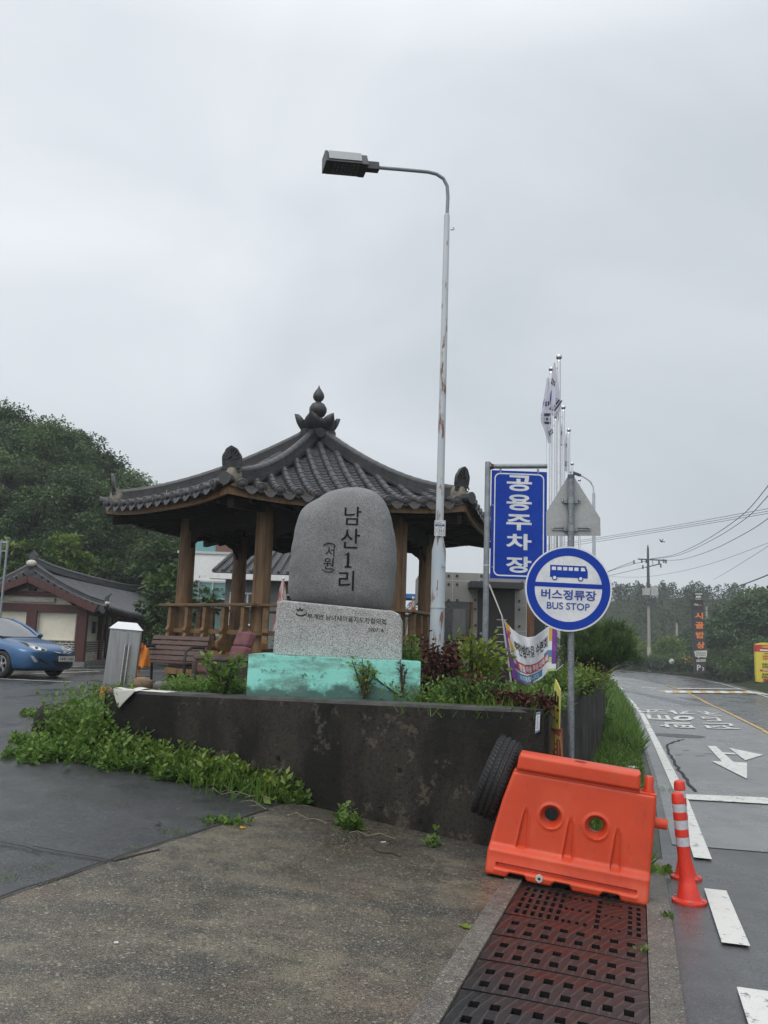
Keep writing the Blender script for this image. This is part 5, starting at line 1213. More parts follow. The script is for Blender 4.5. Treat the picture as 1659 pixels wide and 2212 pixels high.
# armchair
CH = atY(480, 1474, 13.6); CH.z = terr(CH.x, CH.y); 
chr_ = thing('armchair', 'worn mauve fabric armchair with dark brown arms beside the plinth', 'chair', CH)
TC = Matrix.Translation(CH) @ Matrix.Rotation(R(-58), 4, 'Z')
M_MAUV = mat('mauve upholstery', (.17, .065, .075), .85, c2=(.12, .045, .055), scale=7, bump=.5, bscale=140, bdist=.004); M_ARMF = mat('brown arm fabric', (.055, .036, .034), .85, c2=(.08, .055, .05), scale=7, bump=.4, bscale=120)
def puff(c, size, rx, name, m):
    mb = MB(); M = TC @ Matrix.Translation(c) @ Matrix.Rotation(rx, 4, 'X')
    v = [M @ Vector((sx*size[0]/2, sy*size[1]/2, sz*size[2]/2)) for sz in (-1, 1) for sy in (-1, 1) for sx in (-1, 1)]
    mb.add(v, [(0, 2, 3, 1), (4, 5, 7, 6), (0, 1, 5, 4), (2, 6, 7, 3), (0, 4, 6, 2), (1, 3, 7, 5)]); return mb.build(name, m, chr_, bevel=.045, seg=4, smooth=60)
puff((0, .27, .56), (.56, .15, .27), R(-16), 'backrest', M_MAUV); puff((0, .34, .8), (.54, .14, .26), R(-20), 'headrest', M_MAUV)
puff((0, -.05, .34), (.54, .6, .17), 0, 'seat_cushion', M_MAUV)
for sx in (-1, 1): puff((sx*.33, -.02, .27), (.13, .74, .42), 0, 'arm', M_ARMF); puff((sx*.33, -.02, .49), (.15, .7, .07), 0, 'arm_pad', M_ARMF)
puff((0, 0, .15), (.6, .66, .22), 0, 'base', M_ARMF)
mb = MB(); mb.tube([TC @ Vector((-.42, .1, .42)), TC @ Vector((-.47, -.02, .47)), TC @ Vector((-.46, -.1, .46))], .014, 8); mb.build('lever', mat('cream lever', (.5, .45, .38), .5), chr_, smooth=50)
# stones and plastic sheet on the wall
def rock(px, py, Y, sx, sy, sz, label, m, seed, z=None):
    P = atY(px, py, Y); P.z = ZW[0]-.01 if z is None else z; mb = MB(); pr = []
    for i in range(9):
        for j in range(14):
            th = PI*i/8; ph = 2*PI*j/14; d = Vector((math.sin(th)*math.cos(ph), math.sin(th)*math.sin(ph), math.cos(th))); d = Vector([math.copysign(abs(c)**.7, c) for c in d])
            pr.append(P+Vector((d.x*sx, d.y*sy, d.z*sz+sz*.85))*(1+.16*mnoise.noise(d*1.8+Vector((seed, 0, 0)))))
    mb.add(pr, [(i*14+j, i*14+(j+1) % 14, (i+1)*14+(j+1) % 14, (i+1)*14+j) for i in range(8) for j in range(14)]); o = mb.build('stone', m, None, loc=P, smooth=32); tag(o, label, 'stone')
rock(307, 1492, 9.75, .115, .09, .075, 'tan brown stone lying on the white sheet at the wall end', mat('tan rock', (.2, .13, .075), .75, c2=(.12, .08, .05), scale=9, bump=.7, bscale=18, bdist=.03), 1)
rock(347, 1496, 9.72, .085, .08, .055, 'smaller grey stone beside the tan one on the wall', mat('grey rock', (.13, .125, .115), .75, c2=(.07, .07, .06), scale=9, bump=.7, bscale=18, bdist=.03), 5)
mb = MB(); sp = [onplane(*p, W0, ang) for p in ((249, 1493), (297, 1495), (266, 1530))]
def ws_(u, v):
    a = sp[0][0]+(sp[1][0]-sp[0][0])*u; v2 = v*(1-abs(u-.36)/(.36 if u < .36 else .64))**.9
    return fw(a, ZW[0]+.02+(sp[2][1]-ZW[0]-.02)*v2, .03+.045*math.sin(PI*min(1, u*1.0))*(1-.6*v2))
mb.grid(ws_, 16, 12); mb.grid(lambda u, v: Vector(ws_(u, 0))+Vector((wn.x, wn.y, 0))*(.34*v)+Vector((.02*v, 0, .012*math.sin(v*6+u*5))), 16, 8)
mb.grid(lambda u, v: Vector(ws_(1, 0))+Vector(((W1-W0).normalized().x*.36*u, (W1-W0).normalized().y*.36*u, -.004))+Vector((wn.x, wn.y, 0))*(.04+.22*v), 8, 4)
o = mb.build('plastic_sheet', mat('white plastic sheet', (.66, .65, .6), .5, c2=(.58, .57, .52), scale=5), None, loc=fw(sp[2][0], sp[2][1], .03), smooth=180); so = o.modifiers.new('cloth', 'SOLIDIFY'); so.thickness = .003
tag(o, 'white sheet hanging in a point over the left end of the wall', 'sheet')
# ================================================================ blue hatchback saloon in the car park
WF = Vector((-9.15, 20.8, lot(0, 20)+.012)); ha = R(-27); hd_ = Vector((math.cos(ha), math.sin(ha), 0)); rt_ = Vector((hd_.y, -hd_.x, 0))
CO = WF-hd_*1.35-rt_*.78
car = thing('parked_car', 'blue parked car nosing in from the left edge before the tiled house', 'car', CO)
CT = Matrix.Translation(CO) @ Matrix.Rotation(ha, 4, 'Z')
n = NT('metallic blue paint'); n.set(n.mix(n.noise(2, 3), (.02, .085, .2), (.024, .095, .22)), .34, .35, .5, .5); n.bsdf.inputs['Coat Roughness'].default_value = .06; M_CAR = n.m
M_BLK = mat('black trim', (.012, .012, .013), .5); n = NT('car glass'); n.set((.16, .17, .18), .12, .35, .9); M_GLS = n.m  # glass base greyed so that reflected sky is part of its colour
M_CHR = mat('chrome', (.7, .71, .72), .15, 1.0)
ST = [(2.235, .42, .34, .56, .60), (2.19, .62, .23, .64, .69), (2.08, .76, .19, .69, .745), (1.85, .85, .18, .745, .81), (1.5, .885, .17, .80, .875), (1.1, .89, .17, .845, .93), (.75, .89, .17, .89, .975), (.3, .885, .17, .93, .985), (-.6, .885, .17, .95, .99), (-1.4, .885, .18, .98, 1.01), (-1.95, .86, .2, .97, 1.03), (-2.2, .76, .25, .9, .99), (-2.28, .6, .36, .76, .85)]
mb = MB(); vs = []; ringn = 0
for x, w, zb, zs, zt in ST:
    half = [(w*.55, zb), (w*.88, zb+.015), (w*.98, zb+.1), (w, (zb+zs)*.46), (w*1.0, zs*.82), (w*.965, zs-.05), (w*.9, zs), (w*.62, zt-.018), (w*.3, zt), ]
    ring_ = half+[(-a, b) for a, b in half[::-1]]; ringn = len(ring_); vs += [CT @ Vector((x, a, b if b < .3 else .3+(b-.3)*1.06)) for a, b in ring_]
fs = [(i*ringn+j, (i+1)*ringn+j, (i+1)*ringn+(j+1) % ringn, i*ringn+(j+1) % ringn) for i in range(len(ST)-1) for j in range(ringn)]
fs += [tuple(range(ringn)), tuple(range(len(ST)*ringn-1, (len(ST)-1)*ringn-1, -1))]
mb.add(vs, fs); tmp = mb.build('shell', [M_CAR, M_BLK], None); ss = tmp.modifiers.new('s', 'SUBSURF'); ss.levels = ss.render_levels = 3
cut = MB()
for x in (1.35, -1.35):
    for s in (-1, 1): cut.m(1).cyl(CT @ Vector((x, s*.45, .33)), CT @ Vector((x, s*1.1, .33)), .365, 40)
cuto = cut.build('cutter', [M_CAR, M_BLK], None); bm_ = tmp.modifiers.new('b', 'BOOLEAN'); bm_.operation = 'DIFFERENCE'; bm_.object = cuto; bm_.solver = 'EXACT'; bm_.material_mode = 'INDEX'
bpy.context.view_layer.update(); dg = bpy.context.evaluated_depsgraph_get(); me = bpy.data.meshes.new_from_object(tmp.evaluated_get(dg))
from mathutils.bvhtree import BVHTree
bv = BVHTree.FromPolygons([v.co.copy() for v in me.vertices], [tuple(p.vertices) for p in me.polygons])
for v in me.vertices: v.co -= CO
bpy.data.objects.remove(tmp); bpy.data.objects.remove(cuto)
cbody = bpy.data.objects.new('body', me); COL.objects.link(cbody); cbody.parent = car; WP[cbody.name] = CO.copy()
me.polygons.foreach_set('use_smooth', [True]*len(me.polygons)); me.set_sharp_from_angle(angle=R(35))
# greenhouse
GB = [(.98, .0, .945), (.9, .5, .955), (.72, .74, .965), (-.1, .80, .985), (-1.1, .80, 1.0), (-1.75, .7, 1.03), (-1.95, .4, 1.04), (-2.0, 0, 1.04)]
GR_ = [(.02, .0, 1.415), (-.0, .38, 1.405), (-.1, .52, 1.39), (-.45, .565, 1.42), (-.95, .55, 1.425), (-1.25, .5, 1.39), (-1.32, .3, 1.39), (-1.34, 0, 1.39)]
mb = MB(); full = lambda T: T+[(a, -b, c) for a, b, c in T[::-1] if b > 0]
A_ = full(GB); B_ = full(GR_); k = len(A_)
lv = [[Vector(a).lerp(Vector(b), f_)+Vector((0, (1 if a[1] > 0 else -1 if a[1] < 0 else 0)*.035*math.sin(PI*f_), .03*math.sin(PI*f_))) for a, b in zip(A_, B_)] for f_ in (0, .33, .66, 1)]
mb.add([CT @ Vector((p.x, p.y, p.z+.04)) for l in lv for p in l], [(i*k+j, i*k+(j+1) % k, (i+1)*k+(j+1) % k, (i+1)*k+j) for i in range(3) for j in range(k)]); mb.build('glass_house', M_GLS, car, smooth=50)
mb = MB(); top = [CT @ (p+Vector((0, 0, .044))) for p in lv[3]]; ctr = [CT @ (Vector((p.x*.6-.26, p.y*.55, p.z+.075))) for p in lv[3]]
mb.add(top+ctr, [(j, (j+1) % k, (j+1) % k+k, j+k) for j in range(k)]+[tuple(range(k, 2*k))])
for j in (2, k-2): mb.tube([CT @ (lv[i][j]+Vector((.01, 0, .05))) for i in range(4)], [.045, .04, .038, .04], 8)
for s in (-1, 1):
    mb.tube([CT @ Vector((-.1, s*.53, 1.4)), CT @ Vector((-.6, s*.575, 1.43)), CT @ Vector((-1.25, s*.51, 1.4)), CT @ Vector((-1.75, s*.71, 1.05))], .04, 8); mb.tube([CT @ Vector((-.5, s*.82, .99)), CT @ Vector((-.56, s*.58, 1.41))], .03, 8)
mb.build('roof', M_CAR, car, smooth=50)
mb = MB(); mb.tube([CT @ Vector((.93, -.1, .985)), CT @ Vector((.7, .45, 1.02))], .012, 6); mb.tube([CT @ Vector((.88, -.6, .99)), CT @ Vector((.78, -.08, 1.04))], .012, 6); mb.tube([CT @ Vector((.98, -.6, .965)), CT @ Vector((1.03, 0, .972)), CT @ Vector((.98, .6, .965))], .022, 6); mb.build('wiper', M_BLK, car)
for s in (-1, 1):
    mb = MB(); mb.sphere(CT @ Vector((.52, s*.97, 1.02)), .1, 12, (.7, 1, .7)); mb.build('wing_mirror', M_CAR, car, smooth=60)
cz_ = lambda x, y: Z(x, y, 0, 2350, 3.95)
def decal(mb, pts, off=.006, mirror=False, dense=4):
    """an outline seen in the photo, laid on the bodywork; mirrored for the far side"""
    P = []
    for a, b in zip(pts, pts[1:]+pts[:1]): P += [(a[0]+(b[0]-a[0])*i/dense, a[1]+(b[1]-a[1])*i/dense) for i in range(dense)]
    cx_ = sum(p[0] for p in P)/len(P); cy_ = sum(p[1] for p in P)/len(P); rings = []
    for s in (1, .75, .5, .25):
        r_ = []
        for p in P:
            d = ray(*cz_(cx_+(p[0]-cx_)*s, cy_+(p[1]-cy_)*s)).normalized(); hit = bv.ray_cast(EYE, d)
            if hit[0] is None: return False
            r_.append(hit[0]-d*off+hit[1]*off*.3)
        rings.append(r_)
    k_ = len(P)
    for mir in ((False, True) if mirror else (False,)):
        def T(p):
            if not mir: return p
            q = CT.inverted() @ p; return CT @ Vector((q.x, -q.y, q.z))
        mb.add([T(p) for r_ in rings for p in r_], [(i*k_+j, i*k_+(j+1) % k_, (i+1)*k_+(j+1) % k_, (i+1)*k_+j) for i in range(3) for j in range(k_)]+[tuple(3*k_+j for j in range(k_))])
    return True
def dpart(name, m, shapes, mirror=False, parent=car, off=.006):
    mb = MB(); ok = [decal(mb, s, off, mirror) for s in shapes]
    if mb.f: return mb.build(name, m, parent, smooth=50)
M_LENS = mat('headlamp glass', (.3, .32, .34), .08, .2, c2=(.16, .17, .18), scale=14, spec=.9)
hl_ = dpart('headlight', M_LENS, [[(270, 688), (400, 705), (560, 755), (690, 800), (745, 815), (715, 848), (640, 855), (530, 835), (455, 790), (380, 730)]], True)
if hl_:
    for sh_ in ([(300, 694), (420, 715), (460, 760), (440, 775), (380, 730)], [(600, 800), (690, 812), (700, 838), (640, 848), (585, 835)]): dpart('lamp_bezel', M_BLK, [sh_], False, hl_, .012)
    dpart('bulb_ring', M_CHR, [[(470, 762), (560, 768), (640, 800), (640, 835), (560, 825), (490, 795)]], True, hl_, .014)
    dpart('bulb', M_BLK, [[(545, 775), (590, 780), (590, 815), (550, 810)]], True, hl_, .02)
gr = dpart('grille', M_BLK, [[(815, 850), (920, 862), (1000, 866), (1100, 850), (1112, 872), (1060, 895), (960, 900), (870, 885)], [(805, 985), (925, 990), (930, 1010), (1115, 1012), (1122, 1040), (1085, 1085), (900, 1090), (850, 1055)]])
dpart('chrome_bar', M_CHR, [[(815, 848), (950, 868), (955, 884), (880, 872)], [(1040, 884), (1100, 858), (1104, 868), (1045, 894)]], False, car, .014)
em = dpart('emblem', M_CHR, [[(960, 868), (985, 852), (1020, 852), (1038, 870), (1030, 890), (1000, 897), (970, 890)]], False, car, .02)
if em: dpart('emblem_letter', M_CAR, [[(968, 868), (980, 858), (984, 872), (976, 886)], [(988, 858), (1008, 856), (1000, 868), (990, 868)], [(994, 880), (1008, 880), (1000, 892), (988, 892)], [(1018, 862), (1030, 872), (1024, 886), (1012, 882)]], False, em, .026)
dpart('fog_lamp', mat('fog lamp', (.5, .52, .54), .15, .3), [[(475, 915), (520, 922), (590, 1010), (545, 1022), (510, 985)]], True, car, .012)
dpart('fog_recess', M_BLK, [[(595, 945), (690, 1000), (780, 1060), (700, 1042), (610, 1012)]], True)
dpart('chrome_strip', M_CHR, [[(545, 1022), (620, 1014), (705, 1040), (700, 1048), (610, 1026), (550, 1030)]], True, car, .014)
dpart('lower_lip', M_CHR, [[(870, 1092), (1080, 1094), (1120, 1055), (1136, 990), (1140, 1050), (1100, 1105), (980, 1110)]], False, car, .012)
mbp = MB()
dl = [ray(*cz_(*p)) for p in ((935, 998), (1118, 1002), (1120, 932), (932, 926))]
pc0 = bv.ray_cast(EYE, ray(*cz_(1025, 965)).normalized())[0]
pu = Vector((-rt_.x, -rt_.y, 0)); pnrm = hd_
pf = lambda u, v, d: pc0+pu*u+Vector((0, 0, v))+pnrm*(d+.03)
mbp.prism(rrect(.5, .13, .015), pf, -.01, .005); plt = mbp.build('number_plate', mat('number plate', (.62, .63, .6), .4), car)
mb = MB(); mb.text('14부 1103', pf, w=.42, h=.075, d0=.008, bold=.015, stretch=True); mb.build('plate_letters', M_INK, plt)
def wheel(x, s):
    c = CT @ Vector((x, s*.775, .325)); axw = CT.to_3x3() @ Vector((0, s, 0)); u_ = Vector((0, 0, 1)); v_ = axw.cross(u_); M = Matrix((v_, u_, axw)).transposed()
    mb = MB(); tyre(mb, c, M, .325, .205, .2, False, 48); w = mb.build('wheel', M_TYRE, car, smooth=50)
    mb = MB(); mb.lathe([(.2, .075), (.212, .095), (.2, .1), (.188, .075), (.17, .0)], c, 48, M, caps=False)
    for i in range(5):
        a = 2*PI*i/5+.3; d = M @ Vector((math.cos(a), math.sin(a), 0)); t = M @ Vector((-math.sin(a), math.cos(a), 0)); z_ = M @ Vector((0, 0, 1))
        q = []
        for r_, w_, h in ((.03, .035, .075), (.1, .022, .07), (.198, .05, .075)):
            for dd in (0, -.03): q += [c+d*r_+t*w_+z_*(h+dd), c+d*r_-t*w_+z_*(h+dd)]
        mb.add(q, [(0, 1, 5, 4), (4, 5, 9, 8), (0, 4, 6, 2), (4, 8, 10, 6), (1, 3, 7, 5), (5, 7, 11, 9)])
    mb.lathe([(.0, .08), (.04, .08), (.05, .07), (.05, .03)], c, 20, M); mb.build('rim', mat('alloy rim', (.36, .36, .37), .35, .8), w, smooth=40)
    mb = MB(); mb.lathe([(0, .01), (.185, .01), (.19, -.02)], c, 32, M); mb.build('brake_disc', mat('dark brake metal', (.03, .03, .032), .6), w)  # plain dark grey disc behind the spokes
for x in (1.35, -1.35):
    for s in (-1, 1): wheel(x, s)
# ================================================================ tiled roof house on the left
M_PLAS = mat('cream plaster', (.8, .76, .62), .85, c2=(.74, .7, .57), scale=3); M_PED = mat('red brown timber', (.085, .026, .023), .6, c2=(.062, .019, .018), scale=4, stretch=(4, 4, .6)); M_LIME = mat('pale trim', (.55, .52, .45), .7, c2=(.42, .4, .34), scale=12)
M_HT = mat('slate roof tile', (.035, .037, .042), .42, c2=(.058, .06, .066), scale=5, bump=.3, bscale=30, bdist=.02)
M_BRK = None
n = NT('dark band bricks'); br = n.n('TexBrick'); br.inputs['Scale'].default_value = 1; br.inputs['Brick Width'].default_value = .2; br.inputs['Row Height'].default_value = .075; br.inputs['Mortar Size'].default_value = .013
mp = n.n('Mapping'); n.link(n.obj(), mp.inputs[0]); mp.inputs['Rotation'].default_value = (R(90), 0, 0); sx = n.xyz(); cmb = n.n('CombineXYZ'); n.link(n.math('ADD', sx[0], sx[1]), cmb.inputs[0]); n.link(sx[2], cmb.inputs[1]); n.link(cmb.outputs[0], br.inputs['Vector'])
br.inputs['Color1'].default_value = (.05, .05, .045, 1); br.inputs['Color2'].default_value = (.085, .08, .07, 1); br.inputs['Mortar'].default_value = (.5, .48, .42, 1); n.set(br.outputs['Color'], .8); M_BRK = n.m
n = NT('rubble in mortar'); v = n.n('TexVoronoi'); v.inputs['Scale'].default_value = 7; n.link(n.obj(), v.inputs['Vector']); n.set(n.mix(n.ramp(v.outputs['Distance'], [(.3, 0), (.4, 1)]), n.mix(n.xyz(v.outputs['Color'])[0], (.2, .16, .12), (.36, .32, .27)), (.5, .47, .4)), .85); M_RUB = n.m
HC = Vector((-9.85, 28, .25)); hA = Vector((-.053, .9986, 0)); hB = Vector((-.9986, -.053, 0)); GW_, HLn = 3.4, 15.5
house = thing('tiled_house', 'low cream house with red brown posts and dark curved tile roof behind the blue car', 'house', HC)
hp = lambda b, a, z: HC+hB*b+hA*a+Vector((0, 0, z-.25))     # b across the gable, a along the house
def hbox(mb, b0, b1, a0, a1, z0, z1):
    q = [hp(b, a, z) for z in (z0, z1) for a in (a0, a1) for b in (b0, b1)]; mb.add(q, [(0, 2, 3, 1), (4, 5, 7, 6), (0, 1, 5, 4), (2, 6, 7, 3), (0, 4, 6, 2), (1, 3, 7, 5)])
zE_, zR_ = 2.06, 3.3; ov = .75; hm = GW_/2
mb = MB(); hbox(mb, .06, GW_-.06, .06, HLn-.06, .2, 2.06); q = [hp(.06, .06, 2.06), hp(GW_-.06, .06, 2.06), hp(hm, .06, 3.1)]; mb.poly(q); mb.poly([hp(.06, HLn-.06, 2.06), hp(GW_-.06, HLn-.06, 2.06), hp(hm, HLn-.06, 3.1)]); mb.build('wall', M_PLAS, house)
mb = MB(); hbox(mb, -.25, GW_+.25, -.25, HLn+.2, 0, .42); mb.build('stone_base', mat('base concrete', (.22, .22, .21), .7, c2=(.15, .15, .145), scale=5), house)
for b in (0, 1.62, GW_-.0): 
    mb = MB(); hbox(mb, b-.16, b+.16, -.12, .12, .42, 2.03); mb.build('post', M_PED, house)
for a in (2.2, 4.9, 7.6, 10.3, 13, HLn): mb = MB(); hbox(mb, -.1, .14, a-.13, a+.13, .42, 2.03); mb.build('post', M_PED, house)
mb = MB(); hbox(mb, -.14, GW_+.14, -.13, .1, 2.02, 2.26); hbox(mb, .5, GW_-.5, -.12, .08, 2.52, 2.66); hbox(mb, hm-.1, hm+.1, -.11, .08, 2.68, 2.95); hbox(mb, -.14, .1, 0, HLn, 1.95, 2.1)
for sg in (1, -1):
    A = hp(hm, -.5, 3.05); B = hp(hm-sg*(hm+.55), -.5, 2.12); mb.beam(A, B, .1, .22); mb.beam(hp(hm, -.05, 2.98), hp(hm-sg*(hm+.3), -.05, 2.2), .14, .24)
mb.build('beams', M_PED, house)
mb = MB(); hbox(mb, hm-.75, hm+.75, -.05, .05, 2.32, 2.46)
for b0, b1 in ((.22, 1.42), (1.82, 3.2)):
    for z0, z1 in ((1.985, 2.01), (1.08, 1.1)): hbox(mb, b0-.03, b1+.03, -.03, .05, z0, z1)
    for b in (b0-.03, b1): hbox(mb, b, b+.03, -.03, .05, 1.1, 1.99)
hbox(mb, hm-.55, hm-.15, -.02, .05, 2.68, 2.86); hbox(mb, hm+.15, hm+.5, -.02, .05, 2.68, 2.86); mb.build('panel_trim', M_LIME, house)
for b0, b1 in ((.16, 1.46), (1.78, 3.24)):
    mb = MB(); hbox(mb, b0, b1, -.005, .055, .72, 1.08); mb.build('brick_band', M_BRK, house); mb = MB(); hbox(mb, b0, b1, -.002, .055, .42, .72); mb.build('rubble_band', M_RUB, house)
mb = MB(); hbox(mb, -.005, .055, .12, HLn-.1, .72, 1.08); mb.build('brick_band', M_BRK, house); mb = MB(); hbox(mb, -.002, .055, .12, HLn-.1, .42, .72); mb.build('rubble_band', M_RUB, house)
for a0, a1, z0, z1 in ((3.0, 4.3, .45, 1.95), (5.6, 7.0, 1.1, 1.9), (8.3, 9.6, .45, 1.95)):
    mb = MB(); hbox(mb, -.03, .058, a0, a1, z0, z1); w_ = mb.build('window', mat('house window', (.03, .035, .036), .15), house)
    mb = MB(); hbox(mb, -.05, .03, a0-.07, a0, z0, z1+.07); hbox(mb, -.05, .03, a1, a1+.07, z0, z1+.07); hbox(mb, -.05, .03, a0, a1, z1, z1+.07); hbox(mb, -.05, .03, (a0+a1)/2-.03, (a0+a1)/2+.03, z0, z1); mb.build('frame', M_PED, w_)
mb = MB()
for b in (.35, ): hbox(mb, -.04, .06, 1.4, 1.55, 1.35, 1.75)
mb.build('wall_plate', M_BLK, house)
og = .42
def hroof(f, a):   # f 0 ridge .. 1 eave ; a along
    af = (a+og)/(HLn+2*og); up_ = .12*(2*af-1)**4+.06*(2*af-1)**2
    return zR_-(zR_-zE_)*(.62*(1-max(0, 1-f)**1.6)+.38*f)+up_*(.4+.6*f)
mb = MB()
for sg in (1, -1):
    half = hm+ov
    for off, fl_ in ((0, False), (-.12, True)): mb.grid(lambda u, v: hp(hm-sg*half*v, -og+(HLn+2*og)*u, hroof(v, -og+(HLn+2*og)*u)+off), 30, 10, fl_)
    nrow = 58
    for i in range(nrow+1):
        a = -og+.12+(HLn+2*og-.24)*i/nrow
        pts = [hp(hm-sg*half*v, a, hroof(v, a)+.03) for v in [.04+.98*j/8 for j in range(9)]]; mb.tube(pts, .062, 8)
        e = hp(hm-sg*half*1.02, a, hroof(1.02, a)+.02); mb.tube([e, e-hB*sg*.03], .085, 10)
        e2 = hp(hm-sg*half*1.0, a+.13, hroof(1.0, a)-.05); mb.tube([e2, e2-hB*sg*.02], .07, 8)
for aa in (-og, HLn+og):
    s_ = -1 if aa < 0 else 1
    for sg in (1, -1):
        for i in range(12):
            f_ = .03+.95*i/11; c = hp(hm-sg*(hm+ov)*f_, aa, hroof(f_, aa)-.07); mb.tube([c+hA*s_*.0, c+hA*s_*.05], .10, 12); mb.tube([c+hA*s_*.05-Vector((0, 0, .09))-hB*.06, c+hA*s_*.02-Vector((0, 0, .09))-hB*.06], .08, 10)
mb.build('roof', M_HT, house, smooth=45)
mb = MB()
rp = [(-og+.15+(HLn+2*og-.3)*i/24) for i in range(25)]
rzf = lambda a: zR_+.02+.14*((a+og)/(HLn+2*og)*2-1)**4+.06*((a+og)/(HLn+2*og)*2-1)**2
for h, w, r in ((.06, .26, None), (.15, .2, None)):
    for a, b in zip(rp, rp[1:]): mb.beam(hp(hm, a, rzf(a)+h), hp(hm, b-.01, rzf(b)+h), w, .08)
mb.tube([hp(hm, a, rzf(a)+.24) for a in rp], .075, 10)
for aa in (-og+.2, HLn+og-.2):
    for sg in (1, -1):
        P = [hp(hm-sg*(hm+ov)*f_, aa, hroof(f_, aa)+.1) for f_ in [i/10 for i in range(11)]]
        for A, B in zip(P, P[1:]): mb.beam(A, B, .2, .14)
        mb.tube([p+Vector((0, 0, .11)) for p in P], .07, 8)
        E_ = P[-1]; mp_ = MB(); mp_.sphere(E_+Vector((0, 0, .02))-hB*sg*.06, .11, 10, (1, 1, .7)); mp_.build('mortar_lump', M_LIME, house, smooth=60); mb.prism([(-.1, 0), (.12, .02), (.1, .2), (.2, .36), (.02, .24), (-.1, .14)], lambda u, v, d: E_-hB*sg*(u)+Vector((0, 0, v))+hA*d, -.04, .04)
    mp_ = MB(); mp_.sphere(hp(hm, aa+(-.14 if aa < 0 else .14), rzf(aa)+.06), .15, 10, (1.2, .8, .8)); mp_.build('mortar_lump', M_LIME, house, smooth=60); mb.prism([(-.12, .15), (.12, .15), (.14, .35), (0, .5), (-.14, .35)], lambda u, v, d: hp(hm, aa, rzf(aa))+hB*u+Vector((0, 0, v))+hA*d, -.03, .04)
mb.build('ridge', M_HT, house, smooth=45)
# ================================================================ white building with teal glass behind the pavilion
M_WHT = mat('white render', (.82, .83, .81), .7, c2=(.76, .77, .75), scale=1.2); n = NT('teal glazing'); n.set(n.mix(n.noise(.8, 3), (.045, .17, .17), (.1, .3, .3)), .1, 0, .8); M_TGL = n.m; M_ALU = mat('aluminium frame', (.5, .52, .52), .5)
def mark_px(px, py, Y): return atY(px, py, Y)
wb = thing('white_building', 'white rendered building with teal glazing seen between the left pavilion posts', 'building', (-6.9, 30, .2))
mb = MB(); mb.box((-6.35, 33, 2.25), (1.9, 6, 4.1)); mb.build('wall', M_WHT, wb)
mb = MB(); mb.box((-6.2, 33.4, 4.95), (2.4, 5, 1.3)); mb.build('glazed_storey', M_TGL, wb); mb = MB(); mb.box((-6.35, 33, 4.34), (2.0, 6.1, .09)); mb.build('roof_edge', M_ALU, wb)
mb = MB(); mb.box((-5.72, 30.86, 4.62), (.9, .06, .45)); mb.build('upper_window', mat('brown shutter', (.14, .07, .05), .5), wb)
mb = MB(); mb.box((-6.25, 29.97, 2.35), (1.5, .06, 1.9)); gl_ = mb.build('window', M_TGL, wb)
mb = MB(); [mb.box((x, 29.92, 2.35), (.05, .06, 1.9)) for x in (-7.0, -6.5, -6.0, -5.52)]; [mb.box((-6.25, 29.915, z), (1.55, .06, .06)) for z in (1.42, 2.7, 3.3)]; mb.build('frame', M_ALU, gl_)
mb = MB(); mb.tube([(-5.35, 29.9, .3), (-5.35, 29.9, 4.2)], .07, 10); mb.build('downpipe', M_WHT, wb)
# house with grey tiles and a white eave further right
th = thing('grey_tiled_house', 'house with grey tiled roof and white eave seen between the middle pavilion posts', 'house', (-2.8, 27.5, .2))
n = NT('grey pantiles'); w1 = n.n('TexWave'); w1.inputs['Scale'].default_value = 4.0; n.link(n.obj(), w1.inputs['Vector']); w2 = n.n('TexWave'); w2.bands_direction = 'Z'; w2.inputs['Scale'].default_value = 5; n.link(n.obj(), w2.inputs['Vector'])
n.set(n.mix(n.math('MULTIPLY', w1.outputs['Fac'], w2.outputs['Fac']), (.025, .026, .028), (.09, .092, .096)), .5); n.bump(n.math('ADD', w1.outputs['Fac'], w2.outputs['Fac']), .6, .04)
mb = MB(); mb.add([(-5.4, 26.6, 3.42), (.3, 26.6, 3.42), (.0, 30, 4.55), (-5.1, 30, 4.55), (-5.4, 33.4, 3.42), (.3, 33.4, 3.42)], [(0, 1, 2, 3), (3, 2, 5, 4), (0, 3, 4), (1, 5, 2)]); mb.build('roof', n.m, th)
mb = MB()
for i in range(20): x = -5.35+5.6*i/19; mb.tube([(x, 26.6, 3.47), (x*.93-.16, 30, 4.6)], .055, 6)
mb.build('roof_ribs', n.m, th)
mb = MB(); mb.box((-2.55, 26.75, 3.3), (5.8, .4, .18)); mb.build('eave', M_WHT, th)
mb = MB(); mb.box((-2.55, 30, 1.7), (5.0, 5.6, 3.1)); mb.build('wall', mat('grey green render', (.2, .23, .22), .8), th)
for x in (-4.3, -2.6, -1): mb = MB(); mb.box((x, 27.17, 2.3), (1.1, .06, 1.0)); w_ = mb.build('window', mat('dark window', (.03, .05, .05), .12), th); mb = MB(); [mb.box((x+dx, 27.12, 2.3), (.05, .05, 1.0)) for dx in (-.55, 0, .55)]; [mb.box((x, 27.11, 2.3+dz), (1.15, .05, .05)) for dz in (-.5, .1, .5)]; mb.build('frame', M_WHT, w_)
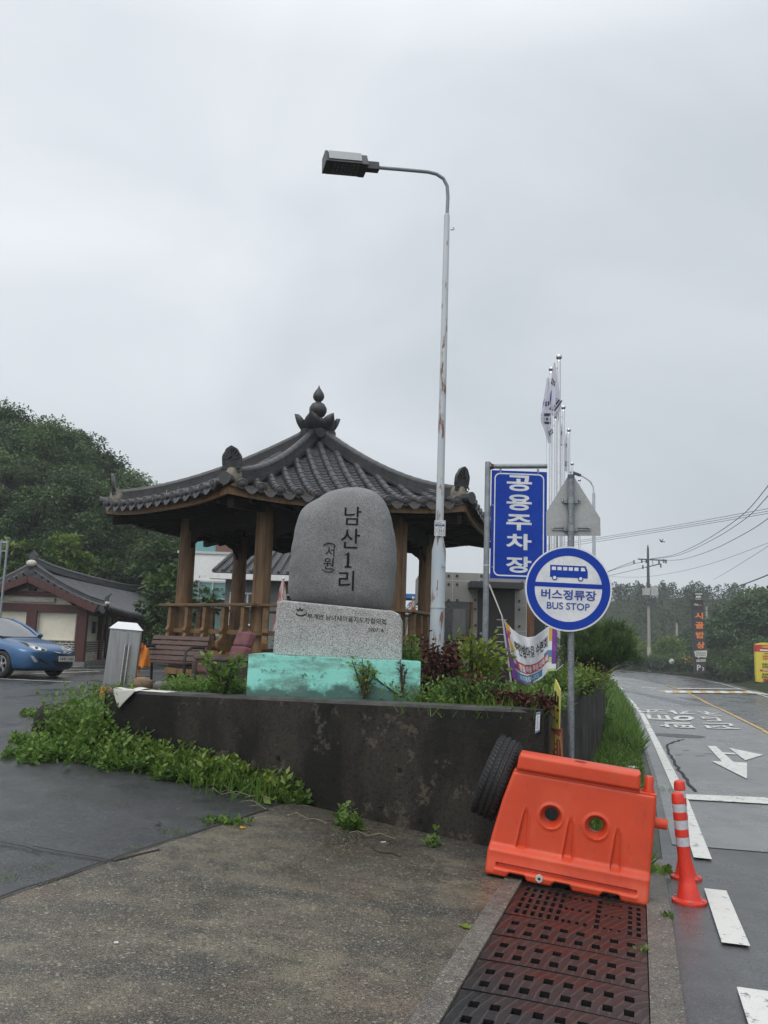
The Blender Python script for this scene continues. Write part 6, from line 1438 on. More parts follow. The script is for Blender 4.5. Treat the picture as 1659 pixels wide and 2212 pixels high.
# closed parasols
n = NT('red white parasol cloth'); n.set(n.mix(n.ramp(n.noise(9, 4, vec=n.mapped((1, 1, .35))), [(.46, 0), (.54, 1)]), (.55, .5, .48), (.4, .08, .09)), .8); M_PAR = n.m
def parasol(px, py, Y, lb):
    T = atY(px, py, Y); t = thing('closed_parasol', lb, 'parasol', (T.x, T.y, .2), 0, 'closed red and white parasols')
    mb = MB()
    def f_(u, v): a = 2*PI*u; r_ = (.03+.17*v**.7)*(1+.22*math.sin(8*a)); return Vector((T.x+r_*math.cos(a), T.y+r_*math.sin(a), T.z-.06-1.5*v))
    mb.grid(f_, 48, 10); mb.build('canopy', M_PAR, t, smooth=60)
    mb = MB(); mb.tube([(T.x, T.y, .2), (T.x, T.y, T.z)], .022, 8); mb.sphere((T.x, T.y, T.z), .05, 8); mb.build('pole', M_WHT, t); mb = MB(); mb.lathe([(.25, 0), (.25, .1), (.05, .16)], (T.x, T.y, .2), 16); mb.build('base', M_BLK, t)
parasol(612, 1250, 24.5, 'closed red and white parasol seen just left of the grey boulder'); parasol(893, 1292, 25.5, 'closed red and white parasol seen between the right pavilion post and the lamp')
# grey panelled shop
GS = Vector((1.05, 23.2)); fs_ = plane(GS, 0); gp_ = lambda x, y: onplane(x, y, GS, 0); gz = lambda x, y: gp_(*Z(x, y, 1600, 1750, 1.952))
shop = thing('grey_shop', 'small shop clad in bolted grey panels with a dark door, behind the parking sign', 'building', (GS.x+1.4, GS.y, .2))
n = NT('grey cladding'); n.set(n.mix(n.ramp(n.noise(1.1, 6), [(.35, 0), (.7, 1)]), (.24, .235, .225), (.31, .305, .29)), .7); n.bump(n.noise(30, 4), .1, .005); M_CLAD = n.m
xl, zt_ = gz(112, 975); xr = gz(925, 1000)[0]; zmid = gz(300, 1205)[1]
mb = MB(); cbx = lambda mb, x0, x1, z0, z1, d0, d1: mb.prism([(x0, z0), (x1, z0), (x1, z1), (x0, z1)], fs_, d0, d1)
xd0, xd1 = gz(548, 1200)[0], gz(833, 1200)[0]; xw0, xw1 = gz(292, 1300)[0], gz(510, 1300)[0]; zw0, zw1 = gz(400, 1560)[1], gz(400, 1208)[1]; xmid = gz(190, 1300)[0]
cbx(mb, xl, xr, zmid, zt_, -3.5, 0); cbx(mb, xw1, xd0, 0, zmid, -.2, 0); cbx(mb, xd1, xr, 0, zmid, -.2, 0); cbx(mb, xw0-.15, xw1, 0, zw0-.02, -.2, -.002); cbx(mb, xr-.2, xr, 0, zmid, -3.5, -.2); cbx(mb, xw0-.15, xr-.2, 0, zmid, -3.5, -.6)
mb.build('wall', M_CLAD, shop)
mb = MB()
for zz in (gz(200, 1041)[1], ): cbx(mb, xl, xr, zz-.008, zz+.008, 0, .004)
for xx in (gz(357, 1000)[0], gz(560, 1000)[0]): cbx(mb, xx-.006, xx+.006, zmid, zt_, 0, .004)
for zz in (gz(860, 1235)[1], gz(860, 1435)[1]): cbx(mb, xd1, xr, zz-.006, zz+.006, 0, .004)
cbx(mb, xl-.012, xl+.012, zmid, zt_, 0, .004); cbx(mb, xr-.01, xr+.012, 0, zt_, 0, .006); mb.build('panel_joints', mat('joint white', (.5, .5, .48), .6), shop)
mb = MB()
for x, y in ((142, 1010), (325, 1010), (390, 1010), (577, 1010), (142, 1073), (325, 1075), (390, 1075), (577, 1055), (140, 1195), (325, 1197), (390, 1197), (529, 1197), (529, 1265), (531, 1390), (533, 1495), (532, 1585), (867, 1205), (867, 1270), (868, 1398), (888, 1063), (868, 1500)):
    u, z = gz(x, y); mb.prism(circ(.035, 12, u, z), fs_, 0, .02)
mb.build('bolt_heads', mat('bolt iron', (.03, .03, .03), .5), shop)
mb = MB(); c0, c1 = gz(472, 1090)[0], gz(868, 1090)[0]; cz0, cz1 = gz(600, 1115)[1], gz(600, 1066)[1]; cbx(mb, c0, c1, cz0, cz1, 0, .75); mb.build('door_canopy', mat('charcoal canopy', (.03, .034, .037), .5), shop, bevel=.01)
mb = MB(); cbx(mb, xd0, xd1, 0, zmid+.35, .001, .02); dr = mb.build('door', mat('dark brown door', (.022, .019, .017), .5, c2=(.03, .026, .023), scale=2, stretch=(8, 8, .4)), shop)
mb = MB()
for y in (1348, 1405, 1460, 1517, 1573): u, z = gz(733, y); cbx(mb, u-.14, u+.14, z-.008, z+.008, .02, .03)
mb.build('door_slot', M_WHT, dr); mb = MB(); u, z = gz(573, 1458); mb.sphere(fs_(u, z, .06), .055, 10); mb.build('handle', M_GALV, dr)
mb = MB(); cbx(mb, xw0, xw1, zw0, zw1, -.12, -.08); wd = mb.build('window', mat('shop window', (.012, .016, .018), .1), shop)
mb = MB(); i0, i1 = gz(358, 1300)[0], gz(458, 1300)[0]; cbx(mb, i0, i1, gz(400, 1500)[1], gz(400, 1262)[1], -.078, -.07); mb.build('curtain', mat('grey curtain', (.2, .22, .21), .8, c2=(.14, .15, .145), scale=6, stretch=(8, 1, .3)), wd)
mb = MB(); M_ORW = mat('orange brown timber', (.2, .085, .04), .6, c2=(.13, .05, .025), scale=4, stretch=(5, 5, .6)); cbx(mb, xw1-.06, xw1, zw0, zw1, -.1, .05); cbx(mb, xw0, xw1, zw0-.05, zw0, -.1, .06); mb.build('frame', M_ORW, wd)
mb = MB(); cbx(mb, xl+.02, xw0-.02, 0, zmid, -.5, -.05); mb.build('timber_cladding', M_ORW, shop)
mb = MB(); o0, o1 = gz(912, 1300)[0], gz(985, 1300)[0]; cbx(mb, xr+.02, o1-.0, 0, zt_-.25, -.35, -.02); mb.build('corner_post', M_ORW, shop); mb = MB(); cbx(mb, o1, o1+1.6, 0, zmid, -.6, -.3); mb.build('dark_side_bay', mat('near black glazing', (.012, .016, .016), .3), shop)  # side bay in one near-black colour
mb = MB(); b0 = atY(884, 1283, 30); b1 = atY(913, 1293, 30); 
bs = thing('blue_roofed_stall', 'bright blue roofed stall glimpsed between the pavilion post and the lamp', 'stall', (b0.x+.2, 30, .2))
mb.box(((b0.x+b1.x)/2+.1, 30.8, b0.z-.08), (b1.x-b0.x+1.2, 1.8, .16)); mb.build('roof', mat('tarpaulin blue', (.06, .2, .55), .6), bs); mb = MB(); [mb.box((b0.x+dx, 30.3+dy, (b0.z-.2+.2)/2), (.08, .08, b0.z-.3)) for dx in (-.3, .9) for dy in (0, 1)]; mb.build('leg', M_ORW, bs)
# steel frame at the left edge
mf = thing('steel_gantry', 'tall tubular steel frame at the left edge before the tiled house', 'gantry', atY(10, 1345, 24).xy.to_3d()+Vector((0, 0, .25)))
mb = MB(); 
for px in (4, 17): T = atY(px-5, 1300, 24); U = atY(px, 1166, 24); mb.tube([(U.x, 24, .25), (U.x, 24, U.z)], .035, 10)
U0 = atY(-12, 1172, 24); U1 = atY(18, 1172, 24); mb.tube([U0, (U1.x, 24, U1.z)], .03, 8); mb.tube([U0-Vector((0, 0, .25)), Vector((U1.x, 24, U1.z-.25))], .02, 8)
for z in (1.0, 1.7, 2.4): mb.tube([(U0.x, 24, z), (U1.x-.15, 24, z)], .018, 8)
mb.build('tubing', M_GALV, mf, smooth=50)
# ================================================================ along the road: poles, wires, signs
M_CPOLE = mat('concrete pole', (.34, .33, .3), .75, c2=(.26, .25, .23), scale=2, stretch=(4, 4, .5)); M_DSTL = mat('dark pole steel', (.05, .052, .055), .5)
def upole(px, yb, yt, Y, lb, full=True):
    B = atY(px, yb, Y); T = atY(px+1, yt, Y); t = thing('utility_pole', lb, 'utility pole', B, 0, 'utility poles along the road'); H = T.z-B.z
    mb = MB(); mb.tube([B-Vector((0, 0, .5)), B+Vector((0, 0, H*.84))], [.21, .14], 14); mb.build('shaft', M_CPOLE, t, smooth=50)
    mb = MB(); mb.tube([B+Vector((0, 0, H*.6)), B+Vector((0, 0, H*.97)), B+Vector((0, 0, H))], [.2, .12, .04], 12); mb.build('top', M_DSTL, t, smooth=50) if full else None
    return t, B, T, H
up, UB, UT, UH = upole(1403, 1452, 1177, 98, 'concrete utility pole with crossarms, transformers and striped foot beyond the conifer')
zU = lambda x, y: atY(*Z(x, y, 2300, 1900, 2.291), 98)
mb = MB(); a, b = zU(485, 690), zU(745, 703); mb.beam(a, b, .12, .14); a2, b2 = zU(555, 765), zU(690, 733); mb.beam(a2, b2, .1, .12); mb.beam((a+b)/2-Vector((0, 0, .0)), (a2+b2)/2, .05, .05); mb.build('crossarm', M_DSTL, up)
for x, y in ((450, 715), (520, 705), (560, 708), (675, 712), (718, 705), (738, 710), (530, 760), (692, 748)): q = zU(x, y); mb = MB(); mb.lathe([(.05, -.25), (.13, -.2), (.06, -.1), (.13, -.05), (.06, .05), (.13, .1), (.04, .2)], q, 8); mb.build('insulator', M_DSTL, up)
for x0, x1, y0, y1 in ((525, 582, 955, 1020), (588, 652, 950, 1025)): A = zU((x0+x1)/2, (y0+y1)/2); mb = MB(); mb.box(A+Vector((0, -.3, 0)), ((x1-x0)/4.176*98/1810, .7, (y1-y0)/4.176*98/1810)); mb.build('transformer', mat('transformer grey', (.42, .43, .42), .6, c2=(.34, .35, .34), scale=3), up, bevel=.03)
for y in (1060, 1100): q = zU(597, y); mb = MB(); mb.box(q+Vector((0, -.2, 0)), (.9, .3, .35)); mb.build('cable_box', M_DSTL, up)
mb = MB(); n = NT('hazard stripes'); wv = n.n('TexWave'); wv.wave_profile = 'SAW'; wv.bands_direction = 'DIAGONAL'; wv.inputs['Scale'].default_value = .5; n.link(n.obj(), wv.inputs['Vector']); n.set(n.mix(n.ramp(wv.outputs['Fac'], [(.49, 0), (.51, 1)]), (.02, .02, .02), (.55, .36, .04)), .6)
s0, s1 = zU(595, 1695).z, zU(595, 1615).z; mb.tube([(UB.x, UB.y, s0), (UB.x, UB.y, s1)], .23, 14); mb.build('hazard_band', n.m, up, smooth=50)
mb = MB(); mb.tube([(UB.x, UB.y, s1), (UB.x, UB.y, s1+1.6)], .225, 14); mb.build('notice_band', mat('grey notice', (.5, .5, .45), .7, c2=(.4, .35, .2), scale=6), up, smooth=50)
upole(*Z(838, 1420, 2300, 1900, 2.291), Z(838, 1240, 2300, 1900, 2.291)[1], 130, 'slim pale pole in front of the pine hill beyond the utility pole', False)
upole(*Z(1108, 1300, 2300, 1900, 2.291), Z(1105, 1085, 2300, 1900, 2.291)[1], 140, 'faint pale pole just right of the black pylon sign', False)
upole(*Z(697, 1480, 2300, 1900, 2.291), Z(696, 1425, 2300, 1900, 2.291)[1], 135, 'short faint pole in the bushes beyond the road', False)
M_WIRE = mat('wire', (.03, .032, .035), .6)
WZ = lambda x, y, Y: atY(*Z(x, y, 2300, 1900, 2.291), Y)
wires = [('upper of the three thin wires crossing the sky above the utility pole', [(-600, 600, 120), (0, 517, 120), (800, 390, 105), (1659, 235, 90), (2200, 130, 82)], .028), ('middle of the three thin wires crossing the sky', [(-600, 620, 120), (0, 532, 120), (800, 408, 105), (1659, 258, 90), (2200, 155, 82)], .028), ('lower of the three thin wires crossing the sky', [(-600, 640, 120), (0, 552, 120), (800, 424, 105), (1659, 278, 90), (2200, 175, 82)], .028),
         ('highest power line from the crossarm to the right edge', [(600, 687, 98), (800, 655, 85), (1050, 545, 68), (1400, 315, 50), (1659, 30, 40), (1900, -300, 34)], .022), ('second power line from the crossarm to the right edge', [(600, 690, 98), (850, 655, 85), (1150, 520, 68), (1450, 330, 52), (1659, 120, 42), (1900, -150, 35)], .022), ('third power line sagging from the crossarm to the right edge', [(745, 703, 98), (900, 690, 88), (1150, 610, 70), (1450, 460, 55), (1659, 325, 46), (1900, 130, 38)], .022),
         ('faint low wire rising to the right edge', [(240, 850, 130), (520, 852, 120), (800, 815, 105), (1150, 730, 88), (1659, 545, 70), (1900, 440, 62)], .018), ('faint wire rising from the pine hill to the right edge', [(1165, 875, 150), (1300, 800, 125), (1659, 575, 95), (1900, 400, 80)], .025),
         ('left wire from the crossarm towards the round sign', [(450, 712, 98), (330, 755, 104), (100, 850, 115)], .03), ('second left wire from the crossarm towards the round sign', [(560, 708, 98), (350, 760, 106), (100, 845, 118)], .03), ('lower left wire from the crossarm towards the round sign', [(590, 755, 98), (400, 800, 106), (100, 870, 120)], .03),
         ('thick cable bundle at the right edge above the dark trees', [(1290, 967, 75), (1450, 915, 66), (1659, 833, 58), (1900, 720, 50)], .045), ('cable sagging from the utility pole behind the pylon sign', [(610, 1110, 98), (760, 1155, 96), (930, 1160, 94), (1110, 1155, 90), (1400, 1080, 80), (1659, 1000, 70), (1900, 910, 60)], .035)]
for lb, pts, r_ in wires:
    P = [WZ(*p) for p in pts]; sm = []
    for i in range(len(P)-1):
        p0, p1, p2, p3 = P[max(0, i-1)], P[i], P[i+1], P[min(len(P)-1, i+2)]
        for k_ in range(6): t = k_/6; sm.append(.5*((2*p1)+(p2-p0)*t+(2*p0-5*p1+4*p2-p3)*t*t+(3*p1-p0-3*p2+p3)*t**3))
    sm.append(P[-1]); mb = MB(); mb.tube(sm, r_, 5); o = mb.build('overhead_wire', M_WIRE, None, loc=P[0]); tag(o, lb, 'wire', 'overhead wires')
# pylon sign
M_PYL = mat('pylon black', (.018, .018, .022), .5, c2=(.026, .026, .03), scale=2); PY = atY(*Z(370, 1660, 2680, 2300, 4.823), 78)
pyl = thing('pylon_sign', 'tall black pylon sign with orange Korean letters and a white P at its foot', 'sign', PY)
lean = R(-2.6)
pq = lambda x, y: onplane(*Z(x, y, 2680, 2300, 4.823), PY.xy, R(-10)); fpy = plane(PY.xy, R(-10))
mb = MB(); mb.prism([pq(272, 1700), pq(485, 1700), pq(432, 320), pq(198, 320)], fpy, -.7, 0); mb.build('body', M_PYL, pyl, bevel=.02)
mb = MB()
for i in range(11): f_ = i/10; a = pq(240+200*f_, 490); b = pq(262+210*f_, 1255); mb.beam(fpy(a[0], a[1], .01), fpy(b[0], b[1], .01), .05, .05)
mb.build('ribs', mat('rib grey blue', (.05, .055, .065), .5), pyl)
M_OLT = mat('orange letters', (.75, .22, .04), .5); k9 = 78/1810
mb = MB()
for tx, x, y in (('시', 345, 600), ('골', 355, 782), ('밥', 365, 968), ('상', 378, 1158)): a = pq(x, y); mb.text(tx, fpy, h=125/8.79*k9, w=150/8.79*k9, u=a[0], v=a[1], d0=.08, bold=.035, stretch=True)
a = pq(365, 400); mb.text('불고기', fpy, w=75/8.79*k9, u=a[0], v=a[1], d0=.03, bold=.03); mb.build('orange_lettering', M_OLT, pyl)
mb = MB(); a = pq(290, 388); mb.text('옛날', fpy, w=75/8.79*k9, u=a[0], v=a[1], d0=.03, bold=.03); a = pq(345, 1585); mb.text('P', fpy, h=105/8.79*k9, u=a[0], v=a[1], d0=.03, bold=.02); a = pq(425, 1610); mb.text('›', fpy, h=70/8.79*k9, u=a[0], v=a[1], d0=.03, bold=.02)
mb.prism([pq(*p) for p in ((255, 1275), (300, 1265), (490, 1258), (500, 1275), (495, 1370), (475, 1395), (365, 1385), (330, 1410), (325, 1385), (275, 1375))], fpy, .02, .1); mb.prism([pq(*p) for p in ((300, 1432), (475, 1425), (476, 1470), (302, 1475))], fpy, .01, .03); mb.build('white_marks', mat('sign off white', (.55, .56, .5), .6), pyl)
mb = MB(); a = pq(378, 1308); mb.text('한방·닭·오리', fpy, w=170/8.79*k9, u=a[0], v=a[1], d0=.105, bold=.02); a = pq(378, 1348); mb.text('손두부·칼국수', fpy, w=180/8.79*k9, u=a[0], v=a[1], d0=.105, bold=.02); a = pq(388, 1450); mb.text('T.383-2771', fpy, w=150/8.79*k9, u=a[0], v=a[1], d0=.035, bold=.02); mb.build('black_lettering', M_INK, pyl)
mb = MB(); mb.prism([pq(*p) for p in ((180, 295), (440, 295), (430, 322), (200, 322))], fpy, -.6, .05); mb.prism([pq(*p) for p in ((205, 195), (255, 205), (265, 150), (410, 150), (418, 200), (440, 195), (425, 220), (400, 225), (405, 295), (265, 295), (262, 225), (225, 220))], fpy, -.12, 0); ht = mb.build('roof_emblem', M_PYL, pyl)
mb = MB()
for i in range(6): x = 278+23*i; mb.poly([fpy(*pq(*p), .02) for p in ((x, 168), (x+15, 168), (x+17, 202), (x+1, 202))])
mb.poly([fpy(*pq(*p), .02) for p in ((288, 222), (385, 222), (388, 255), (290, 255))]); 
for cx_ in (308, 362):
    q = [(cx_+24*math.cos(R(i*36)), 275+18*math.sin(R(i*36))) for i in range(9)]
    for A, B in zip(q, q[1:]): mb.beam(fpy(*pq(*A), .02), fpy(*pq(*B), .02), .05, .04)
mb.build('emblem_marks', mat('sign off white', (.55, .56, .5)), ht)
# inflatable advertising column
IN = atY(*Z(1600, 1960, 2680, 2300, 4.823), 72); inf = thing('advertising_column', 'rounded yellow and red advertising column at the right edge beside the road', 'sign', IN)
iq = lambda x, y: onplane(*Z(x, y, 2680, 2300, 4.823), IN.xy, R(-6)); fi = plane(IN.xy, R(-6)); x1_ = 1790
M_IY = mat('vinyl yellow', (.72, .6, .06), .4); M_IR = mat('vinyl red', (.5, .025, .03), .4)
mb = MB(); mb.prism([iq(1448, 1960), iq(x1_+20, 1990), iq(x1_+20, 1890), iq(1448, 1860)], fi, -.5, 0); mb.build('base', M_BLK, inf)
mb = MB(); mb.prism([iq(*p) for p in ((1448, 1860), (x1_+20, 1895), (x1_, 1160), (1425, 1150), (1440, 1700))], fi, -.5, 0); mb.build('body', M_IY, inf, bevel=.05)
mb = MB(); mb.prism([iq(1425+ (x1_-1425)*f_, 1150-45*math.sin(PI*f_)+8*f_) for f_ in [i/12 for i in range(13)]], fi, -.48, -.02); mb.build('domed_top', M_IY, inf)
mb = MB(); mb.prism([iq(*p) for p in ((1424, 1278), (x1_, 1300), (x1_, 1160), (1425, 1148))], fi, -.51, .012)
for y0, y1, xx in ((1620, 1655, 1505), (1800, 1850, 1570)): mb.prism([iq(*p) for p in ((xx, y0), (x1_, y0+12), (x1_, y1+12), (xx, y1))], fi, 0, .012)
mb.build('red_band', M_IR, inf)
k7 = 72/1810/8.79
def it(mb, tx, x, y, h): a = iq(x, y); mb.text(tx, fi, h=h*k7, u=a[0], v=a[1], d0=.025, bold=.035)
mb = MB(); it(mb, '시골밥상', 1620, 1190, 45); mb.build('yellow_lettering', mat('letter yellow', (.75, .5, .05), .5), inf)
mb = MB(); it(mb, '새벽부터', 1635, 1375, 45); it(mb, '오늘까지', 1635, 1420, 42); mb.build('red_lettering', M_IR, inf)
mb = MB(); it(mb, '아침이면', 1630, 1525, 45); it(mb, '전국한정', 1625, 1575, 40); it(mb, '점심메뉴', 1630, 1715, 42); it(mb, '맛집입니다', 1640, 1770, 42); it(mb, '서비스', 1625, 1320, 30); mb.build('black_lettering', M_INK, inf)
mb = MB(); it(mb, 'TV방영 맛집', 1620, 1640, 24); mb.prism([iq(*p) for p in ((1505, 1238), (x1_-40, 1250), (x1_-40, 1275), (1505, 1263))], fi, .012, .02); mb.build('white_lettering', M_WHT, inf)
# globe lamps
def globe(px, py, Y, lb):
    C_ = atY(px, py, Y); zb = C_.z-1.6; t = thing('globe_lamp', lb, 'garden lamp', (C_.x, C_.y, zb), 0, 'white globe garden lamps')
    mb = MB(); mb.sphere(C_, .3, 14); mb.build('globe', M_WHT, t, smooth=60); mb = MB(); mb.tube([(C_.x, C_.y, zb), (C_.x, C_.y, C_.z-.2)], .05, 8); mb.build('post', M_BLK, t)
globe(*Z(791, 1615, 2300, 1900, 2.291), 92, 'white globe lamp on a short post right of the utility pole'); globe(*Z(1165, 1690, 2300, 1900, 2.291), 82, 'white globe lamp in the bushes right of the black pylon')
# distant direction sign and distant street lamp
DS = atY(1298, 1380, 60); t = thing('direction_sign', 'small blue road direction sign beyond the conifer', 'sign', (DS.x, DS.y, g(DS.x, DS.y)))
mb = MB(); mb.box(DS, (.62, .04, .36)); pz_ = mb.build('panel', M_BLUE, t); mb = MB(); mb.tube([(DS.x-.4, DS.y, g(DS.x, DS.y)), (DS.x-.4, DS.y, DS.z+.25)], .04, 8); mb.tube([(DS.x-.4, DS.y, DS.z+.24), (DS.x+.3, DS.y, DS.z+.24)], .03, 8); mb.build('post', M_GALV, t)
mb = MB(); mb.text('군위', lambda u, v, d: Vector((DS.x+u, DS.y-.025-d, DS.z+v)), h=.15, v=.03, bold=.02); mb.build('lettering', M_SWH, pz_)
L2 = atY(1276, 1160, 42); t = thing('street_lamp', 'distant grey street lamp curving out from behind the pentagon sign', 'street lamp', (L2.x, 42, .0))
mb = MB(); z0 = atY(1282, 1090, 42).z; xb = L2.x; tp_ = [atY(*p) for p in ((1282.5, 1066, 42), (1281.5, 1052, 42), (1275, 1040, 42), (1262, 1031, 42), (1254, 1027, 42))]
mb.tube([(tp_[0].x, 42, 0), (tp_[0].x, 42, tp_[0].z)], [.1, .08], 10); mb.tube(tp_, .04, 8); mb.build('pole', M_POLE, t, smooth=50); mb = MB(); mb.beam(tp_[-1], tp_[-1]+Vector((-.5, 0, .17)), .22, .1); mb.build('lamp_head', M_DARKM, t)
bp = atY(*Z(700, 533, 2300, 1900, 2.291), 70); mb = MB(); mb.sphere(bp, .09, 8, (1.6, .8, .7)); mb.prism([(0, 0), (.16, .26), (.05, .02)], lambda u, v, d: bp+Vector((u-.03, d, v)), -.1, .1); mb.prism([(0, 0), (-.2, .2), (-.08, 0)], lambda u, v, d: bp+Vector((u, d, v)), -.12, .05); mb.prism([(.1, 0), (.26, -.06), (.24, .04)], lambda u, v, d: bp+Vector((u, d, v)), -.03, .03)
o = mb.build('bird', M_BLK, None, loc=bp, smooth=60); tag(o, 'small dark bird flying in the grey sky above the utility pole', 'bird')
# ================================================================ plants
L_WEED = leafmat('weed leaf', (.04, .1, .014), (.15, .25, .045), .45, .38)
L_YEL = leafmat('yellow green leaf', (.09, .15, .02), (.2, .26, .035), .45, .3)
L_DEAD = leafmat('dead brown leaf', (.03, .012, .009), (.085, .026, .016), .7, .1)
L_DARK = leafmat('dark crown leaf', (.018, .05, .018), (.105, .165, .06), .5, .35)
L_MID = leafmat('mid crown leaf', (.016, .046, .012), (.085, .14, .03), .5, .3)
L_LIGHT = leafmat('bright crown leaf', (.035, .08, .012), (.17, .24, .035), .5, .35)
L_PINE = leafmat('pine needle', (.01, .025, .011), (.05, .085, .034), .6, .1)
L_CONI = leafmat('juniper spray', (.02, .05, .016), (.11, .17, .055), .55, .3)
L_FLOW = leafmat('orange flower', (.5, .2, .02), (.6, .35, .04), .6, .2)
M_BARK = mat('bark', (.06, .045, .035), .85, c2=(.035, .028, .022), scale=5, stretch=(4, 4, .6), bump=.6, bscale=18, bdist=.02); M_STEM = mat('green stem', (.06, .09, .025), .7)
def herbs(base, height, nleaf, size, lean=.35):
    """stemmed herbs: returns leaf roots, directions, sizes for plants rooted at base points"""
    P = []; U = []; S = []; T = []
    for (x, y, z), h, k in zip(base, height, nleaf):
        a = random.uniform(0, 2*PI); lx, ly = lean*h*random.gauss(0, .6), lean*h*random.gauss(0, .6); tn = random.uniform(.1, .9)
        for i in range(k):
            f_ = (i+.6)/k; a += 2.4; P.append((x+lx*f_, y+ly*f_, z+h*f_)); U.append((math.cos(a), math.sin(a), .25+.7*f_)); S.append(size*random.uniform(.6, 1.15)*(1.05-.45*f_)); T.append(min(1, max(0, tn*.55+.45*f_+random.gauss(0, .12))))
    return P, U, S, T
def lab(o, l, c): return stuff(o, l, c)
fa_ = math.atan2(W1.y-W0.y, W1.x-W0.x); dirw = (W1-W0).normalized(); outw = -wn
# weeds along the wall foot: thick at the car park end, thinning towards the corner
base = []; hs_ = []; nl = []
for i in range(1500):
    f_ = random.random()**1.1*.66-.12; 
    wdt = .42*(1-sstep(.0, .55, f_))+.14
    if f_ < 0: wdt += .12
    d = abs(random.gauss(0, .5))*wdt+.02; p = W0+dirw*(f_*(W1-W0).length)+outw*d
    if f_ > .46 and random.random() < .6: continue
    if math.sin(f_*37)+.6*math.sin(f_*91+2) > .9 and random.random() < .75: continue
    base.append((p.x, p.y, g(p.x, p.y))); h = random.choice((.6, .9, 1.25))*random.uniform(.10, .30)*(1.1-.55*sstep(.05, .6, f_))*(1-.35*min(1, d/.6)); h *= (1.9 if f_ < .05 and d < .35 else 1); hs_.append(h); nl.append(random.randint(7, 13))
for px, py, k in ((760, 1800, 9), (845, 1780, 4), (740, 1790, 6), (925, 1835, 3)):
    for i in range(k):
        P_ = unp(px+random.uniform(-18, 18), py-2); base.append((P_.x, P_.y, g(P_.x, P_.y)+(.0 if px != 845 else .12))); hs_.append(random.uniform(.08, .2)); nl.append(9)
P, U, S, T = herbs(base, hs_, nl, .085); o = leaves('weeds', P, U, S, 'lobed', L_WEED, tone=T, spread=.3, wide=.8); lab(o, 'leafy green weeds growing thickly along the foot of the dark wall', 'weeds')
base = []; hs_ = []; nl = []
for i in range(170):
    f_ = random.random()*.56-.06; d = abs(random.gauss(.12, .14)); p = W0+dirw*(f_*(W1-W0).length)+outw*d; base.append((p.x, p.y, g(p.x, p.y))); hs_.append(random.uniform(.08, .3)); nl.append(random.randint(4, 7))
P, U, S, T = herbs(base, hs_, nl, .15); o = leaves('broad_weeds', P, U, S, 'oval', L_YEL, tone=[t_*.6 for t_ in T], spread=.3, wide=.7); lab(o, 'paler broad leaved weeds mixed into the strip along the dark wall', 'weeds')
P = []
for i in range(1500):
    f_ = random.random()*.6-.1; d = abs(random.gauss(.1, .2)); p = W0+dirw*(f_*(W1-W0).length)+outw*d; P.append((p.x, p.y, g(p.x, p.y)))
o = leaves('wall_foot_grass', P, [(0, 0, 1)]*len(P), [random.uniform(.08, .32) for _ in P], 'blade', L_WEED, spread=.4); lab(o, 'thin grass blades among the weeds along the dark wall', 'grass')
# creeping strand at the far left end and round the terrace end
base = []; hs_ = []; nl = []
for i in range(800):
    f_ = random.random(); a = Vector((-2.9, 9.55)).lerp(Vector((-4.1, 11.3)), f_**.9); d = random.gauss(0, .33); p = a+Vector((-.5, -.45))*abs(d)*(.75 if f_ < .6 else .4)+Vector((.25, .2))*random.random()
    if math.hypot(p.x+3.35, p.y-9.85) < .22: continue
    base.append((p.x, p.y, max(g(p.x, p.y), min(terr(p.x, p.y), .8)*.7 if p.x > -4.0 and p.y > 9.7 else 0))); hs_.append(random.uniform(.12, .34)); nl.append(random.randint(7, 12))
for i in range(160):
    f_ = random.random(); p = unp(25+200*f_, 1603+30*f_+random.gauss(0, 3)); base.append(tuple(p)); hs_.append(random.uniform(.03, .1)+.06*f_); nl.append(6)
for i in range(60):
    p = unp(random.uniform(50, 110), random.gauss(1547, 3)); base.append(tuple(p)); hs_.append(.06); nl.append(6)
P, U, S, T = herbs(base, hs_, nl, .085); o = leaves('weeds', P, U, S, 'lobed', L_WEED, tone=T, spread=.3, wide=.8); lab(o, 'bank of leafy weeds spilling round the left end of the wall onto the car park', 'weeds')
base = []; hs_ = []; nl = []
for i in range(46):
    f_ = random.random(); p = Vector((-2.75, 9.5)).lerp(Vector((-3.6, 10.7)), f_)+Vector((random.gauss(0, .16), random.gauss(0, .16))); base.append((p.x, p.y, max(g(p.x, p.y), terr(p.x, p.y))-.05)); hs_.append(random.uniform(.3, .62)); nl.append(random.randint(16, 24))
P, U, S, T = herbs(base, hs_, nl, .075, .25); o = leaves('tall_weeds', P, U, S, 'lobed', L_WEED, tone=[min(1, t_+.15) for t_ in T], spread=.3, wide=.6); lab(o, 'tall mugwort stalks rising at the left end of the wall', 'weeds')
# mound stone showing under the weeds at the wall end
rock(150, 1545, 10.6, .42, .3, .22, 'dark mossy boulder half buried in weeds at the wall end', mat('mossy dark rock', (.03, .027, .022), .85, c2=(.015, .015, .012), scale=6, bump=.7, bscale=14, bdist=.03, spec=.2), 9, .2)
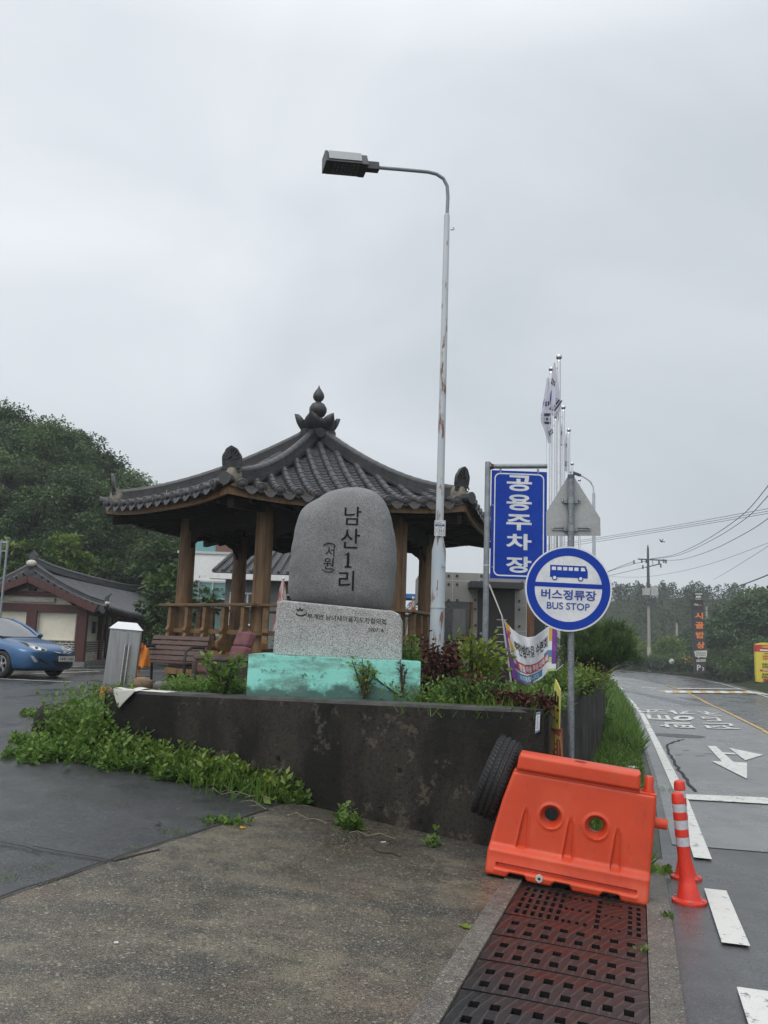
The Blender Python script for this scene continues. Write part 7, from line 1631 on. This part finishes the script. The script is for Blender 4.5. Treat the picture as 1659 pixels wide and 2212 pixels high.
# low greenery on the terrace
base = []; hs_ = []; nl = []
for i in range(1500):
    f_ = random.random(); p = W0.lerp(W1, f_)+wn*(.3+abs(random.gauss(0, .55)))
    u_ = (p-MO).dot(Vector((math.cos(MA), math.sin(MA)))); v_ = (p-MO).dot(Vector((-math.sin(MA), math.cos(MA))))
    if -.05 < u_ < 1.95 and -.3 < v_ < 1.0: continue
    base.append((p.x, p.y, terr(p.x, p.y)-.03)); h = random.uniform(.06, .2) if p.x < -1.2 else random.uniform(.08, .3); hs_.append(h); nl.append(random.randint(6, 11))
for i in range(900):
    p = Vector((random.uniform(-4.5, -.9), random.uniform(9.8, 13.5))); 
    if p.x < -3.0-(p.y-9.5)*.55: continue
    base.append((p.x, p.y, terr(p.x, p.y)-.03)); hs_.append(random.uniform(.05, .16)); nl.append(7)
P, U, S, T = herbs(base, hs_, nl, .075); o = leaves('terrace_weeds', P, U, S, 'oval', L_WEED, tone=T, spread=.35, wide=.75); lab(o, 'low weeds covering the planted terrace behind the wall', 'weeds')
# grass on the right side of the terrace and along the gutter
P = []; S = []; 
for i in range(9000):
    s = random.uniform(0, 1); a = W1.lerp(W2, s)+rn*abs(random.gauss(.15, .55)); P.append((a.x, a.y, terr(a.x, a.y)-.03)); S.append(random.uniform(.06, .22))
o = leaves('terrace_grass', P, [(0, 0, 1)]*len(P), S, 'blade', L_WEED, spread=.45); lab(o, 'bright grass growing over the terrace edge above the side wall', 'grass')
P = []; S = []
for i in range(26000):
    s = 8+22*random.random()**1.35; tw0 = -.79+(s-7.7)*.003 if s < 20.4 else -.78-2.0*sstep(20.4, 22, s); f_ = random.random(); t_ = tw0+.05+(-.02-.012*max(0, s-14)-tw0)*f_
    if .50 < f_ < .62 and s < 13: continue
    if random.random() < .25*abs(math.sin(s*2.1)): continue
    x, y = xy(s, t_); P.append((x, y, (max(g(x, y), terr(x, y)) if 20.4 < s and t_ < -.7 and y < 22.5 else g(x, y))-.03)); S.append(random.uniform(.08, .3)*(1.5 if s > 20 else 1)*(1.0 if f_ < .5 else .75))
o = leaves('gutter_grass', P, [(0, 0, 1)]*len(P), S, 'blade', L_WEED, spread=.5, wide=1.6); lab(o, 'grass and weeds filling the gutter between the side wall and the road', 'grass')
base = []; hs_ = []; nl = []
for i in range(700):
    s = 8.1+16*random.random()**1.3; tw0 = -.79; t_ = tw0+.1+(0.05-tw0)*random.random()*.85; x, y = xy(s, t_); base.append((x, y, g(x, y)-.03)); hs_.append(random.uniform(.1, .35)); nl.append(9)
P, U, S, T = herbs(base, hs_, nl, .075); o = leaves('gutter_weeds', P, U, S, 'oval', L_WEED, tone=T, spread=.35, wide=.6); lab(o, 'leafy weeds standing in the gutter below the side wall', 'weeds')
P = []; S = []
for i in range(16000):
    s = 19+42*random.random()**1.1; t_ = _lerp(s, LE)-.12-2.6*random.random()**1.3*(.5+.5*sstep(20, 30, s)); x, y = xy(s, t_); P.append((x, y, g(x, y)-.03)); S.append(random.uniform(.15, .5))
o = leaves('verge_grass', P, [(0, 0, 1)]*len(P), S, 'blade', L_WEED, spread=.5, wide=1.8); lab(o, 'grass verge running along the road beyond the side wall', 'grass')
# tufts in the joints of the paving
def tuft(px, py, n_, sz, lb, mm=L_WEED, rad=.05, kind='blade'):
    c = unp(px, py); P = [(c.x+random.gauss(0, rad), c.y+random.gauss(0, rad*.6), c.z+.02) for _ in range(n_)]
    o = leaves('grass_tuft', P, [(0, 0, .8)]*n_, [random.uniform(.4, 1)*sz for _ in range(n_)], kind, mm, loc=c, spread=.6); tag(o, lb, 'grass tuft', 'tufts growing in the paving joint')
tuft(488, 1782, 130, .07, 'largest leafy tuft at the top of the paving joint near the wall', kind='oval', rad=.09); tuft(385, 1808, 60, .06, 'thin grass tuft midway down the paving joint'); tuft(290, 1838, 50, .035, 'short mossy tuft in the paving joint near the crack'); tuft(92, 1880, 60, .04, 'mossy tuft low in the paving joint'); tuft(20, 1903, 60, .045, 'mossy tuft at the left edge of the paving joint')
tuft(1418, 1893, 16, .1, 'broad green leaves in the kerb beside the barrier foot', kind='lobed', rad=.06); tuft(1440, 1990, 12, .06, 'tiny weed in the kerb joint before the bollards', kind='oval', rad=.03); tuft(1440, 1712, 60, .09, 'thin grass tuft at the road edge behind the barrier peg', rad=.12); tuft(1392, 2062, 10, .05, 'sprig in the kerb by the second grate', kind='oval', rad=.03)
# litter: fallen leaves
def fallen(px, py, sz, c, lb, nm='fallen_leaf'):
    P = unp(px, py); o = leaves(nm, [(P.x, P.y, P.z+.03)], [(random.uniform(-1, 1), random.uniform(-1, 1), .02)], [sz], 'lobed', c, loc=P, spread=.01); tag(o, lb, 'leaf', 'leaves fallen on the paving')
fallen(1017, 2018, .09, L_YEL, 'yellow leaf lying on the kerb left of the grates'); fallen(345, 1788, .07, L_DEAD, 'dark red leaf on the wet asphalt'); fallen(527, 1794, .06, L_FLOW, 'orange leaf beside the weeds at the wall foot')
mb = MB(); P_ = unp(1363, 1666); mb.sphere(P_+Vector((0, 0, .05)), .09, 10, (1.4, .7, .5)); o = mb.build('crumpled_paper', M_SWH, None, loc=P_, smooth=20); tag(o, 'crumpled white paper on the road shoulder', 'litter')
def speck(px, py, l, w, rz, m, nm, lb, ct):
    P = unp(px, py); mb = MB(); mb.box(P+Vector((0, 0, .027)), (l, w, .005), rz); o = mb.build(nm, m, None, loc=P); tag(o, lb, ct)
speck(828, 1826, .04, .012, .3, M_SWH, 'cigarette_end', 'tiny white cigarette end on the concrete before the wall', 'litter'); speck(250, 2048, .022, .014, .2, M_SWH, 'paper_scrap', 'small pale paper scrap on the concrete apron', 'litter')
mb = MB(); q = [unp(*p)+Vector((0, 0, .032)) for p in ((805, 1843), (825, 1850), (850, 1852), (864, 1859))]; mb.tube(q, .006, 5); o = mb.build('twig', M_BARK, None, loc=q[0]); tag(o, 'thin dark twig on the concrete before the wall', 'twig')
mb = MB()
for i in range(12):
    f_ = random.random(); px = 395+400*f_; py = 1690+128*f_**.9; a = unp(px+random.gauss(0, 6), py+random.gauss(0, 3)); L_ = random.uniform(.1, .35); th_ = R(-25)+random.gauss(0, .15)
    mb.tube([a+Vector((0, 0, .03)), a+Vector((L_*.5*math.cos(th_), L_*.5*math.sin(th_), .03+random.uniform(.01, .05))), a+Vector((L_*math.cos(th_), L_*math.sin(th_), .028))], .0028, 4)
o = mb.build('dry_stalks', mat('dry straw', (.2, .17, .12), .8), None); lab(o, 'dry straw stalks lying along the edge of the weeds', 'straw')
# ---- bushes beside the lamp
def bush(name, label, c, sx, sy, sz, n_, size, m, kind='oval', stems=9, ground=0.0, wide=.8, droop=0, seed=0, group=None):
    c = Vector(c); t = thing(name, label, 'bush', c, 0, group); mb = MB(); tips = []
    for i in range(stems):
        a = random.uniform(0, 2*PI); r_ = random.random()**.5; tp = c+Vector((sx*r_*math.cos(a), sy*r_*math.sin(a), sz*random.uniform(.6, 1))); md = c.lerp(tp, .5)+Vector((random.gauss(0, .06*sx), random.gauss(0, .06*sy), .08*sz)); mb.tube([c, md, tp], [.012, .009, .004], 5); tips.append((c, md, tp))
    mb.build('stems', M_BARK, t)
    P = []; U = []
    for i in range(n_):
        c_0, md, tp = random.choice(tips); f_ = random.random()**.6; q = (c_0.lerp(md, f_*2) if f_ < .5 else md.lerp(tp, f_*2-1)); sp_ = .28*min(sx, sz); q = q+Vector((random.gauss(0, sp_*.6), random.gauss(0, sp_*.6), random.gauss(0, sp_*.45)))
        q.z = max(q.z, c.z+.02); P.append(tuple(q)); d = (q-c); U.append((d.x/sx, d.y/sy, d.z/sz*.6))
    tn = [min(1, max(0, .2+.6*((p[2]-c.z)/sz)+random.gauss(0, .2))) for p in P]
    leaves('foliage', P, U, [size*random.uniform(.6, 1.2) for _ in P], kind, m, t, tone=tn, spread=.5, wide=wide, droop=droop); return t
def tz(x, y): return terr(x, y)-.03
bush('leafy_bush', 'yellow green leafy bush between the lamp pole and the parking sign post', (1.0, 9.6, tz(1.0, 9.6)), .42, .35, .72, 1100, .085, L_YEL, stems=14)
bush('leafy_bush', 'small green bush just right of the granite block, left of the lamp', (.33, 9.35, tz(.33, 9.35)), .26, .25, .68, 450, .08, L_WEED, stems=8)
bush('dead_vine', 'dark red brown withered vine between the plinth and the lamp pole', (.6, 9.05, tz(.6, 9.05)), .24, .2, .7, 620, .08, L_DEAD, stems=12, droop=.7)
bush('dead_vine', 'withered brown plant under the yellow green bush', (.95, 9.1, tz(.95, 9.1)), .4, .2, .32, 420, .08, L_DEAD, stems=9, droop=.6)
bush('low_shrub', 'grey green low shrub hanging over the wall right of the plinth', (.95, 8.35, tz(.95, 8.35)), .42, .22, .3, 900, .055, L_MID, stems=14)
bush('low_shrub', 'low green shrub right of the festival banner behind the round sign', (2.3, 10.9, tz(2.3, 10.9)), .5, .4, .35, 800, .07, L_WEED, stems=12)
bush('flowering_weed', 'pale flowering weed at the far corner of the side wall', (2.95, 12.1, tz(2.95, 12.1)), .4, .35, .42, 1300, .05, L_YEL, stems=22)
bush('leafy_bush', 'leafy plant growing against the left end of the plinth', (-1.62, 9.0, tz(-1.62, 9.0)), .22, .2, .42, 300, .085, L_WEED, stems=7)
bush('dry_plant', 'pale half dry plant climbing up the turquoise plinth', fm(1.28, .93, .06), .15, .04, .42, 260, .05, L_YEL, stems=6)
bush('dry_plant', 'thin dry sprig on the right end of the plinth', fm(1.66, .98, .05), .07, .03, .36, 90, .035, L_DEAD, stems=4)
bush('garden_bush', 'green bush seen through the pavilion railing behind the left post', (-5.2, 22.5, .3), .9, .6, 1.3, 900, .14, L_MID, stems=12)
bush('garden_bush', 'green bush seen through the pavilion between its middle posts', (-2.6, 25.5, .3), .8, .6, 1.6, 700, .14, L_MID, stems=12)
# strip of dead leaves along the wall top near the corner
P = []; U = []
for i in range(900):
    f_ = random.random(); a = W0.lerp(W1, .86+.15*f_); a = a+wn*(.42*(1-f_)+.12+random.gauss(0, .05)); P.append((a.x, a.y, .99+random.uniform(-.03, .09))); U.append((.4, -.3, -.2))
o = leaves('dead_leaf_litter', P, U, [random.uniform(.04, .1) for _ in P], 'oval', L_DEAD, spread=.9, wide=.6); lab(o, 'mat of dead brown leaves along the wall top towards the corner', 'dead leaves')
for i_, (s_, t_, w_) in enumerate(((21.2, -1.1, .5), (22.8, -1.3, .6), (24.8, -1.5, .7), (27.5, -1.8, .8))):
    x, y = xy(s_, t_); bush('verge_shrub', ('leafy shrub at the far end of the side wall under the juniper', 'second leafy shrub along the verge beyond the side wall', 'third leafy shrub along the verge beyond the side wall', 'farthest leafy shrub on the near verge before the road bends')[i_], (x, y, g(x, y)), w_, w_, w_*1.1, 900, .09, L_MID if i_ % 2 else L_WEED, stems=14)
# ---- conifer at the end of the side wall
CC = atY(1290, 1470, 16.2); CC.z = .8
con = thing('juniper', 'dark green spreading juniper at the far end of the side wall', 'conifer', CC); mb = MB(); P = []; U = []; T = []
for i in range(150):
    a = i*2.399; f_ = (i+.5)/150; el = math.asin(-.12+1.1*f_ if -.12+1.1*f_ < 1 else .98); L_ = random.uniform(.38, .6)*(1+.35*math.sin(a*3+1)*math.sin(el*4+2)); d = Vector((math.cos(a)*math.cos(el), math.sin(a)*math.cos(el), math.sin(el)*.95+.12)); c_c = CC+Vector((0, 0, .42))+d*L_
    mb.tube([CC+Vector((0, 0, .1)), CC+Vector((0, 0, .3))+d*L_*.5, c_c], [.02, .012, .004], 5); tn = random.uniform(.05, .6); cr = random.uniform(.09, .16); lean = Vector((random.gauss(0, .3), random.gauss(0, .3), .9)) + d*.7
    for k in range(120):
        q = Vector((random.gauss(0, 1), random.gauss(0, 1), random.gauss(0, 1))); q = q.normalized()*cr*random.random()**.5; q = q+lean*cr*random.random()*.9
        p_ = c_c+q; P.append(tuple(p_)); U.append(tuple(lean+q*4)); T.append(min(1, max(0, tn+.3*(q.z/cr)+random.gauss(0, .1))))
mb.build('branches', M_BARK, con); leaves('foliage', P, U, [random.uniform(.035, .08) for _ in P], 'needle', L_CONI, con, tone=T, spread=.45, wide=1.8)
# ---- trees
def tree_mesh(name, label, loc, H, W, nclump, nleaf, lsize, m, kind='pinnate', trunk=.16, droop=.35, low=.3, seed=0, flat=1.0):
    """trunk, limbs, and a crown of leaf clumps hung at the limb ends"""
    random.seed(100+seed); loc = Vector(loc); t = thing(name, label, 'tree', loc); mb = MB()
    top = loc+Vector((random.gauss(0, .04)*H, random.gauss(0, .04)*H, H*.82)); mid = loc.lerp(top, .5)+Vector((random.gauss(0, .03)*H, random.gauss(0, .03)*H, 0)); mb.tube([loc-Vector((0, 0, .3)), loc.lerp(mid, .5), mid, mid.lerp(top, .5), top], [trunk*1.25, trunk, trunk*.75, trunk*.45, trunk*.12], 10)
    P = []; U = []; T = []; S = []
    for i in range(nclump):
        f_ = low+(1-low)*((i+.5)/nclump)**.9; a = i*2.399+random.gauss(0, .4); env = math.sin(PI*min(1, (f_-low)/(1-low)*.86+.14))**.65; r_ = W*env*(.35+.65*random.random()**.5); c = loc+Vector((r_*math.cos(a), r_*math.sin(a)*flat, H*f_*random.uniform(.95, 1.03)))
        st_ = loc.lerp(top, max(.12, min(.95, f_*.95-.12))); st_.z = min(st_.z, c.z-.05*H); mb.tube([st_, st_.lerp(c, .55)+Vector((0, 0, -.02*H)), c], [trunk*.28, trunk*.18, trunk*.06], 5)
        cr = W*random.uniform(.16, .3); tn = random.uniform(.1, .75)
        k = int(nleaf*random.uniform(.6, 1.3))
        d = rng.normal(0, 1, (k, 3)); d /= np.linalg.norm(d, axis=1)[:, None]; rad = cr*rng.random(k)**.45; q = d*rad[:, None]*np.array([1.15, 1.15, .72]); q[:, 2] += .15*cr*(1-(q[:, 0]**2+q[:, 1]**2)/(cr*cr*1.3))
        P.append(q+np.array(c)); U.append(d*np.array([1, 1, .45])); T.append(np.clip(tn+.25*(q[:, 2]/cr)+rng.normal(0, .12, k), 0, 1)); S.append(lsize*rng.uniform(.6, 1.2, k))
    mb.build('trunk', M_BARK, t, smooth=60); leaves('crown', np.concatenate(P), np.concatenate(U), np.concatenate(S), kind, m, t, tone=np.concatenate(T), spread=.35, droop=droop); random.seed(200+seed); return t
LT = [ # px, top y, Y, kind, label
 (20, 888, 54, 0, 'tallest dark tree at the top left of the wooded slope'), (110, 925, 52, 1, 'dark tree second from the left on the slope skyline'), (170, 942, 55, 2, 'dark tree with twin tops on the slope skyline'), (225, 985, 56, 0, 'dark tree on the slope skyline left of the pavilion roof'), (290, 1040, 60, 1, 'smaller dark tree on the skyline just above the pavilion eave'), (340, 1075, 64, 2, 'distant dark tree mostly behind the left pavilion roof'),
 (60, 1000, 48, 2, 'dark tree in the second row behind the leftmost skyline tree'), (150, 1030, 47, 0, 'dark tree in the middle of the wooded slope'), (240, 1065, 48, 1, 'dark tree on the slope level with the pavilion eave'), (320, 1120, 50, 0, 'dark tree seen beneath the left pavilion eave'), (-20, 1060, 50, 1, 'dark tree cut by the left edge of the photo'), (100, 1085, 51, 2, 'lower dark tree above the yellow green trees'), (200, 1115, 52, 1, 'lower dark tree above the tiled house roof'), (380, 1150, 46, 2, 'dark tree between the eave and the white building')]
L_DK2 = leafmat('fresh crown leaf', (.022, .058, .018), (.125, .19, .06), .5, .35); L_DK3 = leafmat('olive crown leaf', (.02, .05, .018), (.115, .16, .062), .5, .35); DKS = [L_DARK, L_DK2, L_DK3]
kinds = [dict(H=8.2, W=3.3, seed=1), dict(H=7.6, W=3.6, seed=2), dict(H=8.0, W=3.0, seed=3)]; protos = {}
def put(px, py, Y, proto, H, lb, grp):
    T_ = atY(px, py, Y); o = dup(proto, (T_.x, T_.y, T_.z-H), random.uniform(0, 6.28), lb); o['group'] = grp; return o
firsts = {}
for px, py, Y, k, lb in LT:
    T_ = atY(px, py, Y); H = kinds[k]['H']; L_ = Vector((T_.x, T_.y, T_.z-H))
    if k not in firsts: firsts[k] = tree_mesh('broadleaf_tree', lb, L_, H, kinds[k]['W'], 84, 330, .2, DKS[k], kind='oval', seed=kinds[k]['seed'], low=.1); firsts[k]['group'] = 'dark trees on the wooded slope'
    else: put(px, py, Y, firsts[k], H, lb, 'dark trees on the wooded slope')
yk = {}
for px, py, Y, k, lb in ((70, 1172, 40, 0, 'yellowish young tree behind the left half of the tiled roof'), (140, 1160, 41, 1, 'tall yellow green tree behind the tiled roof'), (205, 1172, 46, 0, 'green young tree behind the middle of the tiled roof'), (300, 1182, 48, 1, 'bright green tree right of the tiled roof, left of the pavilion post'), (372, 1178, 44, 0, 'bright green tree beside the left pavilion post'), (15, 1180, 39.5, 1, 'yellow green tree at the left edge behind the steel frame'), (250, 1225, 50, 1, 'lower green tree behind the far end of the tiled roof'), (415, 1215, 31, 0, 'small green tree right of the left pavilion post, before the white building'), (330, 1215, 47, 1, 'leafy tree above the far end of the tiled house')):
    T_ = atY(px, py, Y); ks = 1.35 if Y > 39 else 1.0; H = (4.4 if k else 3.8)*(1 if k not in yk else ks); L_ = Vector((T_.x, T_.y, T_.z-H))
    if k not in yk: yk[k] = tree_mesh('young_tree', lb, L_, H, 1.5 if k else 1.7, 44, 95, .24, L_LIGHT if k else L_MID, kind='oval', trunk=.07, seed=10+k, low=.15, droop=.1); yk[k]['group'] = 'young trees behind the tiled house'
    else: put(px, py, Y, yk[k], H, lb, 'young trees behind the tiled house').scale = (ks,)*3
# roadside trees and bushes on the far right
rk = {}
RT = [(1600, 1308, 88, 0, 6.4, 'big dark tree behind the pylon sign at the right'), (1650, 1282, 84, 0, 7.4, 'big dark tree cut by the right edge of the photo'), (1565, 1345, 90, 0, 5.0, 'dark tree just right of the black pylon sign'), (1640, 1385, 80, 0, 4.2, 'dark tree right behind the advertising column'), (1590, 1405, 84, 0, 3.4, 'low dark tree between the pylon and the advertising column'),
      (1440, 1385, 108, 1, 4.4, 'bright green roadside tree right of the utility pole'), (1480, 1390, 106, 1, 4.2, 'bright green roadside tree left of the pylon sign'), (1375, 1400, 108, 1, 4, 'green roadside tree left of the utility pole'), (1345, 1375, 112, 1, 5, 'green tree rising behind the conifer'), (1535, 1400, 100, 1, 3.6, 'green roadside tree right behind the pylon foot'), (1330, 1350, 120, 0, 6, 'dark tree behind the right rim of the round sign'), (1410, 1415, 104, 0, 3, 'dark shrubby tree at the utility pole foot')]
for px, py, Y, k, H, lb in RT:
    T_ = atY(px, py, Y); L_ = Vector((T_.x, T_.y, T_.z-H))
    if k not in rk: rk[k] = (tree_mesh('roadside_tree', lb, L_, H, H*.72, 80, 100, .4, L_LIGHT if k else L_DARK, kind='oval', trunk=.12, seed=20+k, low=.05, droop=.1), H); rk[k][0]['group'] = 'trees along the far side of the road'
    else:
        o = put(px, py, Y, rk[k][0], H, lb, 'trees along the far side of the road'); s_ = H/rk[k][1]; o.scale = (s_, s_, s_)
# hedge of bushes at the road's far edge
hb = None
for px, py, Y, sc_, lb in ((1500, 1452, 86, 1.2, 'bush with orange flowers at the pylon foot'), (1545, 1462, 80, 1.2, 'green bush right of the pylon foot'), (1590, 1475, 76, 1.1, 'dark green bush beside the far road line'), (1470, 1450, 92, 1.1, 'green bush left of the pylon foot'), (1440, 1448, 96, 1.1, 'low green bush right of the utility pole foot'), (1380, 1446, 98, 1.2, 'low green bush left of the utility pole foot'), (1345, 1442, 100, 1.2, 'low green bush beside the conifer'), (1620, 1465, 80, 1.5, 'dark bush behind the advertising column'), (1655, 1470, 76, 1.5, 'dark bush at the right edge behind the advertising column'), (1565, 1450, 84, 1.4, 'dense bush between pylon and column'), (1520, 1440, 95, 1.6, 'tall bush behind the pylon foot')):
    c = atY(px, py, Y)
    if hb is None: hb = bush('verge_bush', lb, c, 1.6, 1.3, 1.5, 1500, .24, L_MID, stems=16, group='bushes on the far verge')
    else: dup(hb, c, random.uniform(0, 6), lb, sc_)
P = []
c = atY(1498, 1448, 85.2)
for i in range(90): P.append((c.x+random.gauss(0, .7), c.y-1+random.gauss(0, .3), c.z+.5+abs(random.gauss(0, .6))))
o = leaves('flower_clump', P, [(0, 0, 1)]*len(P), [.18]*len(P), 'oval', L_FLOW, loc=c, spread=.9); tag(o, 'clump of orange flowers at the foot of the black pylon', 'flowers')
# ---- pine wood on the hill: one far mass
P = []; U = []; S = []; T = []
def pine(x, y, z, h, k):
    q = rng.random(k); r_ = h*rng.uniform(.22, .34)*np.sin(PI*(.08+.9*q))**.7*np.sqrt(rng.random(k))*(1-.25*q); a = rng.random(k)*6.28
    P.append(np.stack([x+r_*np.cos(a), y+r_*np.sin(a), z+h*(.02+.98*q)], 1)); U.append(np.stack([np.cos(a), np.sin(a), .5+0*a], 1)); S.append(h*.11*rng.uniform(.6, 1.3, k)); T.append(np.clip(rng.normal(rng.uniform(.25, .6), .2, k), 0, 1))
for i in range(1150):
    x = random.uniform(-20, 175); y = random.uniform(120, 215)
    if x < 20 and y < 165: continue
    px_ = x/y*1810+829
    if px_ > 1800 or px_ < 500: continue
    z = g(x, y); pine(x, y, z-.6, random.uniform(3.2, 4.5), 140)
for i in range(160):
    y = random.uniform(112, 130); x = random.uniform(.27, .5)*y; pine(x, y, g(x, y)-.6, random.uniform(2.2, 3.8), 120)
o = leaves('pine_wood', np.concatenate(P), np.concatenate(U), np.concatenate(S), 'oval', L_PINE, tone=np.concatenate(T), spread=.6, wide=1.0); lab(o, 'dark pine wood covering the misty hill beyond the road', 'wood')
# undergrowth on the left slope
P = []; U = []
for i in range(26000):
    y = random.uniform(38, 75); px = random.uniform(-60, 520); x = (px-829)/1810*y; z = g(x, y); P.append((x, y, z+random.uniform(0, 1.6)*sstep(38, 46, y)+random.uniform(0, .4)))
o = leaves('undergrowth', P, [(0, 0, .6)]*len(P), [random.uniform(.3, .7) for _ in P], 'oval', L_DARK, spread=.8); lab(o, 'dark undergrowth beneath the trees on the wooded slope', 'undergrowth')
# ================================================================ air, sky, sun, camera
mb = MB(); mb.box((0, 160, 26), (900, 600, 62.4)); n = NT('misty air'); n.t.nodes.remove(n.bsdf); pv_ = n.t.nodes.new('ShaderNodeVolumePrincipled'); pv_.inputs['Color'].default_value = (.86, .9, .94, 1); pv_.inputs['Density'].default_value = HAZE; pv_.inputs['Anisotropy'].default_value = .2
n.link(pv_.outputs[0], n.out.inputs['Volume'])
if HAZE > 0: o = mb.build('haze', n.m); o['kind'] = 'stuff'; o['label'] = 'thin grey mist over the valley'; o['category'] = 'mist'
w = bpy.data.worlds.new('World'); SC.world = w; w.use_nodes = True; nt = w.node_tree; nt.nodes.clear(); ln = nt.links.new
out = nt.nodes.new('ShaderNodeOutputWorld'); bg = nt.nodes.new('ShaderNodeBackground'); ln(bg.outputs[0], out.inputs[0]); bg.inputs['Strength'].default_value = .1
sky = nt.nodes.new('ShaderNodeTexSky'); sky.sky_type = 'NISHITA'; sky.sun_disc = False; sky.sun_elevation = R(52); sky.sun_rotation = R(-145); sky.air_density = 1.2; sky.dust_density = 4
tcw = nt.nodes.new('ShaderNodeTexCoord'); nz = nt.nodes.new('ShaderNodeTexNoise'); nz.inputs['Scale'].default_value = 2.2; nz.inputs['Detail'].default_value = 5; nz.inputs['Roughness'].default_value = .45; nz.inputs['Distortion'].default_value = .6
mpw = nt.nodes.new('ShaderNodeMapping'); mpw.inputs['Scale'].default_value = (1, 1, 1.7); mpw.inputs['Location'].default_value = (.4, .2, .1); ln(tcw.outputs['Generated'], mpw.inputs[0]); ln(mpw.outputs[0], nz.inputs['Vector'])
sp = nt.nodes.new('ShaderNodeSeparateXYZ'); ln(tcw.outputs['Generated'], sp.inputs[0])
def mth(op, a, b):
    m = nt.nodes.new('ShaderNodeMath'); m.operation = op
    for i, v in ((0, a), (1, b)):
        if isinstance(v, (int, float)): m.inputs[i].default_value = v
        else: ln(v, m.inputs[i])
    return m.outputs[0]
# the overcast: brighter upward and to the left, duller low on the right
lum = mth('ADD', mth('ADD', mth('ADD', mth('MULTIPLY', sp.outputs[2], .16), mth('MULTIPLY', mth('MAXIMUM', mth('SUBTRACT', sp.outputs[2], .6), 0), 2.4)), mth('MULTIPLY', sp.outputs[0], -.17)), mth('MULTIPLY', mth('SUBTRACT', nz.outputs['Fac'], .5), .5))
lum = mth('ADD', lum, mth('MULTIPLY', mth('MAXIMUM', mth('MULTIPLY', sp.outputs[1], -1.0), 0), .5))   # sky glow added behind the camera to lift surfaces facing it
lum = mth('MAXIMUM', mth('MINIMUM', mth('ADD', lum, SKY0), 2.0), .3)
cr = nt.nodes.new('ShaderNodeMix'); cr.data_type = 'RGBA'; cr.inputs[6].default_value = (6.0, 6.55, 7.1, 1); cr.inputs[7].default_value = (7.0, 7.25, 7.52, 1); ln(mth('MULTIPLY', mth('SUBTRACT', lum, .75), 2.5), cr.inputs[0]); cr.clamp_factor = True
vm = nt.nodes.new('ShaderNodeVectorMath'); vm.operation = 'SCALE'; ln(cr.outputs[2], vm.inputs[0]); ln(lum, vm.inputs['Scale'])
mx = nt.nodes.new('ShaderNodeMix'); mx.data_type = 'RGBA'; mx.inputs[0].default_value = .95; ln(sky.outputs[0], mx.inputs[6]); ln(vm.outputs[0], mx.inputs[7]); ln(mx.outputs[2], bg.inputs[0])
sl = bpy.data.lights.new('sun', 'SUN'); sl.energy = .9; sl.angle = R(28); sl.color = (1, .97, .93); so_ = bpy.data.objects.new('sun', sl); COL.objects.link(so_)
sd = Vector((math.sin(R(-145))*math.cos(R(52)), math.cos(R(-145))*math.cos(R(52)), math.sin(R(52)))); so_.rotation_euler = sd.to_track_quat('Z', 'Y').to_euler(); so_.location = sd*50
cd = bpy.data.cameras.new('camera'); cam = bpy.data.objects.new('camera', cd); COL.objects.link(cam); cd.sensor_fit = 'VERTICAL'; cd.sensor_height = 36; cd.lens = 36*FOC/2212; cd.clip_end = 2000; cd.clip_start = .05
cam.matrix_world = Matrix.Translation(EYE) @ Matrix((CR, CU, -_F)).transposed().to_4x4(); SC.camera = cam
SC.view_settings.view_transform = 'Standard'; SC.view_settings.look = 'None'; SC.view_settings.exposure = EXPO; SC.view_settings.gamma = 1
SC.cycles.use_denoising = True
try: SC.cycles.denoiser = 'OPENIMAGEDENOISE'
except Exception: pass
SC.cycles.max_bounces = 6; SC.cycles.diffuse_bounces = 3; SC.cycles.glossy_bounces = 3; SC.cycles.transmission_bounces = 3; SC.cycles.volume_bounces = 1; SC.cycles.caustics_reflective = False; SC.cycles.caustics_refractive = False
